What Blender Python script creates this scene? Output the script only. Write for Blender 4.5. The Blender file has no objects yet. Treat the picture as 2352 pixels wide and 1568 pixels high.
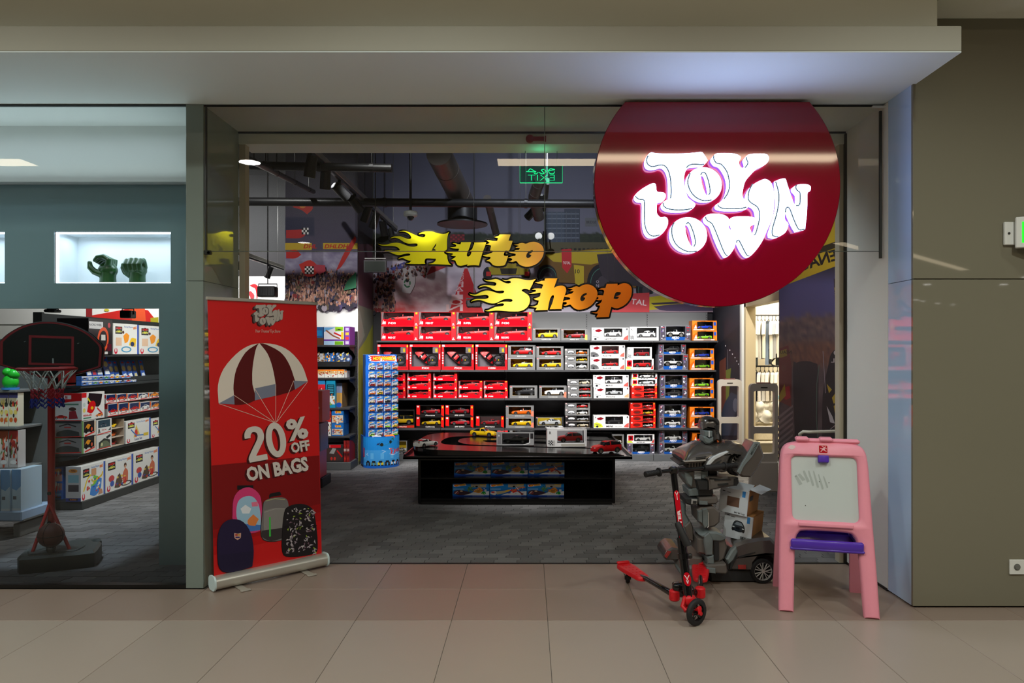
import bpy, bmesh, math, random
from mathutils import Vector, Matrix, Euler
from mathutils.geometry import tessellate_polygon
R = random.Random(7)
SC = bpy.context.scene
COL = SC.collection
F = 1650.0          # focal length in pixels of the 2352 px wide frame
VX, VY, EYE = 1214.0, 809.0, 1.672
PI = math.pi

# ---------------------------------------------------------------- camera
cam_data = bpy.data.cameras.new('camera')
cam_data.sensor_width = 36.0
cam_data.lens = F / 2352 * 36
cam_data.shift_x = (1176 - VX) / 2352
cam_data.shift_y = (VY - 784) / 2352
cam_data.clip_start = 0.05
cam = bpy.data.objects.new('camera', cam_data)
cam.location = (0, 0, EYE)
cam.rotation_euler = (PI / 2, 0, 0)
COL.objects.link(cam)
SC.camera = cam

# ---------------------------------------------------------------- world, exposure, lights
w = bpy.data.worlds.new('world')
SC.world = w
w.use_nodes = True
w.node_tree.nodes['Background'].inputs[0].default_value = (0.75, 0.8, 0.85, 1)
w.node_tree.nodes['Background'].inputs[1].default_value = 0.03
SC.view_settings.view_transform = 'Standard'
SC.view_settings.look = 'None'
SC.view_settings.exposure = 0.0
SC.view_settings.gamma = 1.0
SC.view_settings.use_curve_mapping = False
SC.cycles.max_bounces = 8
SC.cycles.diffuse_bounces = 4
SC.cycles.glossy_bounces = 4
SC.cycles.transparent_max_bounces = 16
SC.cycles.sample_clamp_indirect = 4.0
SC.cycles.use_denoising = True

def light(kind, name, loc, power, color=(1, 1, 1), rot=(0, 0, 0), size=None, size_y=None, target=None, spot=None, blend=0.5, radius=0.04):
    l = bpy.data.lights.new(name, kind)
    l.energy = power
    l.color = color
    if kind == 'AREA':
        l.shape = 'RECTANGLE' if size_y else 'DISK'
        l.size = size
        if size_y: l.size_y = size_y
    elif kind == 'SPOT':
        l.spot_size = spot; l.spot_blend = blend; l.shadow_soft_size = radius
    else:
        l.shadow_soft_size = radius
    o = bpy.data.objects.new(name, l)
    o.location = loc
    if target is not None:
        o.rotation_euler = (Vector(target) - Vector(loc)).to_track_quat('-Z', 'Y').to_euler()
    else:
        o.rotation_euler = rot
    COL.objects.link(o)
    return o

WARM = (1.0, 0.82, 0.56)
NEUT = (1.0, 0.97, 0.93)
MALL = (0.965, 1.0, 0.92)
COLD = (0.72, 0.86, 1.0)
# luminous troughs of the mall ceiling behind the camera (seen as reflections in the glass and the sign)
light('AREA', 'ceiling_trough', (2.1, -0.9, 4.6), 95, WARM, size=5.15, size_y=0.42)
light('AREA', 'ceiling_trough', (-10.2, -0.9, 4.6), 95, WARM, size=5.0, size_y=0.42)
light('AREA', 'downlight_and_fill', (-4.3, -0.9, 4.6), 14, NEUT, size=0.32)
# added corridor spots, kept out of the reflections, to brighten floor and front
for x in (-9.0, -6.0, -3.4, -0.6, 2.6, 6.4, 9.0):
    light('SPOT', 'downlight_and_fill', (x, 1.9, 4.6), 225, MALL, spot=2.6, blend=0.5, radius=0.12)
# far downlights and the diagonal trough reflected in the olive wall
for x, y in ((17.2, -31 + 9.4), (21.6, -40 + 9.4), (22.5, -41 + 9.4), (24.5, -43 + 9.4), (26, -44 + 9.4), (19.4, -28 + 9.4), (20.5, -31 + 9.4), (-6, -9), (-2, -19)):
    light('AREA', 'downlight_and_fill', (x, y, 4.6), 5, NEUT, size=0.32)
light('AREA', 'ceiling_trough', (11.9, -12.6, 4.6), 60, WARM, rot=(0, 0, math.atan2(-7.2, 7.3)), size=10.2, size_y=0.3)
# shop track spots aimed at the back shelves
for x in (-2.1, -1.3, -0.5, 0.3, 1.1, 1.9, 2.6):
    light('SPOT', 'track_and_fill_spot', (x, 9.6, 3.3), 110, NEUT, target=(x, 11.3, 1.1), spot=1.2, blend=0.8)
    light('SPOT', 'track_and_fill_spot', (x * .9, 7.7, 2.9 + .9), 330, NEUT, target=(x, 11.1, 1.0), spot=0.8, blend=0.7)  # added frontal fill that brightens the cars inside the boxes
light('SPOT', 'track_and_fill_spot', (-0.9, 6.7, 4.5), 330, (.86, .94, 1.0), target=(2.5, 5.3, 1.5), spot=0.9, blend=1.0, radius=0.7)  # added cold spot that brightens the white jamb of the portal
# added unseen cold light that brightens the window ceiling and soffit
light('AREA', 'window_fill_light', (-6.2, 5.42, 2.95), 9, (.72, .9, .95), rot=(PI + .5, 0, 0), size=7.4, size_y=.05)
# spots over the left part of the shop
for y in (7.4, 8.3, 9.3):
    light('SPOT', 'track_and_fill_spot', (-2.75 if y > 7.5 else -2.95, y, 3.5), 170, NEUT, target=(-4.75, y + .25, .9), spot=1.2, blend=0.7)
light('SPOT', 'track_and_fill_spot', (-3.9, 8.3, 3.6), 200, NEUT, target=(-3.0, 10.5, 1.3), spot=1.0, blend=0.8)
light('SPOT', 'track_and_fill_spot', (-3.5, 7.4, 4.7), 190, NEUT, target=(-3.1, 10.6, 3.2), spot=0.95, blend=1.0)
light('SPOT', 'track_and_fill_spot', (-2.2, 8.0, 3.6), 170, NEUT, target=(-2.2, 10.4, 1.0), spot=0.6, blend=0.7)
light('SPOT', 'track_and_fill_spot', (-4.0, 5.8, 3.3), 190, COLD, target=(-4.3, 6.4, .7), spot=1.35, blend=0.9)  # added cold front fill on the hoop and the gondola end
light('SPOT', 'track_and_fill_spot', (1.6, 7.0, 4.2), 90, NEUT, target=(2.9, 7.6, 1.2), spot=1.3, blend=0.8)
light('SPOT', 'track_and_fill_spot', (0.2, 7.0, 4.85), 420, (.86, .9, 1.0), target=(0.2, 11.7, 3.6), spot=1.5, blend=1.0)  # added wash that brightens the upper mural
light('SPOT', 'track_and_fill_spot', (0.0, 6.5, 4.5), 700, NEUT, target=(0.0, 8.4, .75), spot=0.62, blend=0.9)  # added frontal fill for the boxes on the track table
# ---------------------------------------------------------------- colour and materials
def s2l(v):
    v = v / 255.0
    return v / 12.92 if v <= 0.04045 else ((v + 0.055) / 1.055) ** 2.4
def lin(c): return (s2l(c[0]), s2l(c[1]), s2l(c[2]), 1.0)

MATS = {}
def mat(name, rgb=(128, 128, 128), rough=0.5, metal=0.0, spec=0.5, coat=0.0, noise=None, emit=0.0, rnd=0.0, bump=None, island=0.0):
    """Procedural Principled material; noise=(scale, amount) mottles the colour, rnd/island vary it per object / per piece."""
    if name in MATS: return MATS[name]
    m = bpy.data.materials.new(name)
    m.use_nodes = True
    nt = m.node_tree
    b = nt.nodes['Principled BSDF']
    b.inputs['Base Color'].default_value = lin(rgb)
    b.inputs['Roughness'].default_value = rough
    b.inputs['Metallic'].default_value = metal
    b.inputs['Specular IOR Level'].default_value = spec
    b.inputs['Coat Weight'].default_value = coat
    b.inputs['Coat Roughness'].default_value = 0.05
    if emit:
        b.inputs['Emission Color'].default_value = lin(rgb)
        b.inputs['Emission Strength'].default_value = emit
    fac = None
    if noise or rnd or island:
        hsv = nt.nodes.new('ShaderNodeHueSaturation')
        hsv.inputs['Color'].default_value = lin(rgb)
        nt.links.new(hsv.outputs[0], b.inputs['Base Color'])
        src = None; amt = 0
        if noise:
            tc = nt.nodes.new('ShaderNodeTexCoord')
            n = nt.nodes.new('ShaderNodeTexNoise')
            n.inputs['Scale'].default_value = noise[0]
            n.inputs['Detail'].default_value = 5
            nt.links.new(tc.outputs['Object'], n.inputs['Vector'])
            src = n.outputs['Fac']; amt = noise[1]
        if rnd or island:
            g = nt.nodes.new('ShaderNodeObjectInfo' if rnd else 'ShaderNodeNewGeometry')
            o = g.outputs['Random' if rnd else 'Random Per Island']
            if src is None:
                src = o; amt = rnd or island
            else:
                mx = nt.nodes.new('ShaderNodeMath'); mx.operation = 'ADD'
                m1 = nt.nodes.new('ShaderNodeMath'); m1.operation = 'MULTIPLY'
                m1.inputs[1].default_value = (rnd or island) / amt
                nt.links.new(o, m1.inputs[0]); nt.links.new(m1.outputs[0], mx.inputs[0]); nt.links.new(src, mx.inputs[1])
                sb = nt.nodes.new('ShaderNodeMath'); sb.operation = 'SUBTRACT'
                sb.inputs[1].default_value = 0.5 * (rnd or island) / amt
                nt.links.new(mx.outputs[0], sb.inputs[0]); src = sb.outputs[0]
        mr = nt.nodes.new('ShaderNodeMapRange')
        mr.clamp = False
        mr.inputs['From Min'].default_value = 0.0
        mr.inputs['From Max'].default_value = 1.0
        mr.inputs['To Min'].default_value = 1 - amt
        mr.inputs['To Max'].default_value = 1 + amt
        nt.links.new(src, mr.inputs['Value'])
        nt.links.new(mr.outputs[0], hsv.inputs['Value'])
    if bump:
        tc = nt.nodes.new('ShaderNodeTexCoord')
        n = nt.nodes.new('ShaderNodeTexNoise'); n.inputs['Scale'].default_value = bump[0]
        nt.links.new(tc.outputs['Object'], n.inputs['Vector'])
        bp = nt.nodes.new('ShaderNodeBump'); bp.inputs['Strength'].default_value = bump[1]; bp.inputs['Distance'].default_value = 0.004
        nt.links.new(n.outputs['Fac'], bp.inputs['Height']); nt.links.new(bp.outputs[0], b.inputs['Normal'])
    MATS[name] = m
    return m

def print_mat(name, rough=0.35, spec=0.5):
    """Flat print: colour from the mesh's own colour attribute."""
    m = mat(name, (200, 200, 200), rough, spec=spec)
    if not any(n.type == 'ATTRIBUTE' for n in m.node_tree.nodes):
        a = m.node_tree.nodes.new('ShaderNodeAttribute'); a.attribute_name = 'Col'
        m.node_tree.links.new(a.outputs['Color'], m.node_tree.nodes['Principled BSDF'].inputs['Base Color'])
    return m

def pane_mat(name, tint=(0.93, 0.97, 0.96), ior=1.5, rough=0.0, extra=0.0):
    """Thin clear pane: Fresnel mix of transparent and glossy."""
    if name in MATS: return MATS[name]
    m = bpy.data.materials.new(name); m.use_nodes = True
    nt = m.node_tree; nt.nodes.clear()
    out = nt.nodes.new('ShaderNodeOutputMaterial')
    tr = nt.nodes.new('ShaderNodeBsdfTransparent'); tr.inputs[0].default_value = (*tint, 1)
    gl = nt.nodes.new('ShaderNodeBsdfGlossy'); gl.inputs['Roughness'].default_value = rough
    fr = nt.nodes.new('ShaderNodeFresnel'); fr.inputs['IOR'].default_value = ior
    ad = nt.nodes.new('ShaderNodeMath'); ad.operation = 'ADD'; ad.inputs[1].default_value = extra
    mx = nt.nodes.new('ShaderNodeMixShader')
    nt.links.new(fr.outputs[0], ad.inputs[0]); nt.links.new(ad.outputs[0], mx.inputs[0])
    nt.links.new(tr.outputs[0], mx.inputs[1]); nt.links.new(gl.outputs[0], mx.inputs[2])
    nt.links.new(mx.outputs[0], out.inputs[0])
    MATS[name] = m
    return m

# ---------------------------------------------------------------- where a picture point lies at a given distance
def PX(px, Y): return (px - VX) * Y / F
def PZ(py, Y): return EYE - (py - VY) * Y / F
def P3(px, py, Y): return Vector((PX(px, Y), Y, PZ(py, Y)))
def FY(py): return F * EYE / (py - VY)

# ---------------------------------------------------------------- mesh builder
class MB:
    def __init__(s): s.v = []; s.f = []; s.m = []
    def add(s, vs, fs, mi=0, M=None):
        o = len(s.v)
        s.v += [tuple(M @ Vector(p)) for p in vs] if M is not None else [tuple(p) for p in vs]
        s.f += [tuple(i + o for i in f) for f in fs]
        s.m += [mi] * len(fs)
        return s
    def box(s, c, d, mi=0, rot=None, b=0.0, M=None):
        """Box at centre c, full sizes d, chamfer b."""
        hx, hy, hz = d[0] / 2, d[1] / 2, d[2] / 2
        b = min(b, hx * .9, hy * .9, hz * .9)
        T = Matrix.Translation(c)
        if rot is not None: T = T @ Euler(rot).to_matrix().to_4x4()
        if M is not None: T = M @ T
        if b <= 0:
            vs = [(x, y, z) for x in (-hx, hx) for y in (-hy, hy) for z in (-hz, hz)]
            fs = [(0, 1, 3, 2), (4, 6, 7, 5), (0, 4, 5, 1), (2, 3, 7, 6), (0, 2, 6, 4), (1, 5, 7, 3)]
            return s.add(vs, fs, mi, T)
        vs = []; ix = {}
        for sx in (-1, 1):
            for sy in (-1, 1):
                for sz in (-1, 1):
                    for a in range(3):
                        p = [sx * (hx - b), sy * (hy - b), sz * (hz - b)]
                        p[a] += (sx, sy, sz)[a] * b
                        ix[(sx, sy, sz, a)] = len(vs); vs.append(p)
        fs = []
        q = [(-1, -1), (1, -1), (1, 1), (-1, 1)]
        for a in range(3):
            for sg in (-1, 1):
                l = []
                for u, v in q:
                    k = [0, 0, 0]; k[a] = sg; k[(a + 1) % 3] = u; k[(a + 2) % 3] = v
                    l.append(ix[(*k, a)])
                fs.append(tuple(l if sg > 0 else l[::-1]))
        for a in range(3):
            e, g = (a + 1) % 3, (a + 2) % 3
            for u in (-1, 1):
                for v in (-1, 1):
                    k0 = [0, 0, 0]; k1 = [0, 0, 0]
                    k0[a] = -1; k1[a] = 1; k0[e] = k1[e] = u; k0[g] = k1[g] = v
                    l = (ix[(*k0, e)], ix[(*k1, e)], ix[(*k1, g)], ix[(*k0, g)])
                    fs.append(l if u * v > 0 else l[::-1])
        for sx in (-1, 1):
            for sy in (-1, 1):
                for sz in (-1, 1):
                    l = tuple(ix[(sx, sy, sz, a)] for a in range(3))
                    fs.append(l if sx * sy * sz > 0 else l[::-1])
        return s.add(vs, fs, mi, T)
    def bb(s, x0, x1, y0, y1, z0, z1, mi=0, b=0.0):
        return s.box(((x0 + x1) / 2, (y0 + y1) / 2, (z0 + z1) / 2), (abs(x1 - x0), abs(y1 - y0), abs(z1 - z0)), mi, b=b)
    def cyl(s, p0, p1, r0, r1=None, n=12, mi=0, cap=True):
        r1 = r0 if r1 is None else r1
        p0 = Vector(p0); p1 = Vector(p1)
        d = (p1 - p0)
        q = d.to_track_quat('Z', 'Y').to_matrix()
        vs = []
        for p, r in ((p0, r0), (p1, r1)):
            vs += [p + q @ Vector((r * math.cos(2 * PI * i / n), r * math.sin(2 * PI * i / n), 0)) for i in range(n)]
        fs = [(i, (i + 1) % n, n + (i + 1) % n, n + i) for i in range(n)]
        if cap: fs += [tuple(range(n - 1, -1, -1)), tuple(range(n, 2 * n))]
        return s.add(vs, fs, mi)
    def tube(s, pts, r, n=8, mi=0, closed=False):
        pts = [Vector(p) for p in pts]
        rs = r if isinstance(r, (list, tuple)) else [r] * len(pts)
        N = len(pts); vs = []; up = None
        for i, p in enumerate(pts):
            a = pts[(i - 1) % N] if closed or i > 0 else p
            c = pts[(i + 1) % N] if closed or i < N - 1 else p
            t = (c - a).normalized()
            if up is None:
                up = Vector((0, 0, 1)) if abs(t.z) < .9 else Vector((1, 0, 0))
            u = (up - t * up.dot(t)).normalized(); up = u
            w_ = t.cross(u)
            vs += [p + (u * math.cos(2 * PI * k / n) + w_ * math.sin(2 * PI * k / n)) * rs[i] for k in range(n)]
        fs = []
        for i in range(N if closed else N - 1):
            j = (i + 1) % N
            fs += [(i * n + k, i * n + (k + 1) % n, j * n + (k + 1) % n, j * n + k) for k in range(n)]
        if not closed: fs += [tuple(range(n - 1, -1, -1)), tuple(range((N - 1) * n, N * n))]
        return s.add(vs, fs, mi)
    def lathe(s, prof, o=(0, 0, 0), axis='Z', n=20, mi=0, sx=1, sy=1, caps=True):
        """prof: (radius, height) list turned about an axis through o."""
        o = Vector(o); vs = []
        for r, h in prof:
            for k in range(n):
                a = 2 * PI * k / n
                p = (r * math.cos(a) * sx, r * math.sin(a) * sy, h)
                if axis == 'Y': p = (p[0], p[2], p[1])
                elif axis == 'X': p = (p[2], p[0], p[1])
                vs.append(o + Vector(p))
        N = len(prof)
        fs = [(i * n + k, i * n + (k + 1) % n, (i + 1) * n + (k + 1) % n, (i + 1) * n + k) for i in range(N - 1) for k in range(n)]
        if caps and prof[0][0] > 1e-6: fs.append(tuple(range(n - 1, -1, -1)))
        if caps and prof[-1][0] > 1e-6: fs.append(tuple(range((N - 1) * n, N * n)))
        return s.add(vs, fs, mi)
    def sphere(s, c, r, n=16, mi=0, sc=(1, 1, 1)):
        m = n // 2
        prof = [(max(1e-7, math.sin(PI * i / m)), -math.cos(PI * i / m)) for i in range(m + 1)]
        b = MB().lathe(prof, n=n)
        M = Matrix.Translation(c) @ Matrix.Diagonal((r * sc[0], r * sc[1], r * sc[2], 1))
        return s.add(b.v, b.f, mi, M)
    def prism(s, loops, d0, d1, mi=0, fn=None, side_mi=None, ch=0.0):
        """loops: outer 2D loop then holes; extruded along y from d0 to d1 (front at d0); fn maps (u, y, v) to 3D; ch chamfers the front."""
        if isinstance(loops[0][0], (int, float)): loops = [loops]
        fn = fn or (lambda u, y, v: (u, y, v))
        flat = [p for l in loops for p in l]
        tris = tessellate_polygon([[Vector((p[0], p[1], 0)) for p in l] for l in loops])
        n = len(flat)
        front = flat
        if ch:
            front = []
            for li, l in enumerate(loops):
                A = sum(l[i][0] * l[(i + 1) % len(l)][1] - l[(i + 1) % len(l)][0] * l[i][1] for i in range(len(l)))
                sg = (1 if A > 0 else -1)
                for i in range(len(l)):
                    a = Vector(l[i - 1][:2]); p = Vector(l[i][:2]); c = Vector(l[(i + 1) % len(l)][:2])
                    e = ((p - a).normalized() + (c - p).normalized())
                    if e.length < 1e-6: e = Vector((1, 0))
                    e.normalize()
                    q = p + Vector((-e.y, e.x)) * sg * (ch if li == 0 else -ch)
                    front.append((q.x, q.y))
        vs = [fn(p[0], d0, p[1]) for p in front]
        rings = [0]
        if ch:
            rings.append(len(vs)); vs += [fn(p[0], d0 + (ch if d1 > d0 else -ch), p[1]) for p in flat]
        rings.append(len(vs)); vs += [fn(p[0], d1, p[1]) for p in flat]
        fs = [tuple(t) for t in tris] + [tuple(i + rings[-1] for i in t[::-1]) for t in tris]
        mis = [mi] * len(fs)
        o = 0
        for l in loops:
            k = len(l)
            for a, b in zip(rings, rings[1:]):
                for i in range(k):
                    j = (i + 1) % k
                    fs.append((a + o + i, a + o + j, b + o + j, b + o + i))
                    mis.append(mi if side_mi is None else side_mi)
            o += k
        base = len(s.v)
        s.v += [tuple(p) for p in vs]; s.f += [tuple(i + base for i in f) for f in fs]; s.m += mis
        return s
    def mesh(s, name, mats, smooth=None):
        me = bpy.data.meshes.new(name)
        me.from_pydata(s.v, [], s.f)
        for m in (mats if isinstance(mats, (list, tuple)) else [mats]): me.materials.append(m)
        me.polygons.foreach_set('material_index', s.m)
        bm = bmesh.new(); bm.from_mesh(me)
        bmesh.ops.recalc_face_normals(bm, faces=bm.faces)
        bm.to_mesh(me); bm.free()
        if smooth:
            me.polygons.foreach_set('use_smooth', [True] * len(me.polygons))
            me.set_sharp_from_angle(angle=math.radians(smooth))
        me.update()
        return me

def link(name, data, parent=None, loc=None, rot=None, label=None, cat=None, group=None, kind=None):
    o = bpy.data.objects.new(name, data)
    COL.objects.link(o)
    if parent is not None: o.parent = parent
    if loc is not None: o.location = loc
    if rot is not None: o.rotation_euler = rot
    if label: o['label'] = label
    if cat: o['category'] = cat
    if group: o['group'] = group
    if kind: o['kind'] = kind
    return o
def obj(name, mb, mats, parent=None, smooth=None, **k):
    return link(name, mb.mesh(name, mats, smooth), parent, **k)
def empty(name, loc=(0, 0, 0), rot=(0, 0, 0), **k):
    return link(name, None, loc=loc, rot=rot, **k)
def copy_tree(o, parent=None, **k):
    c = o.copy(); COL.objects.link(c)
    if parent is not None: c.parent = parent
    for ch in list(o.children): copy_tree(ch, c)
    for a in ('label', 'category', 'group'):
        if a in k: c[a] = k[a]
    if 'loc' in k: c.location = k['loc']
    if 'rot' in k: c.rotation_euler = k['rot']
    return c

def smooth_loop(pts, sub=3, corner=68, closed=True):
    """Catmull-Rom through the points, keeping sharp corners."""
    n = len(pts); P = [Vector((p[0], p[1])) for p in pts]
    def ang(i):
        if not closed and i in (0, n - 1): return 180
        a = P[i] - P[i - 1]; b = P[(i + 1) % n] - P[i]
        if a.length < 1e-9 or b.length < 1e-9: return 180
        return abs(math.degrees(a.angle(b, 0)))
    cor = [ang(i) > corner for i in range(n)]
    out = []
    for i in range(n if closed else n - 1):
        p1, p2 = P[i], P[(i + 1) % n]
        p0 = P[i - 1] if not cor[i] else p1 * 2 - p2
        p3 = P[(i + 2) % n] if not cor[(i + 1) % n] else p2 * 2 - p1
        if not closed:
            if i == 0: p0 = p1 * 2 - p2
            if i == n - 2: p3 = p2 * 2 - p1
        for k in range(sub):
            t = k / sub
            q = 0.5 * ((2 * p1) + (p2 - p0) * t + (2 * p0 - 5 * p1 + 4 * p2 - p3) * t * t + (3 * p1 - p0 - 3 * p2 + p3) * t ** 3)
            out.append((q.x, q.y))
    if not closed: out.append(tuple(P[-1]))
    return out
def ellipse(cx, cy, rx, ry, n=32, a0=0, a1=2 * PI, rot=0):
    full = abs(a1 - a0 - 2 * PI) < 1e-6
    out = []
    for i in range(n):
        a = a0 + (a1 - a0) * i / (n if full else n - 1)
        x, y = rx * math.cos(a), ry * math.sin(a)
        out.append((cx + x * math.cos(rot) - y * math.sin(rot), cy + x * math.sin(rot) + y * math.cos(rot)))
    return out
def rrect(x0, y0, x1, y1, r, n=4):
    out = []
    for cx, cy, a in ((x1 - r, y1 - r, 0), (x0 + r, y1 - r, 90), (x0 + r, y0 + r, 180), (x1 - r, y0 + r, 270)):
        for i in range(n + 1):
            t = math.radians(a + 90 * i / n)
            out.append((cx + r * math.cos(t), cy + r * math.sin(t)))
    return out

_TX = {}
def text_geo(t, bold=0.0):
    """Flat lettering from the built-in font: (vertices with cap height 1, faces, width)."""
    key = (t, bold)
    if key in _TX: return _TX[key]
    cu = bpy.data.curves.new('lettering', 'FONT')
    cu.body = t; cu.resolution_u = 2; cu.offset = bold
    o = bpy.data.objects.new('lettering', cu)
    me = o.to_mesh()
    vs = [(v.co.x / 0.69, v.co.y / 0.69) for v in me.vertices]
    fs = [tuple(p.vertices) for p in me.polygons]
    o.to_mesh_clear()
    bpy.data.objects.remove(o); bpy.data.curves.remove(cu)
    x0 = min(v[0] for v in vs) if vs else 0
    x1 = max(v[0] for v in vs) if vs else 1
    vs = [(x - x0, y) for x, y in vs]
    _TX[key] = (vs, fs, x1 - x0)
    return _TX[key]

from mathutils import noise as _nz
def fbm(x, y, o=5, z=0.0):
    a = 0; k = 1; t = 0
    for i in range(o):
        a += k * _nz.noise(Vector((x, y, z + i * 7.3))); t += k; k *= .55; x *= 2.05; y *= 2.05
    return a / t
def mixc(a, b, t):
    t = max(0.0, min(1.0, t)); return tuple(p + (q - p) * t for p, q in zip(a, b))
def sstep(a, b, x):
    t = max(0.0, min(1.0, (x - a) / (b - a))); return t * t * (3 - 2 * t)

class Pr:
    """Flat print built from coloured polygons, each a hair proud of the last. mp maps drawing (x, y) to (u, v); T maps (u, h, v) to 3D."""
    DZ = 5e-5
    def __init__(s, mp=None, T=None, base=0.0006):
        s.v = []; s.f = []; s.c = []; s.k = 0; s.base = base
        s.mp = mp or (lambda x, y: (x, y)); s.T = T or (lambda u, h, v: (u, -h, v))
    def _add(s, vs, fs, col):
        o = len(s.v); h = s.base + s.k * s.DZ; s.k += 1
        for x, y in vs:
            u, v = s.mp(x, y); s.v.append(s.T(u, h, v))
        s.f += [tuple(i + o for i in f) for f in fs]
        s.c += [lin(col)] * len(fs)
        return s
    def poly(s, pts, col, holes=()):
        loops = [pts] + list(holes)
        if len(pts) == 4 and not holes: return s._add(pts, [(0, 1, 2, 3)], col)
        t = tessellate_polygon([[Vector((p[0], p[1], 0)) for p in l] for l in loops])
        return s._add([p for l in loops for p in l], t, col)
    def curve(s, pts, col, sub=3, corner=68): return s.poly(smooth_loop(pts, sub, corner), col)
    def rect(s, x0, y0, x1, y1, col): return s._add([(x0, y0), (x1, y0), (x1, y1), (x0, y1)], [(0, 1, 2, 3)], col)
    def ell(s, cx, cy, rx, ry, col, n=16, rot=0): return s._add(ellipse(cx, cy, rx, ry, n, rot=rot), [tuple(range(n))], col)
    def line(s, pts, w, col):
        for a, b in zip(pts, pts[1:]):
            a = Vector(a); b = Vector(b); d = b - a
            if d.length < 1e-9: continue
            n = Vector((-d.y, d.x)).normalized() * w / 2
            s._add([tuple(a + n), tuple(b + n), tuple(b - n), tuple(a - n)], [(0, 1, 2, 3)], col); s.k -= 1
        s.k += 1
        return s
    def text(s, t, x, y, h, col, al='l', w=None, rot=0.0, shear=0.0, bold=0.015, down=False, mirror=False):
        """x, y = baseline point; h = cap height; down=True when the drawing's y grows downwards."""
        vs, fs, tw = text_geo(t, bold)
        k = (w / tw / h) if w else 1.0
        W = tw * h * k
        ox = {'l': 0, 'c': -W / 2, 'r': -W}[al]
        out = []
        for a, b in vs:
            a = (tw - a) if mirror else a
            p = a * h * k + shear * b * h + ox; q = b * h
            if down: q = -q
            out.append((x + p * math.cos(rot) - q * math.sin(rot), y + p * math.sin(rot) + q * math.cos(rot)))
        return s._add(out, fs, col)
    def car(s, x, y, w, col, sg=1, glass=(30, 32, 40), down=False, suv=False):
        """Side view of a small printed car, wheels on the line y."""
        d = -1 if down else 1
        H = 0.36 if suv else 0.29
        body = [(0, .08), (.02, .16), (.14, .19), (.26, .21), (.38, H), (.62, H + .01), (.8, .22), (.97, .2), (1, .1), (.98, .06), (.02, .05)]
        q = lambda a, b: (x + (a if sg > 0 else 1 - a) * w, y + d * b * w)
        s.poly([q(*p) for p in body], col)
        s.poly([q(*p) for p in ((.3, .205), (.4, H - .025), (.6, H - .015), (.73, .215))], glass)
        for a in (.2, .8):
            c = q(a, .075)
            s.ell(c[0], c[1], .085 * w, .085 * w, (22, 22, 24), 12)
            s.ell(c[0], c[1], .05 * w, .05 * w, (170, 172, 178), 10)
        return s
    def grid(s, x0, y0, x1, y1, nx, ny, fn):
        """Softly shaded print: a lattice coloured point by point."""
        o = len(s.v); h = s.base + s.k * s.DZ; s.k += 1
        cs = []
        for j in range(ny + 1):
            for i in range(nx + 1):
                x = x0 + (x1 - x0) * i / nx; y = y0 + (y1 - y0) * j / ny
                u, v = s.mp(x, y); s.v.append(s.T(u, h, v)); cs.append(lin(fn(x, y)))
        for j in range(ny):
            for i in range(nx):
                q = (j * (nx + 1) + i, j * (nx + 1) + i + 1, (j + 1) * (nx + 1) + i + 1, (j + 1) * (nx + 1) + i)
                s.f.append(tuple(a + o for a in q)); s.c.append([cs[a] for a in q])
        return s
    def mesh(s, name, m):
        me = bpy.data.meshes.new(name)
        me.from_pydata(s.v, [], s.f)
        me.materials.append(m)
        ca = me.color_attributes.new('Col', 'FLOAT_COLOR', 'CORNER')
        vals = []
        for p, c in zip(me.polygons, s.c):
            if isinstance(c, list):
                for q in c: vals += list(q)
            else: vals += list(c) * p.loop_total
        ca.data.foreach_set('color', vals)
        me.update()
        return me
    def obj(s, name, m, parent=None, **k): return link(name, s.mesh(name, m), parent, **k)

PRINT = print_mat('printed_card')
PRINT_GLOSS = print_mat('printed_gloss', 0.15)
PRINT_MATT = print_mat('printed_vinyl', 0.6, 0.3)
ORD = ['first', 'second', 'third', 'fourth', 'fifth', 'sixth', 'seventh', 'eighth', 'ninth', 'tenth', 'eleventh', 'twelfth', 'thirteenth', 'fourteenth', 'fifteenth']
# ================================================================ THE SETTING
YG, YI, YR = 5.08, 5.70, 4.70        # glass line, inner frame line, front of the right hand wall
XL, XR = -2.30, 2.515                # portal sides
ZS = 3.427                           # underside of the canopy
ZC = 5.0                             # dark shop ceiling
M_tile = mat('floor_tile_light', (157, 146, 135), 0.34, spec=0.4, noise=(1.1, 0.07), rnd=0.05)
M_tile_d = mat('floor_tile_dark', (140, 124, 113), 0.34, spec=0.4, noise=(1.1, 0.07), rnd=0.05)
M_grout = mat('floor_grout', (88, 84, 78), 0.8)
M_wallR = mat('lacquer_olive', (124, 121, 105), 0.025, spec=0.35, noise=(0.8, 0.03))
M_pillar = mat('lacquer_grey', (122, 134, 128), 0.16, spec=0.5, noise=(0.8, 0.03))
M_jamb = mat('backpainted_glass_grey', (150, 160, 146), 0.04, spec=0.75)
M_white = mat('plaster_white', (226, 227, 222), 0.6, noise=(2, 0.02))
M_canopy = mat('plaster_canopy_dim', (180, 180, 168), 0.65, noise=(1.2, 0.03))  # same plaster as the soffit; the fascia's weaker light is put into this tone
M_bulk = mat('plaster_bulkhead', (224, 226, 212), 0.7, noise=(1.2, 0.03))
M_frame = mat('plaster_frame', (226, 228, 216), 0.6, noise=(1.5, 0.03))
M_trimc = mat('cream_trim', (190, 182, 160), 0.5)
M_dark = mat('dark_void', (18, 18, 19), 0.9)
M_black = mat('black_channel', (8, 8, 8), 0.4)
M_panel = mat('window_backing_grey', (132, 158, 162), 0.35, spec=0.3, noise=(1, 0.03))
M_ceil = mat('shop_ceiling_dark', (40, 40, 43), 0.9, noise=(3, 0.1))
M_paver = mat('carpet_paver', (106, 106, 107), 0.9, spec=0.15, rnd=0.22, noise=(60, 0.12))
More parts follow.
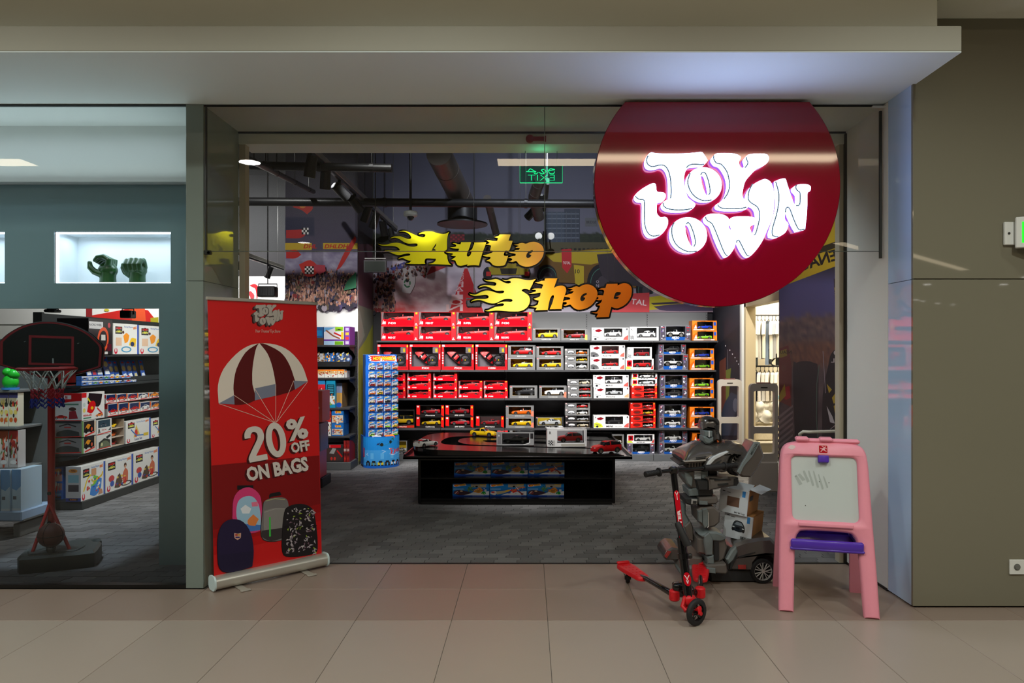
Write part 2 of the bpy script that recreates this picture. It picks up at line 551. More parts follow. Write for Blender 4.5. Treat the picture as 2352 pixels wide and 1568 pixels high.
M_paver_s = mat('carpet_paver_mass', (106, 106, 107), 0.9, spec=0.15, island=0.22, noise=(60, 0.12))
M_pane = pane_mat('clear_glass', (0.90, 0.94, 0.925), 1.52)
M_cream = mat('cream_wall', (222, 212, 188), 0.6)
M_ledw = mat('led_strip', (235, 244, 255), emit=9.0)

# mall floor: grout bed with single tiles laid on it
fl = obj('floor', MB().bb(-13, 13, 2.0, 5.70, -0.06, -0.004).bb(-30, 30, -42, 2.079, -0.06, 0.0, 1), [M_grout, M_tile], kind='structure')
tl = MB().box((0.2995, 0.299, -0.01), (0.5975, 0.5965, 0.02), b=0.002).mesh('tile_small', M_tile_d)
tb = MB().box((0.2995, 0.599, -0.01), (0.5975, 1.196, 0.02), b=0.002).mesh('tile_big', M_tile)
T0 = 0.1198
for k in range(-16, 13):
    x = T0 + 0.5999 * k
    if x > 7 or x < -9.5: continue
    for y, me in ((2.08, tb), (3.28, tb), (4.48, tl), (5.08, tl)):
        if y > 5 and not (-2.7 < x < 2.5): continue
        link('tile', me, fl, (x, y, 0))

# shop floor of small interlocking carpet pavers
fs_ = obj('floor_shop', MB().bb(-12, 7.5, YI - 0.01, 14, -0.06, -0.007).bb(-12, -2.36, YG + 0.03, YI, -0.06, -0.007), mat('carpet_joint', (34, 34, 35), 0.9), kind='structure')
PW, PD, PS = 0.185, 0.122, 0.026
pav2 = [(0, 0), (PW, 0), (PW, PD * .42), (PW + PS, PD * .58), (PW + PS, PD), (PS, PD), (PS, PD * .58), (0, PD * .42)]
def paver(g=0.005):
    cx = (PW + PS) / 2; cy = PD / 2
    t = [(x + (g if x < cx else -g) * .5, y + (g if y < cy else -g) * .5) for x, y in pav2]
    return t
pv = MB().prism(paver(), 0.0, -0.007, fn=lambda u, y, v: (u, v, y)).mesh('carpet_paver', M_paver)
rest = MB(); near = []
rows = int((11.7 - 5.1) / PD) + 12
for r in range(rows):
    y = 5.118 + r * PD
    off = (r % 2) * PW / 2
    for c in range(-66, 42):
        x = c * PW + off
        in_win = x < -2.45 and y < 5.72
        if y < 5.72 and not in_win: continue
        if y > 13.2 or x < -0.86 * y - .3: continue
        if y < 8.2 and x > 2.9: continue
        if y > 11.6 and x > -3.6: continue
        vis = (in_win and x > -3.95) or (5.7 < y < 6.5 and -2.2 < x < 2.35)
        if vis and len(near) < 300:
            near.append((x, y))
        else:
            rest.prism(paver(), R.uniform(-.0015, .001), -0.008, fn=lambda u, yy, v, x=x, y=y: (u + x, v + y, yy))
for x, y in near: link('paver', pv, fs_, (x, y, R.uniform(-.0015, .001)))
obj('paver_field', rest, M_paver_s, fs_, kind='stuff')
obj('trim_1', MB().bb(XL, XR, YI - 0.022, YI + 0.004, -0.01, 0.003), mat('threshold_strip', (30, 30, 30), 0.5), kind='structure')

# right hand wall of lacquered panels, with the return into the portal
wr = obj('wall_right', MB().bb(XR + 0.02, 9, YR + 0.02, YI, 0.0, 3.84), M_dark, kind='structure')
ZJ = 2.150
obj('panel', MB().box(((XR + 9) / 2, YR + 0.011, (0.012 + ZJ) / 2), (9 - XR, 0.022, ZJ - 0.014), b=0.002), M_wallR, wr)
obj('panel', MB().box(((XR + 9) / 2, YR + 0.011, (3.854 + ZJ) / 2 + .002), (9 - XR, 0.022, 3.854 - ZJ - 0.004), b=0.002), M_wallR, wr)
M_strip = mat('backpainted_glass_blue', (182, 210, 240), 0.035, spec=0.8)
obj('panel', MB().bb(XR, XR + .02, YR + 0.022, 5.022, 0.012, ZJ - .002), M_strip, wr)
obj('panel', MB().bb(XR, XR + .02, YR + 0.022, 5.022, ZJ + .002, 3.43), M_strip, wr)
jb = obj('wall_right_return', MB().bb(XR - 0.002, XR + .02, 5.024, YI, 0.012, ZS - .005), M_white, kind='structure')
obj('kick_plate', MB().bb(XR - 0.006, XR - .002, 5.03, YI, 0.0, 0.02), M_black, jb)

# left pillar
pl = obj('wall_left', MB().bb(-2.41, XL - .004, YG + .02, YI, 0.0, ZS), M_dark, kind='structure')
ZP = 2.177
for z0, z1 in ((0.004, ZP - .0015), (ZP + .0015, ZS - .003)):
    obj('panel', MB().box((-2.3615, YG + .01, (z0 + z1) / 2), (.123, .02, z1 - z0), b=.0015), M_pillar, pl)
    obj('side_panel', MB().bb(XL - .004, XL, YG + .021, YI, z0, z1), M_jamb, pl)
    obj('side_panel', MB().bb(-2.423, -2.41, YG + .021, YI, z0, z1), M_pillar, pl)

# canopy over the shop front and the bulkhead above it
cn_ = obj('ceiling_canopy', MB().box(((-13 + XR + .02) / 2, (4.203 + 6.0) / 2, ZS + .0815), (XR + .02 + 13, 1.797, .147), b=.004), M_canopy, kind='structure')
obj('lit_soffit_slab', MB().bb(-13, XR + .019, 4.205, 5.99, ZS, ZS + .0085), mat('plaster_canopy_lit', (226, 238, 240), .65, noise=(1.2, .02)), cn_)  # added slab; the soffit's brighter, cooler light is put into its colour
obj('wall_upper', MB().bb(-13, XR + .005, 4.43, 4.6, ZS + .155, 4.7), M_bulk, kind='structure')
obj('ceiling', MB().bb(-30, 30, -42, 4.5, 4.64, 4.75), mat('mall_ceiling', (228, 228, 220), 0.8), kind='structure')
obj('ceiling_side', MB().bb(XR + .03, 13, 4.2, YR + .6, 3.856, 3.95).bb(XR + .03, 13, 4.2, 4.25, 3.9, 4.7), M_bulk, kind='structure')
obj('wall_behind', MB().bb(-30, 30, -42.2, -42, 0, 4.7), mat('mall_wall', (190, 188, 176), 0.6), kind='structure')
obj('wall_mall_left', MB().bb(-30.2, -30, -42, 6, 0, 4.7), mat('mall_wall2', (190, 188, 178), 0.6), kind='structure')
obj('wall_mall_right', MB().bb(30, 30.2, -42, 6, 0, 4.7), mat('mall_wall2', (190, 188, 178), 0.6), kind='structure')

# portal soffit, header beam and slim inner frame
obj('ceiling_portal', MB().bb(XL, XR, YG + .02, YI, 3.42, 3.426), M_frame, kind='structure')
hd = obj('trim_2', MB().box(((XL + XR) / 2, 5.83, 3.43), (XR - XL, .26, .21), b=.002), M_frame, kind='structure')
obj('shadow_gap', MB().bb(XL, XR, YI - .012, YI - .004, 3.405, 3.42), M_black, hd)
obj('trim_3', MB().bb(XL, XL + .048, YI + .01, YI + .09, 0, 3.325), M_trimc, kind='structure')
obj('trim_4', MB().bb(XR - .045, XR, YI + .01, YI + .09, 0, 3.325).bb(XR - .012, XR, YI - .03, YI + .01, 0, 3.4, 1), [M_trimc, M_black], kind='structure')

# transom glass above the entrance
zt = 2.388
wn = obj('window_1', MB().bb(XL + .004, XR - .004, YG + .006, YG + .016, ZS - .016, ZS - .004), M_black, kind='structure')
XJ = PX(1251, YG)
pn = MB(); pn.add([(XL + .01, YG + .01, zt), (XJ - .003, YG + .01, zt), (XJ - .003, YG + .01, 3.412), (XL + .01, YG + .01, 3.412)], [(0, 1, 2, 3)])
obj('pane', pn, M_pane, wn)
pn = MB(); pn.add([(XJ + .003, YG + .01, zt), (XR - .03, YG + .01, zt), (XR - .03, YG + .01, 3.412), (XJ + .003, YG + .01, 3.412)], [(0, 1, 2, 3)])
obj('pane', pn, M_pane, wn)
M_seal = mat('glass_edge', (70, 78, 72), 0.2)
obj('glass_edge', MB().bb(XL + .01, XR - .03, YG + .004, YG + .016, zt - .003, zt + .001).bb(XJ - .0025, XJ + .0025, YG + .004, YG + .016, zt, 3.412), M_seal, wn)
obj('side_seal', MB().bb(XL + .012, XL + .02, YG + .002, YG + .018, zt, 3.412).bb(XR - .03, XR - .014, YG + .002, YG + .018, zt - .05, 3.38), mat('seal_dark', (40, 42, 38), .4), wn)
br = MB().box((XR - .04, YG - .02, 3.4), (.11, .02, .016), b=.003).cyl((XR + .01, YG - .04, 3.392), (XR + .01, YG + .02, 3.402), .012, n=10)
obj('corner_clamp', br, mat('clamp_white', (205, 208, 205), .35), wn)
obj('corner_clamp', MB().box((XL + .03, YG + .005, zt - .01), (.05, .03, .03), b=.004).cyl((XL + .04, YG - .01, zt - .012), (XL + .04, YG + .03, zt - .012), .011, n=10), mat('clamp_dark', (52, 54, 48), .35, metal=.6), wn)

# display window left of the pillar
wd = obj('window_2', MB().bb(-12, -2.424, YG + .004, YG + .05, 0.0, 0.028).bb(-12, -2.424, YG, YG + .03, ZS - .012, ZS - .001), M_black, kind='structure')
pn = MB(); pn.add([(-12, YG + .012, .028), (-2.424, YG + .012, .028), (-2.424, YG + .012, ZS - .012), (-12, YG + .012, ZS - .012)], [(0, 1, 2, 3)])
obj('pane', pn, M_pane, wd)
obj('ceiling_window', MB().bb(-12, -2.42, YG + .03, 5.7, 3.42, 3.427), M_white, kind='structure')
obj('wall_window_bulkhead', MB().bb(-12, -2.424, 5.55, 5.70, 2.99, 3.42), M_white, kind='structure')
# the backing wall with its lit niches; its right leg reaches the floor
ZN0, ZN1 = 2.217, 2.621
NX = [(-3.729, -2.815), (-5.15, -4.12)]
bk = obj('wall_window_backing', MB().prism([[(-12, 2.018), (-2.907, 2.018), (-2.907, 0.0), (-2.424, 0.0), (-2.424, 3.02), (-12, 3.02)]] +
     [[(a, ZN0), (a, ZN1), (b, ZN1), (b, ZN0)] for a, b in NX], 5.65, 5.70), M_panel, kind='structure')
M_niche = mat('niche_lining', (214, 222, 226), .5)
for a, b in NX:
    n = MB().bb(a, b, 5.95, 5.97, ZN0, ZN1).bb(a - .02, a, 5.652, 5.97, ZN0 - .02, ZN1 + .02).bb(b, b + .02, 5.652, 5.97, ZN0 - .02, ZN1 + .02)
    n.bb(a, b, 5.652, 5.97, ZN1, ZN1 + .02).bb(a, b, 5.652, 5.97, ZN0 - .02, ZN0)
    nn = obj('niche', n, M_niche, bk)
    obj('led_strip', MB().bb(a + .004, a + .02, 5.66, 5.675, ZN0 + .002, ZN1 - .004).bb(a + .004, b - .004, 5.66, 5.675, ZN1 - .014, ZN1 - .003).bb(a + .02, b - .004, 5.66, 5.668, ZN0, ZN0 + .006), M_ledw, nn)
    light('AREA', 'niche_light', ((a + b) / 2, 5.8, ZN1 - .02), 3.0, COLD, size=b - a - .1, size_y=.1)
light('AREA', 'window_light', (-4.6, 5.32, 3.36), 3, COLD, size=4.0, size_y=.06)

# shop shell
obj('wall_back', MB().bb(-2.53, 3.05, 11.7, 11.8, 0, ZC), M_ceil, kind='structure')
obj('wall_column', MB().bb(-3.61, -2.53, 10.65, 11.8, 0, ZC), M_white, kind='structure')
obj('wall_shop_right', MB().bb(3.0, 3.12, YI, 8.59, 0, ZC).bb(3.0, 3.12, 10.08, 11.7, 0, ZC).bb(3.0, 3.12, 8.59, 10.08, 2.40, ZC).bb(XR, 3.0, YI, YI + .06, 0, ZC), M_white, kind='structure')
obj('ceiling_shop', MB().bb(-12, 3.1, 5.98, 14, ZC, ZC + .1), M_ceil, kind='structure')
obj('wall_front_inside', MB().bb(-12, 3.1, 5.94, 6.0, ZS + .1, ZC), M_dark, kind='structure')
fw = obj('wall_far', MB().bb(-12, -3.6, 13.5, 13.6, 0, 2.97).bb(-12, -3.6, 13.5, 13.6, 2.97, ZC, 1), [M_white, M_ceil], kind='structure')
obj('wall_shop_left', MB().bb(-12.1, -12, 5, 13.6, 0, ZC), M_white, kind='structure')
# neighbouring clothes shop
obj('wall_clothes_shop', MB().bb(3.12, 7.5, 13.3, 13.4, 0, 3.2).bb(7.4, 7.5, 7.9, 13.4, 0, 3.2).bb(3.12, 7.5, 7.8, 7.9, 0, 3.2), M_cream, kind='structure')
obj('ceiling_clothes_shop', MB().bb(3.12, 7.5, 7.8, 13.4, 3.2, 3.3), M_white, kind='structure')
light('AREA', 'clothes_shop_light', (4.2, 10.2, 3.15), 170, (1.0, .9, .74), size=1.5, size_y=1.5)
dr = obj('door_1', MB().bb(2.965, 3.14, 10.0, 10.08, 0, 2.4), M_white, kind='structure')
obj('door_frame', MB().bb(3.0, 3.14, 9.93, 10.0, 0, 2.36).bb(3.02, 3.14, 8.59, 8.66, 0, 2.36).bb(3.0, 3.14, 8.59, 10.0, 2.3, 2.4), mat('pale_wood', (205, 188, 150), .5), dr)
light('AREA', 'far_wall_light', (-6.2, 12.2, 4.2), 190, NEUT, rot=(math.radians(50), 0, 0), size=4, size_y=.5)
# ================================================================ LETTERING TRACED AS OUTLINES
def crop(pts, ox, oy, s): return [(ox + x / s, oy + y / s) for x, y in pts]
C5 = (1440, 340, 8.7125); C6 = (1620, 340, 8.712); C7 = (1440, 410, 7.842); C8 = (1600, 410, 7.841)
TT = [   # the eight letters of the round sign: (outline, holes) in photo pixels
 (crop([(470,128),(560,145),(800,152),(1100,148),(1300,135),(1450,120),(1500,160),(1565,260),(1570,300),(1500,380),(1440,420),(1300,430),(1200,440),(1150,480),(1120,560),(1108,680),(1120,800),(1150,920),(1190,1020),(1260,1080),(1320,1130),(1330,1180),(1260,1260),(1150,1305),(950,1325),(780,1310),(680,1270),(645,1200),(680,1130),(740,1080),(785,1065),(787,950),(780,700),(750,560),(690,470),(620,445),(540,470),(440,482),(360,460),(322,400),(325,300),(370,210),(420,150)], *C5), []),
 (ellipse(*crop([(1490, 777)], *C5)[0], 365 / 8.7125, 353 / 8.7125, 40), [crop([(1440,595),(1480,612),(1510,680),(1545,820),(1566,970),(1545,968),(1500,880),(1460,750)], *C5)]),
 (crop([(180,155),(300,148),(450,150),(560,165),(640,205),(660,250),(620,320),(640,400),(685,448),(715,420),(710,380),(690,310),(740,240),(820,175),(1000,157),(1150,165),(1205,210),(1215,270),(1170,350),(1080,415),(950,480),(840,590),(750,700),(710,830),(690,960),(700,1020),(740,1080),(800,1130),(820,1180),(780,1240),(710,1280),(560,1300),(400,1302),(240,1290),(160,1265),(138,1220),(170,1165),(260,1110),(330,1000),(365,850),(355,700),(300,560),(210,440),(120,405),(60,330),(60,280),(120,200)], *C6), []),
 (crop([(450,115),(490,130),(502,180),(505,230),(530,270),(600,275),(650,290),(672,330),(660,390),(600,455),(530,470),(515,500),(510,600),(520,660),(560,710),(600,722),(660,715),(700,740),(715,800),(700,880),(640,980),(550,1060),(430,1100),(340,1085),(280,1010),(250,880),(245,700),(245,500),(220,465),(150,455),(105,410),(110,350),(170,280),(260,210),(370,145)], *C7), []),
 (ellipse(*crop([(1069, 1044)], *C7)[0], 341 / 7.842, 324 / 7.842, 40), [crop([(1015,862),(1055,880),(1090,950),(1130,1100),(1146,1200),(1143,1243),(1110,1210),(1060,1100),(1030,980)], *C7)]),
 (crop([(75,770),(100,720),(170,672),(290,658),(420,672),(510,715),(545,765),(600,725),(700,708),(880,708),(985,725),(1003,742),(995,680),(975,610),(930,560),(890,538),(830,450),(818,395),(850,290),(920,190),(1020,110),(1120,60),(1180,43),(1240,60),(1300,120),(1338,250),(1350,450),(1330,650),(1290,800),(1220,960),(1150,1120),(1070,1250),(980,1360),(900,1430),(840,1450),(780,1410),(720,1320),(660,1190),(640,1260),(580,1360),(520,1420),(460,1450),(420,1420),(340,1280),(260,1090),(200,920),(165,880),(100,835)], *C8),
  [crop([(1000,850),(930,880),(920,930),(955,1020),(985,930)], *C8), crop([(530,865),(565,890),(582,970),(550,920)], *C8)]),
 (crop([(1345,100),(1380,75),(1440,48),(1525,30),(1560,50),(1590,150),(1640,300),(1680,420),(1715,500),(1722,420),(1718,350),(1700,320),(1655,270),(1650,230),(1690,185),(1760,145),(1850,130),(1940,137),(1995,165),(2005,210),(1985,260),(1945,295),(1940,500),(1930,700),(1910,850),(1895,940),(1800,970),(1710,990),(1650,890),(1580,740),(1545,640),(1540,740),(1560,785),(1600,830),(1600,880),(1560,980),(1470,1050),(1340,1105),(1240,1085),(1232,1020),(1270,900),(1320,750),(1362,560),(1366,420),(1352,240)], *C8), []),
]
TT_LINES = [crop([(395,200),(365,270),(378,360),(440,408),(510,414),(620,385),(700,390),(770,450),(820,580),(845,750),(850,950),(835,1045)], *C5),
 crop([(690,1130),(700,1190),(750,1235),(850,1262),(1000,1275),(1180,1262),(1270,1235)], *C5), crop([(1150,440),(1200,390),(1290,368),(1420,376),(1500,372)], *C5),
 crop([(1225,545),(1180,680),(1185,780),(1230,900),(1320,1010),(1450,1080),(1560,1087),(1650,1075)], *C5), crop([(1435,590),(1450,545),(1495,528),(1540,570),(1590,720),(1615,850),(1615,940),(1590,975)], *C5),
 crop([(125,200),(118,250),(170,345),(260,365),(340,450),(400,560),(432,740),(425,860),(390,960),(320,1060)], *C6), crop([(205,1165),(220,1205),(290,1238),(430,1250),(640,1245),(770,1218)], *C6), crop([(765,225),(775,285),(798,330),(780,390),(735,440)], *C6),
 crop([(130,345),(145,375),(200,410),(260,412),(288,450),(288,700),(300,880),(340,990),(400,1050),(470,1062),(560,1040)], *C7),
 crop([(820,820),(780,900),(775,1010),(810,1140),(890,1250),(1020,1325),(1130,1340),(1220,1328)], *C7), crop([(1030,850),(1060,818),(1100,850),(1150,970),(1185,1090),(1192,1200),(1165,1250)], *C7),
 crop([(120,715),(130,760),(170,800),(240,845),(330,1050),(420,1280),(470,1380),(515,1418)], *C8), crop([(670,1180),(680,1140),(715,1135),(760,1220),(830,1360),(870,1410),(905,1415)], *C8),
 crop([(960,130),(900,240),(880,350),(890,430),(960,490),(1040,540),(1080,640),(1075,780),(1040,920),(1010,1020),(980,1040)], *C8), crop([(1365,90),(1400,200),(1425,330),(1420,480),(1390,650),(1350,790),(1305,950),(1308,1050),(1370,1072),(1415,1072)], *C8),
 crop([(1540,640),(1550,570),(1580,545),(1620,580),(1680,740),(1740,880),(1790,952),(1880,938)], *C8), crop([(1740,150),(1722,200),(1760,260),(1800,290),(1800,470),(1780,515),(1730,520)], *C8)]
TT = [(smooth_loop(o, 3) if len(o) != 40 else o, [smooth_loop(h, 2) for h in hs]) for o, hs in TT]

# ---- round illuminated sign on the glass
YS = 4.967
sx, sz, sr, scut = 1.306, 2.840, 0.852, 3.405
M_red = mat('sign_red_gloss', (146, 8, 36), 0.05, spec=0.5, coat=0.22)
M_rim = mat('sign_rim', (120, 20, 22), 0.12, metal=0.5)
sg = empty('round_shop_sign', (sx, YS, sz), label='large round glossy red sign with glowing white letters, on the glass above the entrance', cat='sign')
a0 = math.asin((scut - sz) / sr)
disc = ellipse(0, 0, sr, sr, 110, PI - a0, 2 * PI + a0)
obj('disc', MB().prism(disc, 0, .108, 0, side_mi=1, ch=.004), [M_red, M_rim], sg, smooth=30)
M_lit = mat('letter_face_lit', (186, 206, 255), 0.4, emit=7.5)
M_lside = mat('letter_side_redlit', (150, 100, 215), 0.4, emit=0.75)  # purple of red light off the disc put into the colour, plus glow
SG = lambda p: (PX(p[0], YS) - sx, PZ(p[1], YS) - sz)
M_line = mat('letter_line_grey', (120, 150, 168), 0.5)
for i, (o, hs) in enumerate(TT):
    d = 0.052 + (0.004 if i in (1, 2, 5) else 0.0) * (1 if i != 2 else 2)
    obj('letter', MB().prism([[SG(p) for p in o]] + [[SG(p) for p in h] for h in hs], -d, -0.018, 0, side_mi=1), [M_lit, M_lside], sg)  # added stand-off lets the glowing backs spill a halo onto the disc
ln = Pr(T=lambda u, h, v: (u, -.062 - h, v))
for l in TT_LINES: ln.line([SG(p) for p in smooth_loop(l, 2, closed=False)], .009, (120, 150, 172))
ln.obj('letter_line', PRINT_MATT, sg, kind='stuff')

# ---- hanging flame lettering "Auto" and "Shop"
A1 = (860, 520, 11.76); A2 = (1020, 520, 9.8); S1 = (1070, 630, 11.76); S2 = (1240, 630, 10.69)
AUTO = [
 (crop([(670,145),(740,122),(820,120),(950,160),(1080,220),(1200,270),(1300,292),(1350,285),(1380,250),(1370,215),(1330,200),(1270,200),(1200,210),(1220,188),(1300,155),(1420,135),(1560,140),(1700,180),(1830,203),(1920,195),(1980,170),(2025,145),(1990,220),(1965,350),(1960,500),(1955,620),(1885,670),(1895,730),(1960,770),(1970,850),(1990,930),(2030,1000),(2080,1040),(1950,1030),(1700,1020),(1450,1018),(1560,990),(1640,940),(1665,870),(1410,862),(1370,900),(1355,960),(1375,1012),(1100,1015),(860,1008),(950,975),(1010,920),(930,920),(850,890),(770,855),(650,870),(700,835),(800,812),(920,790),(975,770),(960,740),(900,728),(800,745),(700,770),(600,765),(500,730),(400,690),(330,680),(235,690),(280,660),(400,650),(560,660),(690,645),(660,590),(600,550),(480,525),(330,525),(200,515),(130,490),(100,465),(200,490),(330,490),(450,455),(580,440),(700,455),(830,500),(950,540),(1060,548),(1150,530),(1170,490),(1140,460),(1050,462),(930,465),(850,445),(750,390),(650,330),(550,305),(430,320),(480,290),(580,265),(700,265),(800,300),(900,335),(970,335),(995,300),(970,240),(900,180),(820,145),(740,140)], *A1),
  [crop([(1672,450),(1665,520),(1600,600),(1650,620),(1655,655),(1550,655),(1580,580),(1640,500)], *A1)]),
 (crop([(185,375),(250,375),(310,395),(370,400),(385,355),(610,352),(570,480),(520,600),(515,660),(545,682),(590,650),(620,580),(585,545),(630,510),(650,460),(680,385),(670,362),(800,360),(900,355),(950,355),(930,420),(900,500),(850,640),(810,780),(785,880),(700,872),(600,875),(520,885),(530,850),(450,870),(380,887),(310,870),(270,810),(250,765),(160,750),(230,710),(270,670),(200,665),(155,645),(210,625),(180,605),(40,585),(130,565),(250,558),(325,545),(340,500),(260,500),(190,490),(130,468),(200,465),(260,455),(275,425),(240,395)], *A2), []),
 (crop([(1260,180),(1500,180),(1450,320),(1545,325),(1500,450),(1460,545),(1380,545),(1345,620),(1355,655),(1400,665),(1445,655),(1410,760),(1365,865),(1290,885),(1200,890),(1110,870),(1060,820),(1020,790),(950,770),(1010,745),(1050,710),(1035,685),(960,680),(900,665),(868,645),(950,635),(1020,610),(1080,590),(1105,550),(1035,540),(1060,430),(1000,415),(930,405),(1000,385),(1030,365),(1000,345),(955,310),(1030,310),(1100,325),(1195,325),(1215,265),(1125,240),(1190,220),(1240,205)], *A2), []),
 (crop([(1570,405),(1640,405),(1700,380),(1770,370),(1840,390),(1930,355),(2040,345),(2140,380),(2210,440),(2245,530),(2235,630),(2190,730),(2110,820),(2000,880),(1870,908),(1770,890),(1690,850),(1640,790),(1600,780),(1540,800),(1450,780),(1510,770),(1540,740),(1510,715),(1430,710),(1500,680),(1560,665),(1605,660),(1615,620),(1560,605),(1500,595),(1440,570),(1520,570),(1570,560),(1620,530),(1680,525),(1710,485),(1600,480),(1650,455),(1690,435),(1640,425)], *A2),
  [crop([(1990,530),(2000,560),(1960,595),(1910,620),(1965,645),(1940,690),(1880,715),(1850,680),(1860,620),(1910,560)], *A2)]),
]
SHOP = [
 (crop([(490,130),(540,150),(620,155),(720,140),(800,125),(880,140),(960,180),(1060,230),(1150,245),(1215,225),(1210,190),(1160,172),(1060,180),(975,135),(1060,155),(1130,150),(1210,120),(1300,103),(1420,110),(1560,140),(1700,155),(1800,145),(1890,125),(1860,165),(1820,210),(1800,270),(1760,340),(1720,430),(1650,395),(1570,390),(1510,420),(1520,450),(1600,500),(1690,570),(1730,660),(1725,750),(1690,840),(1620,920),(1520,975),(1400,1000),(1200,1000),(1000,985),(850,975),(720,985),(600,995),(510,980),(600,965),(700,920),(800,880),(900,865),(1000,850),(1035,815),(1010,785),(930,785),(840,800),(900,765),(1000,740),(1120,738),(1220,742),(1265,710),(1240,675),(1150,658),(1040,670),(950,705),(850,760),(750,785),(640,775),(520,735),(400,695),(300,695),(200,715),(130,745),(180,700),(280,665),(400,660),(520,660),(600,640),(620,600),(580,560),(500,552),(380,570),(250,580),(150,555),(80,515),(170,540),(280,540),(380,490),(500,445),(600,437),(700,455),(800,490),(920,515),(1010,500),(1045,465),(1010,437),(920,440),(820,440),(740,410),(640,350),(520,320),(420,335),(340,365),(400,315),(500,290),(600,290),(700,300),(790,305),(830,260),(800,220),(720,200),(620,190),(540,170)], *S1), []),
 (crop([(1865,215),(1960,205),(2040,175),(2130,165)], *S1) + crop([(140,100),(430,97),(345,330),(430,290),(540,275),(620,310),(645,390),(610,520),(570,640),(535,850),(240,855),(300,720),(345,560),(335,510),(300,520),(250,600),(215,740),(195,870)], *S2) +
  crop([(1880,970),(1920,900),(1850,890),(1700,870),(1800,870),(1900,840),(1950,795),(1970,705),(1890,690),(1825,655),(1900,640),(2000,590),(2020,490),(1950,500),(1850,520),(1700,525),(1800,490),(1890,460),(1890,420),(1775,405),(1850,385),(1950,380),(2050,385),(2090,280),(2020,255),(1950,245)], *S1), []),
 (crop([(685,345),(760,340),(830,310),(900,290),(965,310),(1050,265),(1170,245),(1290,280),(1370,350),(1412,440),(1405,530),(1370,620),(1300,720),(1200,800),(1080,850),(950,865),(860,840),(790,780),(745,740),(690,755),(620,770),(575,750),(640,735),(665,700),(640,678),(560,680),(600,645),(680,625),(735,615),(745,580),(700,560),(610,548),(600,520),(700,490),(790,465),(835,410),(715,415),(780,390),(810,365),(760,355)], *S2),
  [crop([(1145,450),(1150,490),(1100,525),(1060,555),(1118,575),(1090,630),(1035,662),(995,630),(1000,560),(1050,490)], *S2)]),
 (crop([(1435,375),(1500,345),(1610,335),(1640,235),(1910,228),(1905,275),(1980,235),(2080,215),(2180,245),(2245,320),(2255,420),(2235,540),(2170,660),(2080,750),(1970,810),(1870,832),(1755,795),(1720,920),(1690,1045),(1385,1055),(1430,960),(1360,955),(1275,935),(1370,930),(1430,890),(1470,800),(1475,765),(1390,755),(1440,730),(1500,690),(1530,620),(1450,635),(1370,615),(1430,600),(1440,570),(1385,545),(1415,515),(1480,510),(1555,515),(1580,415),(1530,375)], *S2),
  [crop([(1985,440),(1985,480),(1930,520),(1860,540),(1945,550),(1920,590),(1870,605),(1808,590),(1850,460),(1900,435)], *S2)]),
]
YL = 8.21
def grad_mat(name, x0, x1, stops):
    m = mat(name, (200, 200, 0), 0.5, spec=.15)
    nt = m.node_tree
    tc = nt.nodes.new('ShaderNodeTexCoord'); sp = nt.nodes.new('ShaderNodeSeparateXYZ')
    mr = nt.nodes.new('ShaderNodeMapRange'); cr = nt.nodes.new('ShaderNodeValToRGB')
    mr.inputs['From Min'].default_value = x0; mr.inputs['From Max'].default_value = x1
    nt.links.new(tc.outputs['Object'], sp.inputs[0]); nt.links.new(sp.outputs[0], mr.inputs[0]); nt.links.new(mr.outputs[0], cr.inputs[0])
    while len(cr.color_ramp.elements) < len(stops): cr.color_ramp.elements.new(0.5)
    for e, (p, c) in zip(cr.color_ramp.elements, stops): e.position = p; e.color = lin(c)
    nt.links.new(cr.outputs[0], nt.nodes['Principled BSDF'].inputs['Base Color'])
    return m
M_blackb = mat('sign_black_border', (22, 18, 16), 0.4)
M_edge = mat('sign_edge_glow', (255, 250, 190), 0.4)
M_wire = mat('hanging_wire', (96, 96, 96), 0.3, metal=0.6)
def flame_sign(name, shapes, label, gm, wires, wid):
    root = empty(name, (0, YL, 0), label=label, cat='sign')
    fn = lambda u, y, v: (u, y, v)
    back = MB()
    for o, hs in shapes:
        q = [(PX(p[0], YL), PZ(p[1], YL)) for p in smooth_loop(o, 3)]
        face = MB().prism([q] + [[(PX(p[0], YL), PZ(p[1], YL)) for p in smooth_loop(h, 2)] for h in hs], -0.006, 0.004)
        obj('letter', face, gm, root)
        back.prism(q, 0.0045, 0.02)
        # border: a rounded stroke of board all round the letter
        n = len(q)
        for i in range(n):
            a = Vector(q[i]); b = Vector(q[(i + 1) % n]); d = b - a
            if d.length < 1e-5: continue
            nn = Vector((-d.y, d.x)).normalized() * wid
            back.add([(a.x + nn.x, .005, a.y + nn.y), (b.x + nn.x, .005, b.y + nn.y), (b.x - nn.x, .005, b.y - nn.y), (a.x - nn.x, .005, a.y - nn.y),
                      (a.x + nn.x, .02, a.y + nn.y), (b.x + nn.x, .02, b.y + nn.y), (b.x - nn.x, .02, b.y - nn.y), (a.x - nn.x, .02, a.y - nn.y)],
                     [(0, 1, 2, 3), (0, 4, 5, 1), (3, 2, 6, 7)])
            if i % 2 == 0:
                c = ellipse(a.x, a.y, wid, wid, 10)
                back.add([(x, .0049, y) for x, y in c] + [(x, .02, y) for x, y in c], [tuple(range(10))] + [(k, (k + 1) % 10, 10 + (k + 1) % 10, 10 + k) for k in range(10)])
    obj('black_border', back, M_blackb, root)
    for px, py in wires:
        x, z = PX(px, YL), PZ(py, YL)
        obj('wire', MB().cyl((x, .012, z), (x, .012, ZC), .0018, n=6), M_wire, root)
    return root
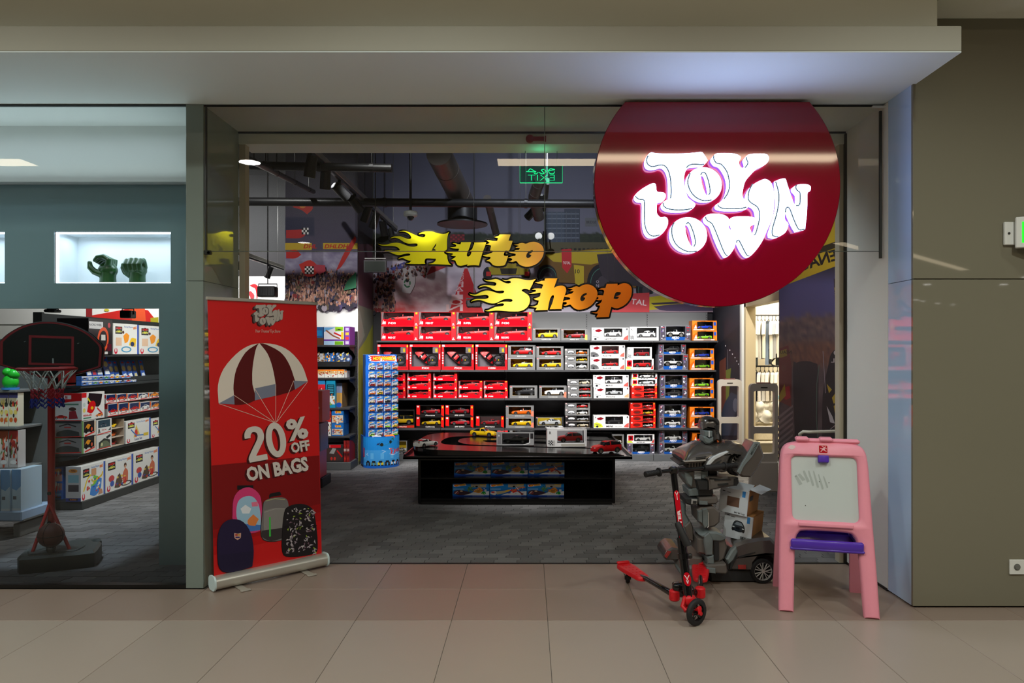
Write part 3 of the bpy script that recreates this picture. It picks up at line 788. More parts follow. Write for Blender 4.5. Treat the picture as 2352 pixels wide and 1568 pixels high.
flame_sign('flame_lettering', AUTO, 'yellow flame letters reading Auto, hanging above the car shelves', grad_mat('flame_yellow', PX(870, YL), PX(1250, YL),
    [(0, (205, 200, 5)), (.45, (240, 226, 20)), (.75, (245, 205, 65)), (1, (240, 160, 70))]), [(1088, 575), (1195, 560)], .021)
flame_sign('flame_lettering', SHOP, 'orange flame letters reading Shop, hanging lower right of the yellow letters', grad_mat('flame_orange', PX(1075, YL), PX(1450, YL),
    [(0, (250, 240, 50)), (.3, (253, 222, 100)), (.5, (252, 176, 40)), (.75, (250, 138, 30)), (1, (250, 120, 20))]), [(1088, 690), (1192, 640), (1395, 650), (1411, 650)], .021)
for x in (-1.5, .9): light('SPOT', 'letter_spot', (x, 6.3, 4.4), 170, NEUT, target=(x * .6 - .1, 8.2, 2.5), spot=1.1, blend=1.0, radius=.3)

# ---- exit sign seen from behind, hanging under the beam
M_exitg = mat('exit_green', (20, 225, 140), .3, emit=1.2)
YE = 5.90
ex = empty('hanging_exit_sign', (PX(1243, YE), YE, PZ(400, YE)), label='green edge lit glass exit sign hanging from the beam, lettering seen reversed', cat='exit sign')
ew, eh = 97 * YE / F / 2, 39 * YE / F / 2
M_exp = pane_mat('exit_acrylic', (.35, .75, .6), 1.45, extra=.02)
obj('acrylic_plate', MB().bb(-ew, ew, -.004, .004, -eh, eh), M_exp, ex)
obj('lit_edge', MB().bb(-ew, ew, -.005, .005, -eh - .003, -eh + .001).bb(-ew - .002, -ew, -.005, .005, -eh, eh).bb(ew, ew + .002, -.005, .005, -eh, eh), M_exitg, ex)
tp = Pr(T=lambda u, h, v: (u, -.004 - h, v))
tp.text('TIXE'[::-1], 0, -eh * .78, .05, (20, 225, 140), 'c', bold=-.02, mirror=True, w=.22)
t_ = tp.obj('exit_lettering', M_exitg, ex)
kw = Pr(T=lambda u, h, v: (u, -.004 - h, v))
q = lambda l: [(PX(840 + x / 3.0156, YE) - ex.location.x, PZ(220 + y / 3.0156, YE) - ex.location.z) for x, y in l]
for l in ([(1112,525),(1180,528),(1140,505),(1125,520)], [(1165,535),(1180,542),(1195,530)], [(1200,530),(1225,542),(1250,525),(1235,510),(1215,515),(1240,540)], [(1262,520),(1310,512),(1280,505),(1265,520),(1275,538),(1300,540),(1308,525)]):
    kw.line(q(smooth_loop(l, 3, closed=False)), .006, (20, 225, 140))
kw.obj('exit_script', M_exitg, ex)
for dx in (-.13, .13):
    obj('hanger', MB().cyl((dx, 0, eh), (dx, 0, 3.33 - ex.location.z), .002, n=6), M_wire, ex)
light('POINT', 'exit_glow', (ex.location.x, YE - .05, ex.location.z + eh + .03), .25, (.1, 1, .5), radius=.02)

# small red break handle on the beam
rh = empty('red_release_handle', (PX(1230, YI), YI - .002, PZ(320, YI)), label='small red release handle on the grey beam above the entrance', cat='handle')
M_rh = mat('red_plastic_dark', (150, 30, 40), .4)
obj('disc', MB().cyl((-.045, 0, 0), (-.045, -.02, 0), .032, n=20).cyl((-.045, -.02, 0), (-.045, -.03, 0), .018, n=16), M_rh, rh, smooth=30)
obj('lever', MB().box((.02, -.012, 0), (.1, .02, .035), b=.004).box((.075, -.012, 0), (.016, .024, .045), b=.003), M_rh, rh)

# wall mounted exit sign and socket on the olive wall
we = empty('wall_exit_sign', (PX(2308, YR), YR, PZ(537, YR)), label='white exit sign with green letters sticking out of the olive wall', cat='exit sign')
M_wp = mat('white_plastic', (222, 225, 222), .4)
obj('bracket', MB().box((.02, -.012, 0), (.07, .02, .15), b=.004).cyl((.012, -.022, 0), (.012, -.026, 0), .008, n=10, mi=1), [M_wp, mat('screw_grey', (90, 92, 90), .3, metal=.8)], we)
lb = Matrix.Translation((.05, -.02, 0)) @ Matrix.Rotation(-.45, 4, 'Z')
body = MB().box((.2, -.02, 0), (.40, .035, .2), b=.005, M=lb)
obj('housing', body, M_wp, we)
et = Pr(T=lambda u, h, v: lb @ Vector((u, -.038 - h, v)))
et.text('EXIT', .035, -.065, .13, (10, 225, 20), bold=.02)
et.obj('lettering', mat('exit_letter_green', (12, 215, 25), .4, emit=1.6), we)
so = empty('wall_socket', (PX(2334, YR), YR, PZ(1301, YR)), label='white square power socket low on the olive wall', cat='socket')
obj('plate', MB().box((0, -.005, 0), (.095, .01, .095), b=.002), M_wp, so)
obj('insert', MB().lathe([(.022, 0), (.022, .002), (.016, .002), (.015, -.006), (1e-6, -.006)], (0, -.0105, 0), 'Y', 20), mat('socket_grey', (110, 112, 108), .4), so, smooth=30)

# ================================================================ ROLL-UP BANNER
BL = Vector((-2.209, 5.034, 0)); BR = Vector((-1.597, 5.619, 0))
ba = math.atan2(BR.y - BL.y, BR.x - BL.x); BWd = (BR - BL).length
bn = empty('roll_up_banner', ((BL.x + BR.x) / 2, (BL.y + BR.y) / 2, 0), (0, 0, ba), label='tall red roll-up banner with a striped parachute and backpacks, beside the left pillar', cat='banner')
M_alu = mat('banner_aluminium', (196, 192, 182), .35, metal=.55)
hb = MB().prism(rrect(-.055, .012, .055, .1, .035, 5), -BWd / 2, BWd / 2, fn=lambda u, y, v: (y, u, v))
obj('base_housing', hb, M_alu, bn, smooth=40)
for s in (-1, 1):
    obj('end_cap', MB().prism(rrect(-.062, .006, .062, .108, .038, 5), 0, .012 * s, fn=lambda u, y, v, s=s: (s * BWd / 2 + y, u, v)), mat('cap_pale', (205, 225, 228), .35), bn, smooth=40)
for s in (-.26, .24):
    obj('swivel_foot', MB().box((s, -.03, .005), (.05, .26, .008), b=.002).box((s, -.158, .006), (.07, .03, .01), b=.003), M_alu, bn)
ZT, ZB = 2.045, 0.095
# print corners in the photo -> local sheet coordinates
def homog(src, dst):
    A = []; B = []
    for (x, y), (u, v) in zip(src, dst):
        A.append([x, y, 1, 0, 0, 0, -u * x, -u * y]); B.append(u)
        A.append([0, 0, 0, x, y, 1, -v * x, -v * y]); B.append(v)
    n = 8
    for i in range(n):
        p = max(range(i, n), key=lambda r: abs(A[r][i])); A[i], A[p] = A[p], A[i]; B[i], B[p] = B[p], B[i]
        for r in range(n):
            if r != i:
                f = A[r][i] / A[i][i]
                A[r] = [a - f * b for a, b in zip(A[r], A[i])]; B[r] -= f * B[i]
    h = [B[i] / A[i][i] for i in range(n)]
    return lambda x, y: ((h[0] * x + h[1] * y + h[2]) / (h[6] * x + h[7] * y + 1), (h[3] * x + h[4] * y + h[5]) / (h[6] * x + h[7] * y + 1))
SHW = -.045
hw = BWd / 2 - .012
mpb = homog([(478, 684), (725, 703), (743.5, 1279), (491, 1332)], [(-hw, ZT), (hw, ZT), (hw, ZB), (-hw, ZB)])
def sheet(u, h, v):
    t = (v - ZB) / (ZT - ZB)
    return (u + SHW * t, .02 - h, v)
bp = Pr(mpb, sheet, base=0)
N = 14
shm = MB(); vs = []
for j in range(N + 1):
    for i in range(9):
        u = -hw + 2 * hw * i / 8; v = ZB + (ZT - ZB) * j / N
        vs.append(sheet(u, -.0005, v))
shm.add(vs, [(j * 9 + i, j * 9 + i + 1, (j + 1) * 9 + i + 1, (j + 1) * 9 + i) for j in range(N) for i in range(8)])
obj('print_sheet', shm, mat('banner_red', (206, 10, 12), .45), bn, smooth=60)
obj('top_rail', MB().box((SHW, .02, ZT + .006), (2 * hw + .02, .022, .024), b=.004), M_alu, bn)
bp.base = .0008
def c3(l): return crop(l, 450, 660, 2.178)
bp.DZ = 3e-5
# the darker lower field, cut in strips so that it follows the sheet
def field(pts, col): bp.poly(pts, col)
field([(486.5, 1067), (735, 1047), (739, 1160), (489, 1220)], (128, 6, 10))
field([(489, 1220), (739, 1160), (740, 1180), (489.4, 1240)], (150, 7, 10))
field([(489.4, 1240), (740, 1180), (741, 1200), (489.8, 1260)], (172, 8, 11))
field([(489.8, 1260), (741, 1200), (741.6, 1220), (490, 1280)], (192, 9, 12))
# logo
lx = lambda p: (583 + (p[0] - 1452) * .168 , 700 + (p[1] - 354) * .196)
for dx, dy, colr in ((-7, 4, (60, 8, 10)), (-4, 2, (84, 76, 74)), (0, 0, (178, 170, 162))):
    for o, hs in TT: bp.poly([(lx(p)[0] + dx, lx(p)[1] + dy) for p in o], colr, [[(lx(p)[0] + dx, lx(p)[1] + dy) for p in h] for h in hs])
bp.text('Your Trusted Toy Store', 586, 762, 6.5, (205, 190, 180), w=57, down=True, shear=.2, bold=0, rot=.035)
# parachute
bp.curve(c3([(115,570),(112,480),(140,400),(200,330),(260,290),(320,277),(400,285),(470,320),(530,390),(560,470),(495,505),(402,538),(297,558),(193,576)]), (222, 212, 200))
for l in ([(305,282),(250,320),(205,400),(190,480),(192,530),(195,580),(297,560),(285,480),(285,400),(300,310),(315,278)], [(320,277),(360,330),(385,400),(400,480),(402,540),(497,508),(488,440),(460,370),(420,320),(350,282)]):
    bp.curve(c3(l), (88, 10, 12), corner=100)
for l in ([(115,572),(193,532),(195,578)], [(297,500),(400,480),(402,538),(297,560)], [(490,466),(560,470),(497,510)]): bp.poly(c3(l), (122, 128, 148))
for a in ((117,573),(193,532),(297,502),(401,482),(490,466),(558,474)): bp.line(c3([a, (401 + (a[0] - 380) * .03, 672)]), 1.1, (226, 190, 176))
# offer
for dx, dy, colr in ((-5, 3.5, (70, 8, 10)), (-2.5, 1.8, (70, 8, 10)), (0, 0, (214, 206, 200))):
    kw_ = dict(down=True, rot=-.17)
    D0 = [ellipse(28, 50, 28.5, 50.5, 28), ellipse(28, 50, 11, 33, 24)]
    D2 = smooth_loop([(1, 70), (18, 70), (19, 77), (24, 84), (30, 85), (37, 81), (39, 73), (37, 65), (33, 58), (4, 16), (4, 0), (57, 0), (57, 16), (25, 16), (50, 51), (56, 64), (57, 75), (53, 89), (43, 98), (28, 101), (13, 98), (4, 88), (1, 77)], 3, 50)
    for dl, ox_, oy_ in ((D2, 572, 1062), (D0, 620, 1053)):
        lp = [[(ox_ + dx + x * .80 * math.cos(-.17) + y * .80 * math.sin(-.17) * 1.0, oy_ + dy + x * .80 * math.sin(-.17) - y * .80) for x, y in l] for l in (dl if dl is D0 else [dl])]
        bp.poly(lp[0], colr, lp[1:])
    bp.text('%', 664 + dx, 1011 + dy, 46, colr, w=48, bold=.035, **kw_)
    bp.text('OFF', 672 + dx, 1040 + dy, 22, colr, w=43, bold=.04, **kw_)
    bp.text('ON BAGS', 570 + dx, 1104 + dy, 30, colr, w=144, bold=.045, **kw_)
# four backpacks
def pack(l, base, edge, sub=()):
    bp.curve(c3([(x - 4, y + 3) for x, y in l]), edge); bp.curve(c3(l), base)
    for s_, col in sub: bp.curve(c3(s_), col)
bp.rect(*c3([(208, 990)])[0], *c3([(290, 1012)])[0], (20, 16, 22))
pack([(185,1140),(190,1060),(220,1015),(270,1000),(315,1030),(332,1080),(335,1200),(320,1228),(250,1235),(190,1170)], (214, 60, 120), (120, 10, 50),
     [([(205,1150),(210,1080),(240,1050),(285,1048),(315,1085),(328,1150),(328,1215),(300,1225),(230,1200)], (158, 196, 222)), ([(215,1200),(250,1190),(330,1195),(325,1222),(260,1228)], (70, 120, 196)),
      ([(225,1110),(250,1090),(280,1110),(270,1135),(235,1135)], (225, 232, 240)), ([(262,1170),(290,1140),(318,1165),(300,1200),(268,1195)], (226, 132, 70)), ([(280,1078),(312,1074),(314,1098),(284,1100)], (230, 120, 150))])
bp.curve(c3([(370,1060),(375,1035),(425,1025),(432,1040),(420,1045),(385,1050)]), (24, 20, 22))
pack([(340,1110),(350,1070),(400,1055),(450,1058),(468,1090),(470,1180),(455,1262),(380,1280),(332,1250)], (116, 112, 112), (40, 34, 34),
     [([(345,1122),(400,1108),(455,1110),(452,1245),(370,1270),(345,1230)], (136, 132, 130)), ([(333,1225),(445,1210),(448,1262),(380,1280),(334,1255)], (58, 52, 54)), ([(370,1155),(378,1155),(380,1255),(371,1256)], (60, 190, 70))])
bp.line(c3([(345, 1130), (400, 1113), (455, 1114)]), 1.3, (160, 158, 152)); bp.line(c3([(352, 1072), (400, 1060), (450, 1066)]), 1.4, (176, 182, 120))
camo = [(450,1130),(470,1100),(530,1088),(585,1110),(605,1170),(618,1300),(600,1345),(480,1360),(442,1335),(440,1230)]
pack(camo, (28, 22, 26), (16, 10, 12))
for i in range(120):
    t = R.random(); u = R.random()
    x = 452 + 150 * u + 6 * t; y = 1110 + 225 * t + (14 if u < .12 or u > .9 else 0)
    colr = R.choice([(196, 188, 190), (182, 172, 180), (160, 146, 156), (180, 170, 176), (150, 176, 60), (120, 92, 108)])
    a = R.uniform(0, PI); s_ = R.uniform(5, 15)
    bp.poly(c3([(x + s_ * math.cos(a), y + s_ * math.sin(a)), (x + 4.5 * math.cos(a + 1.4), y + 4.5 * math.sin(a + 1.4)), (x - s_ * .8 * math.cos(a + .5), y - s_ * .8 * math.sin(a + .5)), (x - 3 * math.cos(a + 1.7), y - 3 * math.sin(a + 1.7))]), colr)
bp.line(c3([(445, 1205), (530, 1212), (612, 1200)]), 1.6, (16, 12, 14))
pack([(112,1240),(140,1180),(190,1163),(240,1180),(278,1240),(292,1330),(285,1410),(180,1440),(120,1420),(108,1330)], (36, 26, 62), (18, 10, 30),
     [([(116,1350),(200,1340),(288,1330),(284,1408),(180,1436),(122,1416)], (32, 24, 56))])
cr = c3([(209, 1252)])[0]
bp.curve([(cr[0] - 8, cr[1] - 8), (cr[0], cr[1] - 6), (cr[0] + 8, cr[1] - 8), (cr[0] + 7, cr[1] + 4), (cr[0], cr[1] + 9), (cr[0] - 7, cr[1] + 4)], (216, 168, 150))
bp.rect(cr[0] - 5.5, cr[1] - 5, cr[0], cr[1] - 1, (180, 50, 50)); bp.rect(cr[0], cr[1] - 5, cr[0] + 5.5, cr[1] - 1, (190, 150, 60)); bp.rect(cr[0] - 5, cr[1] + 1, cr[0] + 5, cr[1] + 4.5, (60, 50, 110))
bp.obj('print', PRINT_MATT, bn)
obj('support_pole', MB().cyl((0, .05, .06), (SHW, .04, ZT), .009, n=8), M_alu, bn)
# ================================================================ PRINTED WALL GRAPHICS
YB = 11.69
ZMB = PZ(717, 11.7)
def k4(l): return crop(l, 440, 220, 3.015)
def k5(l): return crop(l, 840, 220, 3.0156)
def k6(l): return crop(l, 1340, 200, 2.904)
def crowd(m, x0, x1, y0, y1, n, seed, s0=5, s1=9):
    r = random.Random(seed)
    pts = sorted(((r.uniform(y0, y1), r.uniform(x0, x1)) for _ in range(n)))
    for y, x in pts:
        t = (y - y0) / (y1 - y0)
        s = s0 + (s1 - s0) * t
        m.ell(x, y + s * .9, s * .75, s * .85, r.choice([(40, 34, 52), (30, 28, 38), (66, 40, 48), (120, 30, 34), (72, 60, 96), (48, 44, 70), (150, 140, 150), (96, 84, 62)]), 8)
        m.ell(x, y, s * .34, s * .42, r.choice([(150, 108, 92), (98, 66, 56), (56, 40, 38), (172, 128, 108)]), 8)
        if r.random() < .55:
            a = r.uniform(-.5, .5)
            m.line([(x + s * .5, y + s * .6), (x + s * (.6 + a * .5), y - s * .5), (x + s * (.5 + a), y - s * 1.5)], s * .22, r.choice([(168, 122, 104), (132, 92, 80), (190, 146, 124)]))
    return m

# ---- back wall: race track at dusk
mb_ = empty('track_mural', (0, YB, 0), label='wide printed wall mural of a race track with yellow racing cars, above the car shelves', cat='mural')
xa, xb = PX(857, YB), 2.995
obj('mural_board', MB().bb(xa, xb, 0, .009, ZMB, ZC), mat('mural_base', (62, 60, 72), .6), mb_)
m = Pr(lambda x, y: (PX(x, YB), PZ(y, YB)), base=.0006)
XR_ = VX + xb * F / YB
r_ = random.Random(3)
def track_px(x, y):
    sky = mixc((66, 68, 88), (112, 110, 128), (y - 345) / 200 + .25 * fbm(x / 160, y / 60))
    tree_y = 536 + 13 * fbm(x / 26, 3.1, 4) + 4 * fbm(x / 6, 9.1, 2)
    c = mixc(sky, mixc((24, 30, 24), (62, 70, 50), .5 + .9 * fbm(x / 7, y / 5, 3)), sstep(tree_y - 2, tree_y + 2, y))
    low = mixc((56, 58, 52), (120, 104, 104), .5 + .8 * fbm(x / 20, y / 6, 3))
    c = mixc(c, low, sstep(560, 575, y))
    g = mixc((176, 164, 176), (212, 204, 214), .5 + .7 * fbm(x / 90 + y / 160, y / 14, 4))
    edge = 596 - .02 * (x - 1000)
    c = mixc(c, g, sstep(edge - 3, edge + 4, y))
    if y > 585:
        d = math.exp(-((x - 970) / 75) ** 2 - ((y - 672) / 34) ** 2)
        c = mixc(c, mixc((150, 110, 122), (232, 216, 222), .5 + 1.1 * fbm(x / 28, y / 18, 5)), 1.3 * d)
        d2 = math.exp(-((x - 905) / 60) ** 2 - ((y - 708) / 16) ** 2)
        c = mixc(c, (186, 62, 62), d2 * (.9 + fbm(x / 15, y / 10)))
        c = mixc(c, (74, 66, 78), sstep(0, 1, (x - 1180) / 90) * (1 - sstep(640, 690, y)) * .85)
    return c
m.grid(857, 345, XR_, 717, 196, 100, track_px)
m.rect(1252, 486, 1296, 575, (70, 80, 98)); m.rect(1296, 480, 1332, 575, (60, 66, 82))
for i in range(7): m.rect(1254, 490 + i * 11, 1330, 492.2 + i * 11, (112, 120, 136))
for i in range(7): m.rect(1256 + i * 11, 486, 1257.5 + i * 11, 570, (86, 92, 104))
m.rect(1344, 500, 1372, 520, (98, 98, 104)); m.text('BRIDGE', 1347, 513, 6, (50, 50, 56), down=True, w=22)
m.rect(1250, 556, 1480, 600, (92, 84, 60)); m.rect(1286, 574, 1410, 582, (120, 108, 40))
for i in range(12): m.rect(1288 + i * 10, 570, 1294 + i * 10, 575, (30, 28, 24))
# checked red marker
for i in range(6):
    for j in range(5): m.rect(1034 + i * 5.6, 538 + j * 4.6, 1039 + i * 5.6, 542 + j * 4.6, (150, 44, 54) if (i + j) % 2 else (104, 34, 46))
m.poly([(990, 612), (1044, 598), (1042, 606), (980, 632)], (170, 56, 62))
# red kerb with lettering running away
m.poly(k5([(685, 1195), (705, 1195), (818, 1500), (575, 1500)]), (196, 40, 44))
for i, ch in enumerate('NOITALEXUOZA'):
    y = 714 - 118 * (1 - .865 ** i) * .9; hgt = 19 * .84 ** i
    m.text(ch, 1046 + (714 - y) * .21 - hgt * .1, y, max(hgt * .8, 2), (226, 190, 192), 'c', down=True, w=max(38 * .83 ** i, 4), mirror=True)
# flags and tent at the left
crowd(m, 858, 905, 630, 714, 95, 5, 4, 7)
m.poly(k5([(70, 1140), (210, 1150), (250, 1230), (90, 1240)]), (170, 160, 178)); m.poly(k5([(170, 1195), (270, 1150), (290, 1180), (190, 1215)]), (66, 70, 140))
m.curve(k5([(255, 1200), (330, 1190), (345, 1290), (310, 1370), (250, 1360), (260, 1290)]), (208, 206, 212))
for a in (0, 1.2, 2.4, 3.6, 4.8):
    m.ell(936 + 6 * math.cos(a), 650 + 9 * math.sin(a), 2, 5, (60, 120, 84), 8, rot=a)
crowd(m, 868, 980, 606, 640, 70, 9, 3, 5)
# the far yellow racing car
m.ell(1121, 628, 11, 15, (22, 22, 26), 16); m.ell(1208, 628, 11, 15, (22, 22, 26), 16)
m.curve(k5([(850, 1190), (930, 1150), (960, 1080), (1030, 1080), (1060, 1150), (1130, 1190), (1120, 1240), (870, 1240)]), (168, 150, 30))
m.poly(k5([(930, 1195), (1050, 1195), (1040, 1235), (940, 1235)]), (46, 40, 24)); m.rect(1117, 624, 1128, 634, (190, 40, 36)); m.rect(1205, 624, 1216, 634, (190, 40, 36))
m.rect(1112, 588, 1222, 596, (180, 160, 40)); m.rect(1150, 594, 1156, 612, (40, 36, 26)); m.rect(1186, 594, 1192, 612, (40, 36, 26))
# the large yellow car
m.poly(k5([(1180, 1120), (1560, 1060), (1930, 1070), (1930, 1330), (1560, 1320), (1480, 1300), (1230, 1290)]), (116, 84, 30))
m.poly(k5([(1240, 1100), (1420, 1080), (1700, 1060), (1720, 1130), (1560, 1170), (1300, 1150)]), (188, 164, 36))
m.poly(k5([(1440, 1170), (1510, 1180), (1510, 1330), (1450, 1300)]), (196, 172, 40)); m.text('10', 1326, 628, 9, (40, 36, 30), 'c', down=True)
m.poly(k5([(1355, 1065), (1425, 1060), (1425, 1180), (1395, 1230), (1360, 1190)]), (196, 40, 46)); m.text('TOTAL', 1301.5, 607, 6, (236, 220, 220), 'c', down=True, w=17)
for cx, cy, rx, ry in ((1256, 634, 23, 26), (1382, 650, 34, 44), (1480, 664, 20, 30)):
    m.ell(cx, cy, rx, ry, (28, 27, 32), 26); m.ell(cx + 2, cy + 2, rx * .84, ry * .84, (70, 120, 104), 24); m.ell(cx + 2, cy + 2, rx * .80, ry * .80, (36, 33, 40), 24); m.ell(cx + 3, cy + 3, rx * .42, ry * .45, (70, 62, 70), 18)
m.text('O', 1372, 650, 6, (170, 160, 170), 'c', down=True); m.text('N', 1372, 660, 7, (170, 160, 170), 'c', down=True)
m.curve(k5([(1600, 1100), (1760, 1090), (1930, 1120), (1960, 1330), (1760, 1300), (1640, 1250)]), (60, 52, 60))
# red board and yellow nose at the lower right
m.poly([(1410, 676), (1491, 672), (1491, 717), (1400, 717)], (206, 70, 76)); m.text('TOTAL', 1484, 702, 12, (238, 214, 216), 'r', down=True, w=66, rot=.12)
m.poly([(1491, 676), (XR_, 660), (XR_, 717), (1491, 717)], (150, 128, 140))
m.curve([(1491, 682), (1540, 678), (1600, 686), (XR_, 696), (XR_, 704), (1560, 706), (1491, 712)], (190, 176, 40)); m.curve([(1500, 704), (1560, 698), (1640, 700), (1640, 714), (1530, 714)], (70, 56, 84))
m.poly([(1494, 696), (1600, 690), (1640, 694), (1500, 700)], (60, 50, 60))
m.obj('mural_print', PRINT_MATT, mb_)

# ---- left pier: the crowd
YC = 10.64
mc_ = empty('crowd_mural', (0, YC, 0), label='printed mural of a cheering crowd with red flags, left pier', cat='mural')
zc = PZ(707, YC)
obj('mural_board', MB().bb(-3.605, -2.532, 0, .009, zc, ZC), mat('mural_base', (52, 50, 66), .6), mc_)
m = Pr(lambda x, y: (PX(x, YC), PZ(y, YC)), base=.0006)
x0, x1 = VX - 3.604 * F / YC, VX - 2.533 * F / YC
def crowd_px(x, y):
    c = mixc((44, 42, 54), (80, 72, 96), (y - 400) / 160)
    c = mixc(c, (36, 38, 66), .8 * sstep(496, 502, y) * (1 - sstep(538, 544, y)) * (x < 722))
    c = mixc(c, mixc((120, 112, 146), (190, 186, 206), .5 + 1.2 * fbm(x / 26, y / 16, 4)), sstep(572, 584, y) * (1 - .35 * (716 < x < 742)))
    return mixc(c, mixc((44, 34, 50), (112, 92, 112), .5 + fbm(x / 8, y / 6, 3)), sstep(612, 632, y))
m.grid(x0, 340, x1, 707, 56, 110, crowd_px)
m.rect(x0, 558, 716, 574, (206, 170, 50)); m.rect(742, 558, x1, 572, (206, 170, 50))
for t, x in (('DHL', 697), ('DHL', 745), ('DHL', 776)): m.text(t, x, 570, 9, (200, 40, 34), down=True, w=30, shear=.3, bold=.03)
m.curve(k4([(700, 770), (750, 730), (825, 730), (840, 780), (800, 820), (760, 790)]), (168, 48, 44)); m.ell(695, 474, 7, 4, (190, 120, 60))
m.curve(k4([(655, 930), (760, 925), (810, 915), (790, 960), (750, 985), (655, 985)]), (176, 40, 44)); 
for i in range(4):
    for j in range(3): m.rect(693 + i * 4, 523 + j * 5, 697 + i * 4, 528 + j * 5, (220, 216, 216) if (i + j) % 2 else (24, 22, 26))
m.curve(k4([(655, 1080), (720, 1065), (760, 1100), (720, 1125), (655, 1125)]), (190, 44, 40))
m.curve(k4([(1130, 970), (1060, 1080), (1000, 1210), (1040, 1180), (1100, 1080), (1140, 1000)]), (190, 46, 42)); m.curve(k4([(1000, 1210), (1005, 1245), (1012, 1205)]), (40, 30, 34))
crowd(m, x0 + 4, x1 - 4, 622, 700, 330, 21, 4, 9)
m.curve(k4([(750, 1170), (830, 1140), (900, 1200), (850, 1250), (790, 1245)]), (196, 50, 44))
for i in range(5):
    for j in range(4): m.rect(702 + i * 4.2, 612 + j * 4.4, 706.2 + i * 4.2, 616.4 + j * 4.4, (226, 222, 222) if (i + j) % 2 else (26, 24, 28))
m.curve(k4([(860, 1170), (930, 1175), (935, 1215), (890, 1240), (855, 1200)]), (176, 60, 76))
m.curve(k4([(1145, 1220), (1080, 1290), (1060, 1350), (1145, 1330)]), (52, 118, 84))
m.obj('mural_print', PRINT_MATT, mc_)
# pier side, towards the shelves
ms_ = empty('pier_side_mural', (-2.53, 11.2, 0), label='narrow grassy green printed strip on the side of the pier', cat='mural')
obj('mural_board', MB().bb(0, .006, -.54, .49, 0, ZC), mat('mural_base2', (92, 96, 78), .6), ms_)
def sidemap(px, py):
    Y = -2.524 * F / (px - VX); return (Y - 11.2, PZ(py, Y))
m = Pr(sidemap, lambda u, h, v: (.006 + h, u, v), base=.0005)
m.poly([(822.5, 345), (856, 345), (856, 717), (822.5, 717)], (104, 72, 84)); m.poly([(822.5, 345), (856, 345), (856, 560), (822.5, 560)], (58, 56, 66))
m.poly([(823, 700), (856, 712), (856, 812), (823, 812)], (116, 118, 104)); m.poly([(823, 805), (840, 780), (856, 745), (856, 1050), (823, 1060)], (150, 150, 56))
m.poly([(823, 712), (826, 712), (838, 770), (823, 800)], (140, 142, 128))
m.obj('mural_print', PRINT_MATT, ms_)

# ---- right hand wall of the shop
def rightmap(px, py, X=2.998):
    Y = X * F / (px - VX); return (Y, PZ(py, Y))
mr_ = empty('side_wall_mural', (2.998, 7.2, 0), label='dark printed mural of a racing car rear on the right shop wall behind the easel', cat='mural')
obj('mural_board', MB().bb(-.004, 0, YI + .08 - 7.2, 8.59 - 7.2, 0.02, ZC), mat('mural_base', (52, 50, 66), .6), mr_)
m = Pr(lambda x, y: (rightmap(x, y)[0] - 7.2, rightmap(x, y)[1]), lambda u, h, v: (-.004 - h, u, v), base=.0005)
def s6(l): return crop(l, 1600, 640, 3.733)
def side_px(x, y):
    c = mixc((48, 46, 56), (92, 90, 140), sstep(600, 660, y))
    hill = 735 + 26 * fbm(x / 34, 2.2, 4) - (x - 1790) * .12
    c = mixc(c, mixc((84, 74, 84), (140, 118, 112), .5 + 1.2 * fbm(x / 14, y / 9, 4)), sstep(hill - 8, hill + 8, y))
    c = mixc(c, mixc((96, 70, 66), (150, 104, 82), .5 + 1.3 * fbm(x / 9, y / 5, 4)), sstep(770, 800, y) * (1 - sstep(830, 860, y)))
    return mixc(c, mixc((74, 64, 70), (118, 104, 108), .5 + fbm(x / 20, y / 40, 4)), sstep(830, 870, y))
m.grid(1791, 300, 2060, 1380, 50, 110, side_px)
m.poly([(1791, 560), (1990, 470), (1990, 585), (1791, 660)], (196, 168, 44))
m.poly([(1791, 600), (1990, 530), (1990, 545), (1791, 614)], (60, 52, 36))
m.text('RENAULT', 1802, 634, 24, (40, 36, 34), down=True, w=150, rot=-.3, mirror=True, bold=.03)
m.poly(s6([(1180, 0), (1250, 0), (1250, 320), (1195, 300)]), (56, 44, 46)); m.text('BILSTEIN', 1917, 660, 9, (160, 140, 70), down=True, rot=PI / 2 - .1, w=70)
m.poly(s6([(710, 600), (790, 570), (820, 760), (815, 1100), (710, 1050)]), (120, 62, 56)); m.poly(s6([(715, 620), (775, 600), (780, 660), (715, 680)]), (150, 130, 56)); m.text('NEAU', 1793, 812, 7, (60, 50, 30), down=True, mirror=True)
m.ell(1801, 845, 6, 7, (120, 70, 60)); m.curve(s6([(740, 930), (800, 920), (810, 1020), (770, 1040), (735, 1000)]), (176, 44, 56))
m.poly(s6([(710, 1000), (760, 900), (770, 1000), (715, 1060)]), (170, 140, 50))
m.curve(s6([(830, 780), (860, 720), (950, 705), (1040, 730), (1050, 900), (1040, 1500), (850, 1500)]), (48, 44, 50)); m.line(s6([(1055, 740), (1035, 900), (1032, 1200), (1050, 1480)]), 1.8, (84, 116, 104))
m.curve(s6([(1130, 760), (1160, 640), (1240, 590), (1400, 580), (1400, 1500), (1080, 1500), (1085, 1000)]), (40, 37, 42)); m.ell(1920, 810, 4, 5, (190, 186, 186)); m.ell(1929, 808, 4, 5, (190, 186, 186))
m.text('STEEL', 1910, 832, 9, (206, 198, 198), down=True, w=46, mirror=True)
m.line(s6([(1088, 620), (1110, 980)]), 1.8, (150, 140, 150))
m.poly(s6([(1120, 900), (1165, 950), (1140, 980)]), (196, 170, 60)); m.poly(s6([(1165, 1020), (1195, 980), (1230, 1050), (1180, 1070)]), (196, 170, 60)); m.poly(s6([(1180, 1090), (1230, 1060), (1230, 1190), (1200, 1200)]), (196, 170, 60))
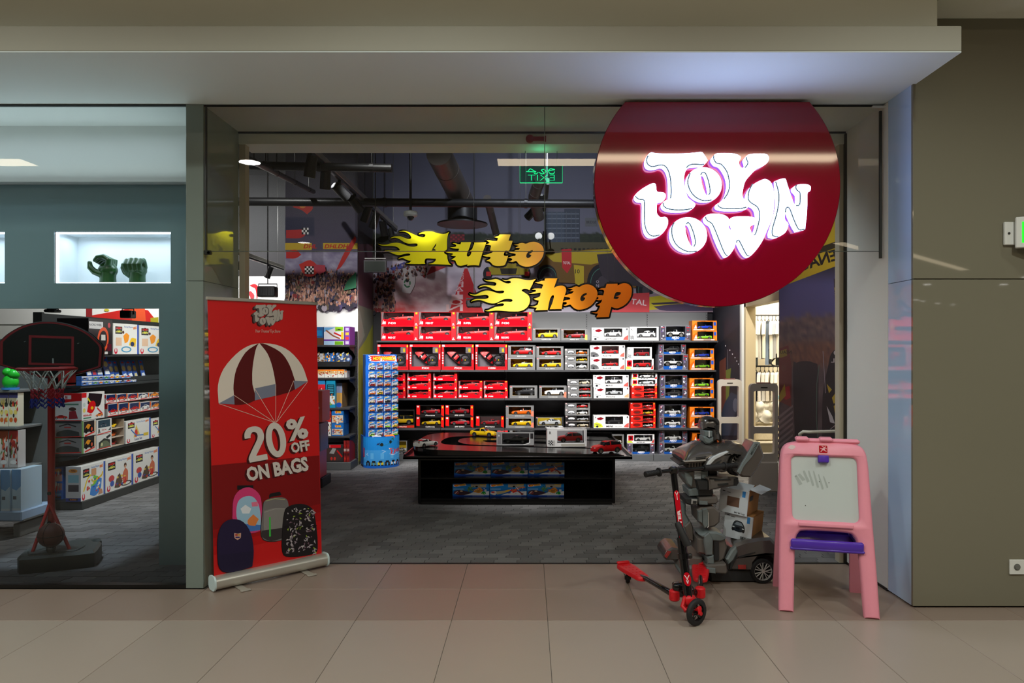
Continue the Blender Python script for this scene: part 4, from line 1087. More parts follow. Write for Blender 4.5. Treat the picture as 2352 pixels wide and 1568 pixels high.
for i in range(7): m.poly(s6([(700, 1180 + i * 50), (830, 1080 + i * 50), (830, 1100 + i * 50), (700, 1210 + i * 50)]), (132, 118, 124))
m.poly(s6([(1120, 1090), (1170, 1180), (1190, 1240), (1150, 1230)]), (200, 198, 204)); m.line(s6([(1150, 1290), (1240, 1220)]), 1.2, (170, 166, 172))
m.obj('mural_print', PRINT_MATT, mr_)
mf_ = empty('far_wall_mural', (2.998, 10.9, 0), label='dark printed night scene with a row of lights, right end of the car shelves', cat='mural')
obj('mural_board', MB().bb(-.004, 0, 10.08 - 10.9, 11.69 - 10.9, 0.02, ZC), mat('mural_base3', (34, 36, 48), .6), mf_)
m = Pr(lambda x, y: (rightmap(x, y)[0] - 10.9, rightmap(x, y)[1]), lambda u, h, v: (-.004 - h, u, v), base=.0005)
m.poly([(1642, 690), (1704, 690), (1704, 740), (1642, 800)], (58, 56, 66))
for x, y in ((1667, 794), (1677, 804), (1683, 813), (1689, 821), (1693, 829), (1697, 836), (1701, 841)): m.ell(x, y, 1.3, 1.8, (220, 222, 230), 8)
m.line([(1672, 802), (1672, 850)], 1.2, (110, 112, 120)); m.poly([(1653, 830), (1668, 820), (1668, 940), (1653, 950)], (120, 70, 58)); m.poly([(1668, 850), (1680, 845), (1674, 920), (1668, 925)], (120, 130, 60))
m.curve([(1660, 940), (1680, 900), (1704, 920), (1704, 1000), (1660, 1000)], (64, 72, 90)); m.ell(1690, 930, 6, 16, (110, 114, 130))
m.obj('mural_print', PRINT_MATT, mf_)

# ---- far room on the left: sign board and red graphics high on the lit wall
fb = empty('far_wall_graphic', (0, 13.48, 0), label='white and red printed wall band high on the far left shop wall', cat='wall graphic')
m = Pr(lambda x, y: (PX(x, 13.48), PZ(y, 13.48)), base=.004)
obj('board', MB().bb(-11.5, -3.62, .004, .018, 2.2, 3.1), mat('board_white', (240, 240, 238), .5), fb)
m.rect(198, 700, 212, 735, (150, 40, 44)); m.poly([(212, 724), (300, 708), (340, 712), (364, 742), (212, 742)], (206, 40, 36)); m.poly([(292, 700), (332, 700), (336, 742), (306, 742)], (228, 88, 48)); m.ell(245, 712, 6, 3, (200, 186, 60))
m.poly([(346, 730), (364, 728), (364, 744), (346, 744)], (170, 160, 40))
m.curve([(573, 655), (586, 652), (594, 662), (590, 690), (587, 664), (578, 658)], (190, 30, 40)); m.curve([(566, 672), (576, 668), (584, 678), (578, 696), (574, 680)], (190, 60, 70))
m.obj('print', PRINT_MATT, fb)

# ================================================================ CEILING FITTINGS
M_pipe = mat('pipe_black', (34, 34, 37), .4, metal=.3)
M_duct = mat('duct_painted', (84, 78, 76), .45, metal=.4)
M_spot = mat('spot_black', (26, 26, 28), .4, metal=.3)
M_bulb = mat('spot_lens', (255, 250, 240), emit=3.0)
M_grey = mat('rail_grey', (150, 148, 140), .4, metal=.4)
def pipe(px0, py0, px1, py1, Y, r, label, Y1=None, mt=None):
    o = empty('ceiling_pipe', tuple(P3(px0, py0, Y)), label=label, cat='pipe')
    a = Vector((0, 0, 0)); b = P3(px1, py1, Y1 or Y) - P3(px0, py0, Y)
    obj('run', MB().cyl(a, b, r, n=12), mt or M_pipe, o, smooth=40)
    for t in (.1, .37, .64, .9):
        p = a.lerp(b, t)
        obj('clamp', MB().cyl(p, p + Vector((0, 0, ZC - (o.location + p).z)), .006, n=6).cyl(p - (b - a).normalized() * .02, p + (b - a).normalized() * .02, r * 1.15, n=12), M_pipe, o)
    return o
pipe(440, 462, 1640, 470, 9.2, .055, 'thick black pipe running across the dark ceiling at mid height')
pipe(440, 378, 900, 386, 7.4, .045, 'black pipe high across the dark ceiling on the left')
pipe(560, 360, 720, 440, 6.4, .03, 'thin dark conduit sloping away at the upper left of the ceiling', Y1=9.8)
def duct(name, pts, r, label):
    o = empty(name, tuple(pts[0]), label=label, cat='duct')
    q = [Vector(p) - Vector(pts[0]) for p in pts]
    d = MB()
    for a, b in zip(q, q[1:]): d.cyl(a, b, r, n=18)
    obj('tube', d, M_duct, o, smooth=40)
    for a, b in zip(q, q[1:]):
        for t in (.3, .8):
            p = a.lerp(b, t); e = (b - a).normalized() * .012
            obj('joint_ring', MB().cyl(p - e, p + e, r * 1.03, n=18), M_duct, o, smooth=40)
    return o
dq = duct('air_duct', [P3(1008, 352, 8.3), P3(1062, 462, 9.7)], .15, 'large round air duct dropping from the dark ceiling towards a diffuser')
obj('diffuser', MB().lathe([(.15, 0), (.15, .2), (.16, -.0), (.34, -.03), (.34, -.05), (.1, -.05)], P3(1062, 508, 9.7) - P3(1008, 352, 8.3), n=22).cyl(P3(1062, 462, 9.7) - P3(1008, 352, 8.3), P3(1062, 505, 9.7) - P3(1008, 352, 8.3), .2, n=20), M_pipe, dq, smooth=35)
duct('air_duct', [P3(1119, 455, 10), P3(1140, 538, 11.2)], .055, 'slim bent duct hanging in front of the mural behind the yellow letters')
duct('air_duct', [P3(1240, 412, 9.2), P3(1226, 452, 9.5), P3(1238, 500, 9.8)], .075, 'dark elbow duct just under the green exit sign')

def rail(name, p0, p1, label, h=.06, w_=.05):
    o = empty(name, tuple(p0), label=label, cat='light rail')
    b = Vector(p1) - Vector(p0)
    L = b.length; M = b.to_track_quat('Y', 'Z').to_matrix().to_4x4()
    obj('channel', MB().box((0, L / 2, 0), (w_, L, h), b=.004, M=M), M_grey, o)
    obj('track', MB().box((0, L / 2, -h / 2 - .014), (.035, L, .028), M=M), M_spot, o)
    for t in (.15, .55, .95): obj('hanger', MB().cyl(b * t, b * t + Vector((0, 0, ZC - p0[2] - b.z * t)), .004, n=6), M_wire, o)
    return o
RX, RZ = -2.12, 3.66
rail('light_rail', (RX, 6.6, RZ), (RX, 11.5, RZ), 'long light rail with black spots, running back above the left pier')
rail('light_rail', (-4.55, 8.2, 3.25), (-4.55, 13.3, 3.25), 'light rail far left behind the crowd mural')
rail('light_rail', (.25, 9.3, 3.9), (.25, 10.6, 3.9), 'short light rail below the green exit sign')
def spot_head(x, y, z, tgt, label, grp, lens=False):
    o = empty('track_spotlight', (x, y, z), label=label, cat='spotlight', group=grp)
    d = (Vector(tgt) - Vector((x, y, z - .12))).normalized()
    c = Vector((0, 0, -.12))
    obj('can', MB().cyl(c - d * .1, c + d * .11, .052, .056, n=16), M_spot, o, smooth=40)
    obj('lens', MB().cyl(c + d * .1105, c + d * .113, .047, n=16), M_bulb if lens else mat('spot_glass', (190, 205, 205), .2), o)
    obj('stem', MB().cyl((0, 0, 0), c, .012, n=8).box((0, 0, -.02), (.04, .1, .04), b=.004), M_spot, o)
    return o
g1 = 'black spots on the long light rail'
for i, (y, tx, ty, tz) in enumerate(((7.0, -2.9, 7.8, 0), (7.5, -2.6, 8.6, 0), (8.1, -1.5, 9.2, 2.8), (8.8, -1.6, 9.9, 2.7), (9.4, -3.2, 10.4, 1.2), (9.9, -3.0, 10.7, 1.5), (10.5, -1.9, 11.3, 1.5), (11.1, -1.7, 11.6, 1.5))):
    spot_head(RX, y, RZ - .05, (tx, ty, tz), 'black track spotlight, %s along the long left light rail' % ORD[i], g1)
for i, y in enumerate((9.0, 9.9, 11.4, 12.6)):
    spot_head(-4.55, y, 3.2, (-5.5, y + .3, 1.0), 'lit track spotlight, %s on the far left rail' % ORD[i], 'lit spots on the far rail', True)
spot_head(.18, 9.9, 3.85, (.2, 10.6, 2.6), 'black spotlight aimed down under the green exit sign', 'spots under the exit sign')
spot_head(.05, 9.9, 3.72, (-.5, 10.4, 3.1), 'black spotlight tilted left under the green exit sign', 'spots under the exit sign')
for i, x in enumerate((1237, 1265)):
    o = empty('emergency_lamp_head', tuple(P3(x, 543, 11.2)), label='round emergency lamp head, %s of two beside the orange o' % ('left' if i == 0 else 'right'), cat='lamp', group='twin emergency lamp heads')
    obj('reflector', MB().cyl((0, 0, 0), (0, -.05, 0), .03, .055, n=18), mat('lamp_grey', (150, 146, 140), .3, metal=.4), o, smooth=40)
    obj('stem', MB().cyl((0, .02, 0), (0, .49, 0), .01, n=8), M_spot, o)
# dome camera on a drop rod
dc = empty('dome_camera', tuple(P3(943, 492, 9)), label='white dome camera on a black drop rod above the yellow letters', cat='camera')
obj('rod', MB().cyl((0, 0, .03), (0, 0, ZC - dc.location.z), .016, n=8), M_spot, dc)
obj('housing', MB().lathe([(.03, .05), (.085, .03), (.09, -.01), (.07, -.03), (1e-6, -.035)], n=18), M_wp, dc, smooth=40)
obj('dome', MB().sphere((0, 0, -.035), .045, 12), mat('dome_dark', (40, 40, 44), .1), dc, smooth=60)
# hanging monitor
mo = empty('hanging_monitor', tuple(P3(862, 612, 8.9)), label='small black monitor hung on a thin rod left of the yellow letters', cat='monitor')
obj('case', MB().box((0, 0, 0), (.28, .05, .155), b=.006), M_spot, mo)
obj('screen', MB().box((0, -.026, 0), (.25, .004, .125)), mat('screen_dark', (12, 16, 13), .6, spec=.1), mo)
obj('rod', MB().cyl((0, .0, .07), (0, .0, ZC - mo.location.z), .006, n=6).box((0, 0, .1), (.26, .01, .012)), M_wire, mo)
# speakers
def speaker(px, py, Y, w_, h_, label):
    o = empty('hanging_speaker', tuple(P3(px, py, Y)), label=label, cat='speaker')
    obj('cabinet', MB().box((0, 0, 0), (w_, .16, h_), b=.012), M_spot, o)
    for i in range(6): obj('grille_bar', MB().box((-w_ * .38 + i * w_ * .152, -.084, 0), (.012, .008, h_ * .6)), M_pipe, o)
    obj('yoke', MB().tube([(-w_ * .53, 0, 0), (-w_ * .53, 0, h_ * .75), (w_ * .53, 0, h_ * .75), (w_ * .53, 0, 0)], .009, 6).cyl((0, 0, h_ * .75), (0, 0, ZC - o.location.z), .008, n=6), M_spot, o)
speaker(615, 670, 10.3, .25, .15, 'black box loudspeaker hanging in front of the white far wall')
speaker(1089, 698, 9.9, .2, .1, 'dark loudspeaker half hidden behind the orange letters')
speaker(294, 722, 10.5, .16, .11, 'small brown loudspeaker seen through the left window, before the red graphic')
speaker(121, 714, 9.5, .14, .04, 'black bracket loudspeaker at the top of the left window')
# ================================================================ TOY CARS AND WINDOW BOXES
M_glass_c = mat('car_glass', (16, 18, 22), .08, spec=.6)
M_tyre = mat('tyre_rubber', (18, 18, 19), .7)
M_rim_s = mat('rim_silver', (186, 190, 194), .25, metal=.8)
M_lamp = mat('car_lamp', (235, 235, 225), .15)
M_tail = mat('car_tail', (170, 16, 20), .2)
CAR_RGB = {'red': (196, 14, 20), 'yellow': (240, 196, 12), 'white': (235, 236, 236), 'orange': (240, 110, 14), 'green': (130, 200, 20), 'blue': (22, 60, 190), 'black': (22, 22, 26), 'silver': (190, 194, 198), 'cherry': (150, 12, 24), 'cream': (226, 214, 186)}
def paint(c): return mat('paint_' + c, CAR_RGB[c], .42, spec=.35, coat=.08)
KINDS = {   # stations: x, belt height, roof height (0 = none); wheel radius, wheel x, half width, clearance
 'sport': ([(-.5, .085, 0), (-.485, .125, 0), (-.40, .155, 0), (-.22, .175, 0), (-.13, .185, .19), (.0, .195, .262), (.10, .2, .275), (.2, .205, .262), (.36, .215, .22), (.45, .21, 0), (.5, .17, 0)], .072, (-.31, .3), .205, .04),
 'coupe': ([(-.5, .10, 0), (-.48, .15, 0), (-.36, .18, 0), (-.22, .195, 0), (-.16, .2, .205), (-.04, .205, .29), (.08, .21, .305), (.22, .21, .275), (.36, .215, .22), (.47, .21, 0), (.5, .16, 0)], .076, (-.31, .3), .2, .045),
 'suv': ([(-.5, .12, 0), (-.485, .2, 0), (-.36, .235, 0), (-.24, .245, 0), (-.2, .25, .255), (-.1, .255, .355), (.08, .26, .38), (.3, .265, .37), (.42, .265, .345), (.49, .26, .27), (.5, .14, 0)], .088, (-.31, .31), .2, .06),
 'hatch': ([(-.5, .11, 0), (-.48, .18, 0), (-.34, .21, 0), (-.27, .22, .225), (-.14, .225, .355), (.06, .23, .375), (.3, .23, .365), (.44, .235, .31), (.49, .23, .25), (.5, .12, 0)], .082, (-.31, .32), .205, .05),
 'hummer': ([(-.5, .14, 0), (-.49, .235, 0), (-.3, .25, 0), (-.2, .255, 0), (-.18, .26, .27), (-.14, .26, .40), (.1, .265, .41), (.4, .265, .405), (.48, .265, .39), (.495, .26, .27), (.5, .13, 0)], .1, (-.3, .3), .22, .085),
 'truck': ([(-.5, .2, 0), (-.485, .27, 0), (-.3, .3, 0), (-.2, .305, .31), (-.1, .31, .42), (.08, .31, .43), (.16, .31, .36), (.18, .3, 0), (.47, .29, 0), (.5, .22, 0)], .13, (-.32, .32), .2, .16),
}
_CM = {}
def car_meshes(kind, color):
    key = (kind, color)
    if key in _CM: return _CM[key]
    st, wr, wx, hw, cl = KINDS[kind]
    b = MB(); cols = []
    zmax = max(s[2] for s in st)
    for x, zb, zr in st:
        k = 1 - .22 * max(0, abs(x) - .38) / .12
        w_ = hw * k
        zr = max(zr, zb + .001)
        t = (zr - zb) / max(zmax - zb, .01)
        yr = w_ * (.93 - .23 * t) if zr > zb + .004 else w_ * .8
        half = [(0, cl), (w_ * .9, cl), (w_, cl + .03), (w_, zb * .72), (w_ * .93, zb), (yr, zr), (0, zr + .006)]
        cols.append([(x, -y, z) for y, z in half] + [(x, y, z) for y, z in half[-2:0:-1]])
    n = len(cols[0]); vs = [p for c in cols for p in c]
    b.v = vs
    for i in range(len(cols) - 1):
        x0, zb0, zr0 = st[i]; x1, zb1, zr1 = st[i + 1]
        c0 = zr0 > zb0 + .02; c1 = zr1 > zb1 + .02
        steep = abs(max(zr1, zb1) - max(zr0, zb0)) > .2 * (x1 - x0) and (c0 or c1)
        for k in range(n):
            j = (k + 1) % n
            f = (i * n + k, i * n + j, (i + 1) * n + j, (i + 1) * n + k)
            side = k in (4, 7); top = k in (5, 6)
            mi = 0
            if side and (c0 or c1): mi = 1
            if top and steep: mi = 1
            if k in (0, n - 1): mi = 2
            b.f.append(f); b.m.append(mi)
    b.f.append(tuple(range(n))); b.m.append(0)
    b.f.append(tuple(range((len(cols) - 1) * n, len(cols) * n))[::-1]); b.m.append(0)
    # pillars, wheel arches, lamps, bumpers
    zb, zr = next((s[1], s[2]) for s in st if s[2] >= zmax - 1e-6)
    for s in (-1, 1):
        b.box((.06, s * hw * .85, (zb + zr) / 2), (.025, hw * .24, (zr - zb) * 1.02), 0, rot=(s * .35, 0, 0))
        for x in wx:
            c = ellipse(x, wr, wr * 1.2, wr * 1.2, 18)
            b.add([(u, s * (hw + .0015), max(v, cl)) for u, v in c], [tuple(range(18))], 2)
        z0 = st[1][1]
        b.box((-.475, s * hw * .55, z0 - .018), (.04, hw * .4, .026), 3)
        b.box((.488, s * hw * .6, st[-2][1] - .03), (.02, hw * .35, .03), 4)
        b.box((-.13, s * hw * 1.06, st[3][1] + .02), (.035, .03, .022), 0)
    b.box((-.488, 0, cl + .045), (.02, hw * 1.1, .04), 2)
    b.box((.49, 0, cl + .03), (.018, hw * 1.2, .03), 2)
    if kind == 'truck': b.box((.3, 0, .31), (.34, hw * 1.7, .012), 2).box((0, 0, .13), (.7, .12, .05), 2)
    if kind in ('suv', 'hummer'):
        for s in (-1, 1): b.box((.13, s * hw * .66, zmax + .01), (.4, .012, .012), 2)
    me = b.mesh('car_body', [paint(color), M_glass_c, M_tyre, M_lamp, M_tail], 38)
    key2 = ('w', round(wr, 3))
    if key2 not in _CM:
        w_ = MB().lathe([(wr * .66, -.033), (wr * .97, -.033), (wr, -.025), (wr, .025), (wr * .97, .033), (wr * .66, .033)], (0, 0, 0), 'Y', 20, caps=False)
        w_.lathe([(wr * .66, -.026), (wr * .6, -.028), (wr * .58, -.018), (1e-6, -.016)], (0, 0, 0), 'Y', 20, 1, caps=False)
        w_.lathe([(wr * .66, .026), (wr * .6, .028), (wr * .58, .018), (1e-6, .016)], (0, 0, 0), 'Y', 20, 1, caps=False)
        for s in (-1, 1):
            for k in range(5):
                a = k * 2 * PI / 5
                w_.box((wr * .33 * math.cos(a), s * .022, wr * .33 * math.sin(a)), (wr * .6, .012, wr * .16), 1, rot=(0, -a, 0))
            w_.lathe([(wr * .56, s * .0175), (1e-6, s * .0176)], (0, 0, 0), 'Y', 16, 0, caps=False)
        _CM[key2] = w_.mesh('car_wheel', [M_tyre, M_rim_s], 35)
    _CM[key] = (me, _CM[key2], wr, wx, hw)
    return _CM[key]
def make_car(name, kind, color, L, parent=None, loc=(0, 0, 0), rot=(0, 0, 0), extra=None, **k):
    me, wme, wr, wx, hw = car_meshes(kind, color)
    o = link(name, me, parent, loc, rot, **k)
    o.scale = (L, L, L)
    for x in wx:
        for s in (-1, 1):
            link('wheel', wme, o, (x, s * (hw - .022), wr))
    return o

M_film = pane_mat('clear_film', (.97, .97, .97), 1.35)
CARD = {}
def cmat(rgb, r=.35): return mat('card_%d_%d_%d' % rgb, rgb, r)
def carton(w, h, d, win, clear_top=False):
    """Open window carton, base centre at the origin, front at y = -d/2."""
    b = MB(); y0, y1 = -d / 2, d / 2
    x0, x1 = -w / 2, w / 2
    if win is None:
        b.box((0, 0, h / 2), (w, d, h), b=.002)
        return b
    a, e, c, g = win     # window edges x0, x1, z0, z1
    yi = y1 - .006
    V = [(x0, y0, 0), (x1, y0, 0), (x1, y0, h), (x0, y0, h), (x0, y1, 0), (x1, y1, 0), (x1, y1, h), (x0, y1, h),
         (a, y0, c), (e, y0, c), (e, y0, g), (a, y0, g), (a, yi, c), (e, yi, c), (e, yi, g), (a, yi, g)]
    b.add(V, ([] if clear_top else [(3, 2, 6, 7)]) + [(0, 4, 5, 1), (0, 3, 7, 4), (1, 5, 6, 2), (4, 7, 6, 5), (0, 1, 9, 8), (1, 2, 10, 9), (2, 3, 11, 10), (3, 0, 8, 11)], 0)
    b.add(V, ([] if clear_top else [(10, 11, 15, 14)]) + [(8, 9, 13, 12), (9, 10, 14, 13), (11, 8, 12, 15), (12, 13, 14, 15)], 1)
    return b
NAMES = {'red': 'red', 'cherry': 'dark red', 'cream': 'cream'}
SKIND = {'sport': 'sports car', 'coupe': 'coupe', 'suv': 'off-roader', 'hatch': 'hatchback', 'hummer': 'off-road car', 'truck': 'monster truck'}
def toy_box(style, loc, w, h, d, color, kind, label, group, txt='', rz=0.0, seed=0, name='toy_car_box'):
    r = random.Random(seed)
    W2 = w / 2; sh = None
    win = None; outer = (90, 90, 92); inner = (60, 60, 62); pad = .012
    if style == 'F': outer, inner, win = (208, 8, 24), (168, 158, 160), (-W2 * .9, W2 * .76, h * .38, h * .97)
    elif style == 'S': outer, inner, win = (204, 8, 22), (112, 104, 110), (-W2 * .86, W2 * .86, h * .13, h * .89)
    elif style == 'G': outer, inner, win = (108, 108, 108), (190, 146, 36), (-W2 * .82, W2 * .82, h * .2, h * .9)
    elif style == 'g': outer, inner, win = (112, 112, 112), (140, 120, 70), (-W2 * .08, W2 * .86, h * .18, h * .86)
    elif style == 'k': outer, inner, win = (34, 32, 32), (140, 112, 60), (-W2 * .08, W2 * .9, h * .18, h * .86)
    elif style == 'r': outer, inner, win = (214, 30, 20), (110, 44, 36), (-W2 * .04, W2 * .82, h * .2, h * .92)
    elif style == 'w': outer, inner, win = (224, 224, 224), (150, 152, 156), (-W2 * .5, W2 * .86, h * .22, h * .92)
    elif style == 'W': outer, inner, win = (230, 229, 227), (196, 196, 196), (-W2 * .34, W2 * .66, h * .3, h * .94)
    elif style == 'N': outer, inner, win = (104, 104, 114), (84, 88, 98), (-W2 * .62, W2 * .66, h * .22, h * .97)
    elif style == 'O': outer, inner, win = (232, 120, 20), (40, 40, 44), (-W2 * .6, W2 * .7, h * .16, h * .9)
    elif style == 'R': outer, inner, win = (30, 28, 28), (60, 40, 40), (-W2 * .72, W2 * .78, h * .24, h * .94)
    elif style == 'H': outer, inner, win = (34, 30, 28), (96, 84, 70), (-W2 * .9, W2 * .94, h * .18, h * .94)
    elif style == 'B': outer, inner, win = (150, 150, 152), (34, 32, 36), (-W2 * .7, W2 * .76, h * .1, h * .9)
    elif style == 'K': outer, inner, win = (30, 30, 30), (176, 150, 20), (-W2 * .86, W2 * .86, h * .22, h * .92)
    o = obj(name, carton(w, h, d, win, style in 'FNOKRBw'), [cmat(outer), cmat(inner, .4)], loc=loc, rot=(0, 0, rz), label=label, cat='toy box', group=group)
    yf = -d / 2
    p = Pr(T=lambda u, hh, v: (u, yf - hh, v))
    a, e, c, g = win
    if style == 'F':
        p.poly([(-W2 * .98, h * .5), (W2 * .76, h * .4), (W2 * .76, .002), (-W2 * .98, .002)], (218, 8, 26)); p.poly([(-W2 * .99, h * .98), (-W2 * .86, h * .98), (-W2 * .98, h * .1), (-W2 * .99, h * .1)], (120, 104, 104))
        p.text(txt or 'F430 GT', -W2 * .62, h * .14, h * .13, (240, 220, 222), w=w * .2, bold=.03); p.rect(-W2 * .93, h * .05, -W2 * .76, h * .33, (230, 200, 204)); p.rect(-W2 * .93, h * .05, -W2 * .76, h * .14, (220, 60, 70))
        p.rect(W2 * .84, h * .84, W2 * .94, h * .97, (240, 196, 40)); p.rect(W2 * .8, h * .05, W2 * .95, h * .09, (236, 210, 212)); p.ell(W2 * .87, h * .16, W2 * .04, h * .05, (236, 210, 212), 8)
        p.line([(-W2 * .97, h * .1), (-W2 * .86, h * .44)], .004, (236, 220, 222))
    elif style == 'S':
        p.text(txt or 'SCUDERIA', -W2 * .2, h * .04, h * .06, (244, 226, 226), w=w * .24, bold=.03)
        for i in range(5): p.ell(-W2 * .93, h * (.26 + .1 * i), W2 * .045, h * .035, (240, 210, 210), 8)
        p.rect(W2 * .9, h * .88, W2 * .98, h * .97, (240, 196, 40)); p.rect(W2 * .89, h * .4, W2 * .97, h * .62, (160, 150, 156)); p.rect(-W2 * .97, h * .9, -W2 * .8, h * .98, (236, 190, 194))
        for i in range(10): p.rect(W2 * (.35 + i * .06), h * .06, W2 * (.38 + i * .06), h * .09, (30, 24, 26))
        p.rect(W2 * .5, g - h * .24, W2 * .84, g - .004, (96, 90, 96)); p.rect(W2 * .66, g - h * .2, W2 * .8, g - h * .06, (170, 150, 40))
    elif style in 'GK':
        p.text(txt, 0, h * .06, h * .07, (220, 218, 214), 'c', w=w * .34, bold=.02); p.rect(-W2 * .97, h * .88, -W2 * .84, h * .96, (200, 190, 190)); p.rect(-W2 * .97, h * .92, -W2 * .84, h * .96, (190, 50, 60))
        p.line([(a, c), (e, c), (e, g), (a, g), (a, c)], .005, (150, 150, 148))
        if r.random() < .35: p.curve([(W2 * .78, h * .1), (W2 * .98, h * .04), (W2 * .98, h * .5), (W2 * .84, h * .46)], r.choice([(220, 206, 90), (236, 120, 96)]))
        if style == 'K': p.car(W2 * .55, h * .05, W2 * .4, (210, 212, 212))
    elif style in 'gkr':
        p.ell(-W2 * .5, h * .5, W2 * .32, h * .28, {'g': (58, 58, 60), 'k': (60, 58, 58), 'r': (140, 16, 14)}[style], 16)
        p.ell(-W2 * .5, h * .52, W2 * .26, h * .2, {'g': (220, 222, 224), 'k': (206, 206, 208), 'r': (110, 20, 18)}[style], 16); p.rect(-W2 * .66, h * .36, -W2 * .34, h * .46, (50, 50, 52))
        p.rect(-W2 * .97, h * .76, -W2 * .84, h * .95, (232, 200, 200)); p.text(txt or 'LAMBORGHINI', W2 * .4, h * .05, h * .09, (230, 228, 226), 'c', w=w * .26)
        if style == 'r': p.poly([(-W2 * .98, .003), (W2 * .7, .003), (W2 * .2, h * .22), (-W2 * .5, h * .12)], (52, 30, 30)); p.rect(W2 * .86, h * .7, W2 * .97, h * .96, (240, 170, 40))
        if style == 'k': p.rect(-W2, .002, W2, h * .05, (226, 222, 216))
    elif style == 'W':
        p.rect(-W2 * .99, h * .5, -W2 * .36, h * .99, (206, 206, 206)); p.poly([(-W2 * .82, h * .8), (-W2 * .6, h * .9), (-W2 * .42, h * .78), (-W2 * .6, h * .64), (-W2 * .78, h * .68)], (120, 14, 26)); p.text('R', -W2 * .92, h * .8, h * .12, (40, 40, 44), bold=.02)
        c0 = {'red': (96, 96, 98), 'white': (200, 200, 196), 'silver': (226, 226, 222), 'black': (196, 206, 60)}.get(color, (200, 210, 80))
        p.curve([(-W2 * .98, h * .06), (-W2 * .98, h * .4), (-W2 * .8, h * .46), (-W2 * .55, h * .3), (-W2 * .48, h * .08), (-W2 * .7, h * .03)], c0); p.curve([(W2 * .7, h * .06), (W2 * .78, h * .26), (W2 * .98, h * .44), (W2 * .98, h * .04)], {'red': (220, 90, 80), 'silver': (236, 150, 110)}.get(color, (200, 84, 78)))
        p.ell(-W2 * .8, h * .12, W2 * .07, h * .09, (40, 40, 44), 10); p.line([(-W2 * .92, h * .32), (-W2 * .6, h * .22)], .006, (40, 42, 46)); p.rect(W2 * .86, h * .8, W2 * .95, h * .96, (90, 90, 94))
        p.text(txt, -W2 * .3, h * .07, h * .13, (40, 40, 44), w=w * (.1 + .022 * len(txt)), bold=.03, shear=.15); p.text('RADIO CONTROL', W2 * .2, h * .1, h * .06, (90, 90, 94), w=w * .2)
    elif style == 'w':
        if kind == 'suv' and txt == 'q':
            p.rect(-W2 * .96, h * .06, -W2 * .6, h * .36, (190, 190, 190))
            for i in range(4):
                for j in range(4):
                    if (i + j) % 2: p.rect(-W2 * (.94 - i * .06), h * (.08 + j * .07), -W2 * (.88 - i * .06), h * (.15 + j * .07), (60, 60, 64))
            p.text('R', -W2 * .9, h * .72, h * .14, (50, 50, 54), bold=.02); p.rect(-W2 * .3, h * .04, W2 * .9, h * .16, (180, 176, 166)); p.rect(W2 * .9, h * .3, W2 * .97, h * .94, (196, 196, 200))
        else:
            p.rect(-W2 * .92, h * .3, -W2 * .56, h * .86, (176, 14, 26)); p.ell(-W2 * .74, h * .58, W2 * .1, h * .18, (60, 10, 14), 12); p.curve([(-W2 * .98, h * .04), (-W2 * .98, h * .3), (-W2 * .7, h * .26), (-W2 * .56, h * .06)], (190, 200, 70)); p.curve([(W2 * .76, h * .06), (W2 * .98, h * .04), (W2 * .98, h * .5)], (196, 60, 56))
            p.text(txt or 'Land Rover', -W2 * .3, h * .06, h * .12, (60, 60, 62), w=w * .3)
    elif style == 'N':
        p.poly([(-W2 * .62, h * .02), (W2 * .6, h * .02), (W2 * .66, h * .24), (-W2 * .66, h * .24)], (22, 74, 150)); p.text('NIKKO', 0, h * .12, h * .16, (232, 232, 240), 'c', w=w * .24, bold=.04, shear=.2); p.text('RC', 0, h * .04, h * .06, (170, 190, 220), 'c', w=w * .1)
        for s in (-1, 1):
            p.poly([(s * W2 * .66, h * .2), (s * W2 * .98, h * .02), (s * W2 * .98, h * .98), (s * W2 * .7, h * .96)], (70, 66, 78))
            for i in range(7):
                p.ell(s * W2 * r.uniform(.74, .92), h * r.uniform(.1, .94), W2 * r.uniform(.03, .07), h * r.uniform(.03, .08), r.choice([(214, 214, 222), (150, 40, 50), (120, 120, 150), (200, 196, 206), (90, 70, 120)]), 8)
        p.text('NIKKO', -W2 * .82, h * .86, h * .06, (200, 60, 66), 'c', w=w * .1); p.rect(W2 * .72, h * .84, W2 * .96, h * .92, (160, 40, 50))
    elif style == 'O':
        p.poly([(-W2 * .98, h * .5), (-W2 * .6, h * .86), (-W2 * .6, h * .2), (-W2 * .98, h * .1)], (214, 96, 16)); p.poly([(-W2 * .86, h * .2), (-W2 * .7, h * .6), (-W2 * .62, h * .2)], (230, 222, 214)); p.text('RACER', -W2 * .3, h * .91, h * .07, (30, 28, 26), w=w * .2, bold=.02)
        p.rect(-W2 * .9, h * .03, W2 * .8, h * .13, (206, 206, 204)); p.rect(-W2 * .1, h * .05, W2 * .5, h * .1, (60, 60, 60)); p.rect(W2 * .74, h * .5, W2 * .94, h * .84, (44, 88, 190)); p.poly([(W2 * .72, h * .2), (W2 * .98, h * .14), (W2 * .98, h * .46)], (238, 146, 40))
    elif style == 'R':
        p.rect(-W2 * .99, h * .02, -W2 * .74, h * .98, (216, 20, 20)); p.rect(W2 * .8, h * .02, W2 * .99, h * .98, (216, 24, 20)); p.poly([(-W2 * .99, .003), (W2 * .99, .003), (W2 * .7, h * .2), (-W2 * .4, h * .1), (-W2 * .99, h * .2)], (34, 30, 30))
        p.text(txt or '599 GTO', 0, h * .06, h * .1, (214, 210, 208), 'c', w=w * .34, bold=.03, shear=.2); p.rect(W2 * .85, h * .72, W2 * .94, h * .9, (240, 180, 40)); p.rect(-W2 * .95, h * .8, -W2 * .8, h * .95, (236, 200, 200))
    elif style == 'B':
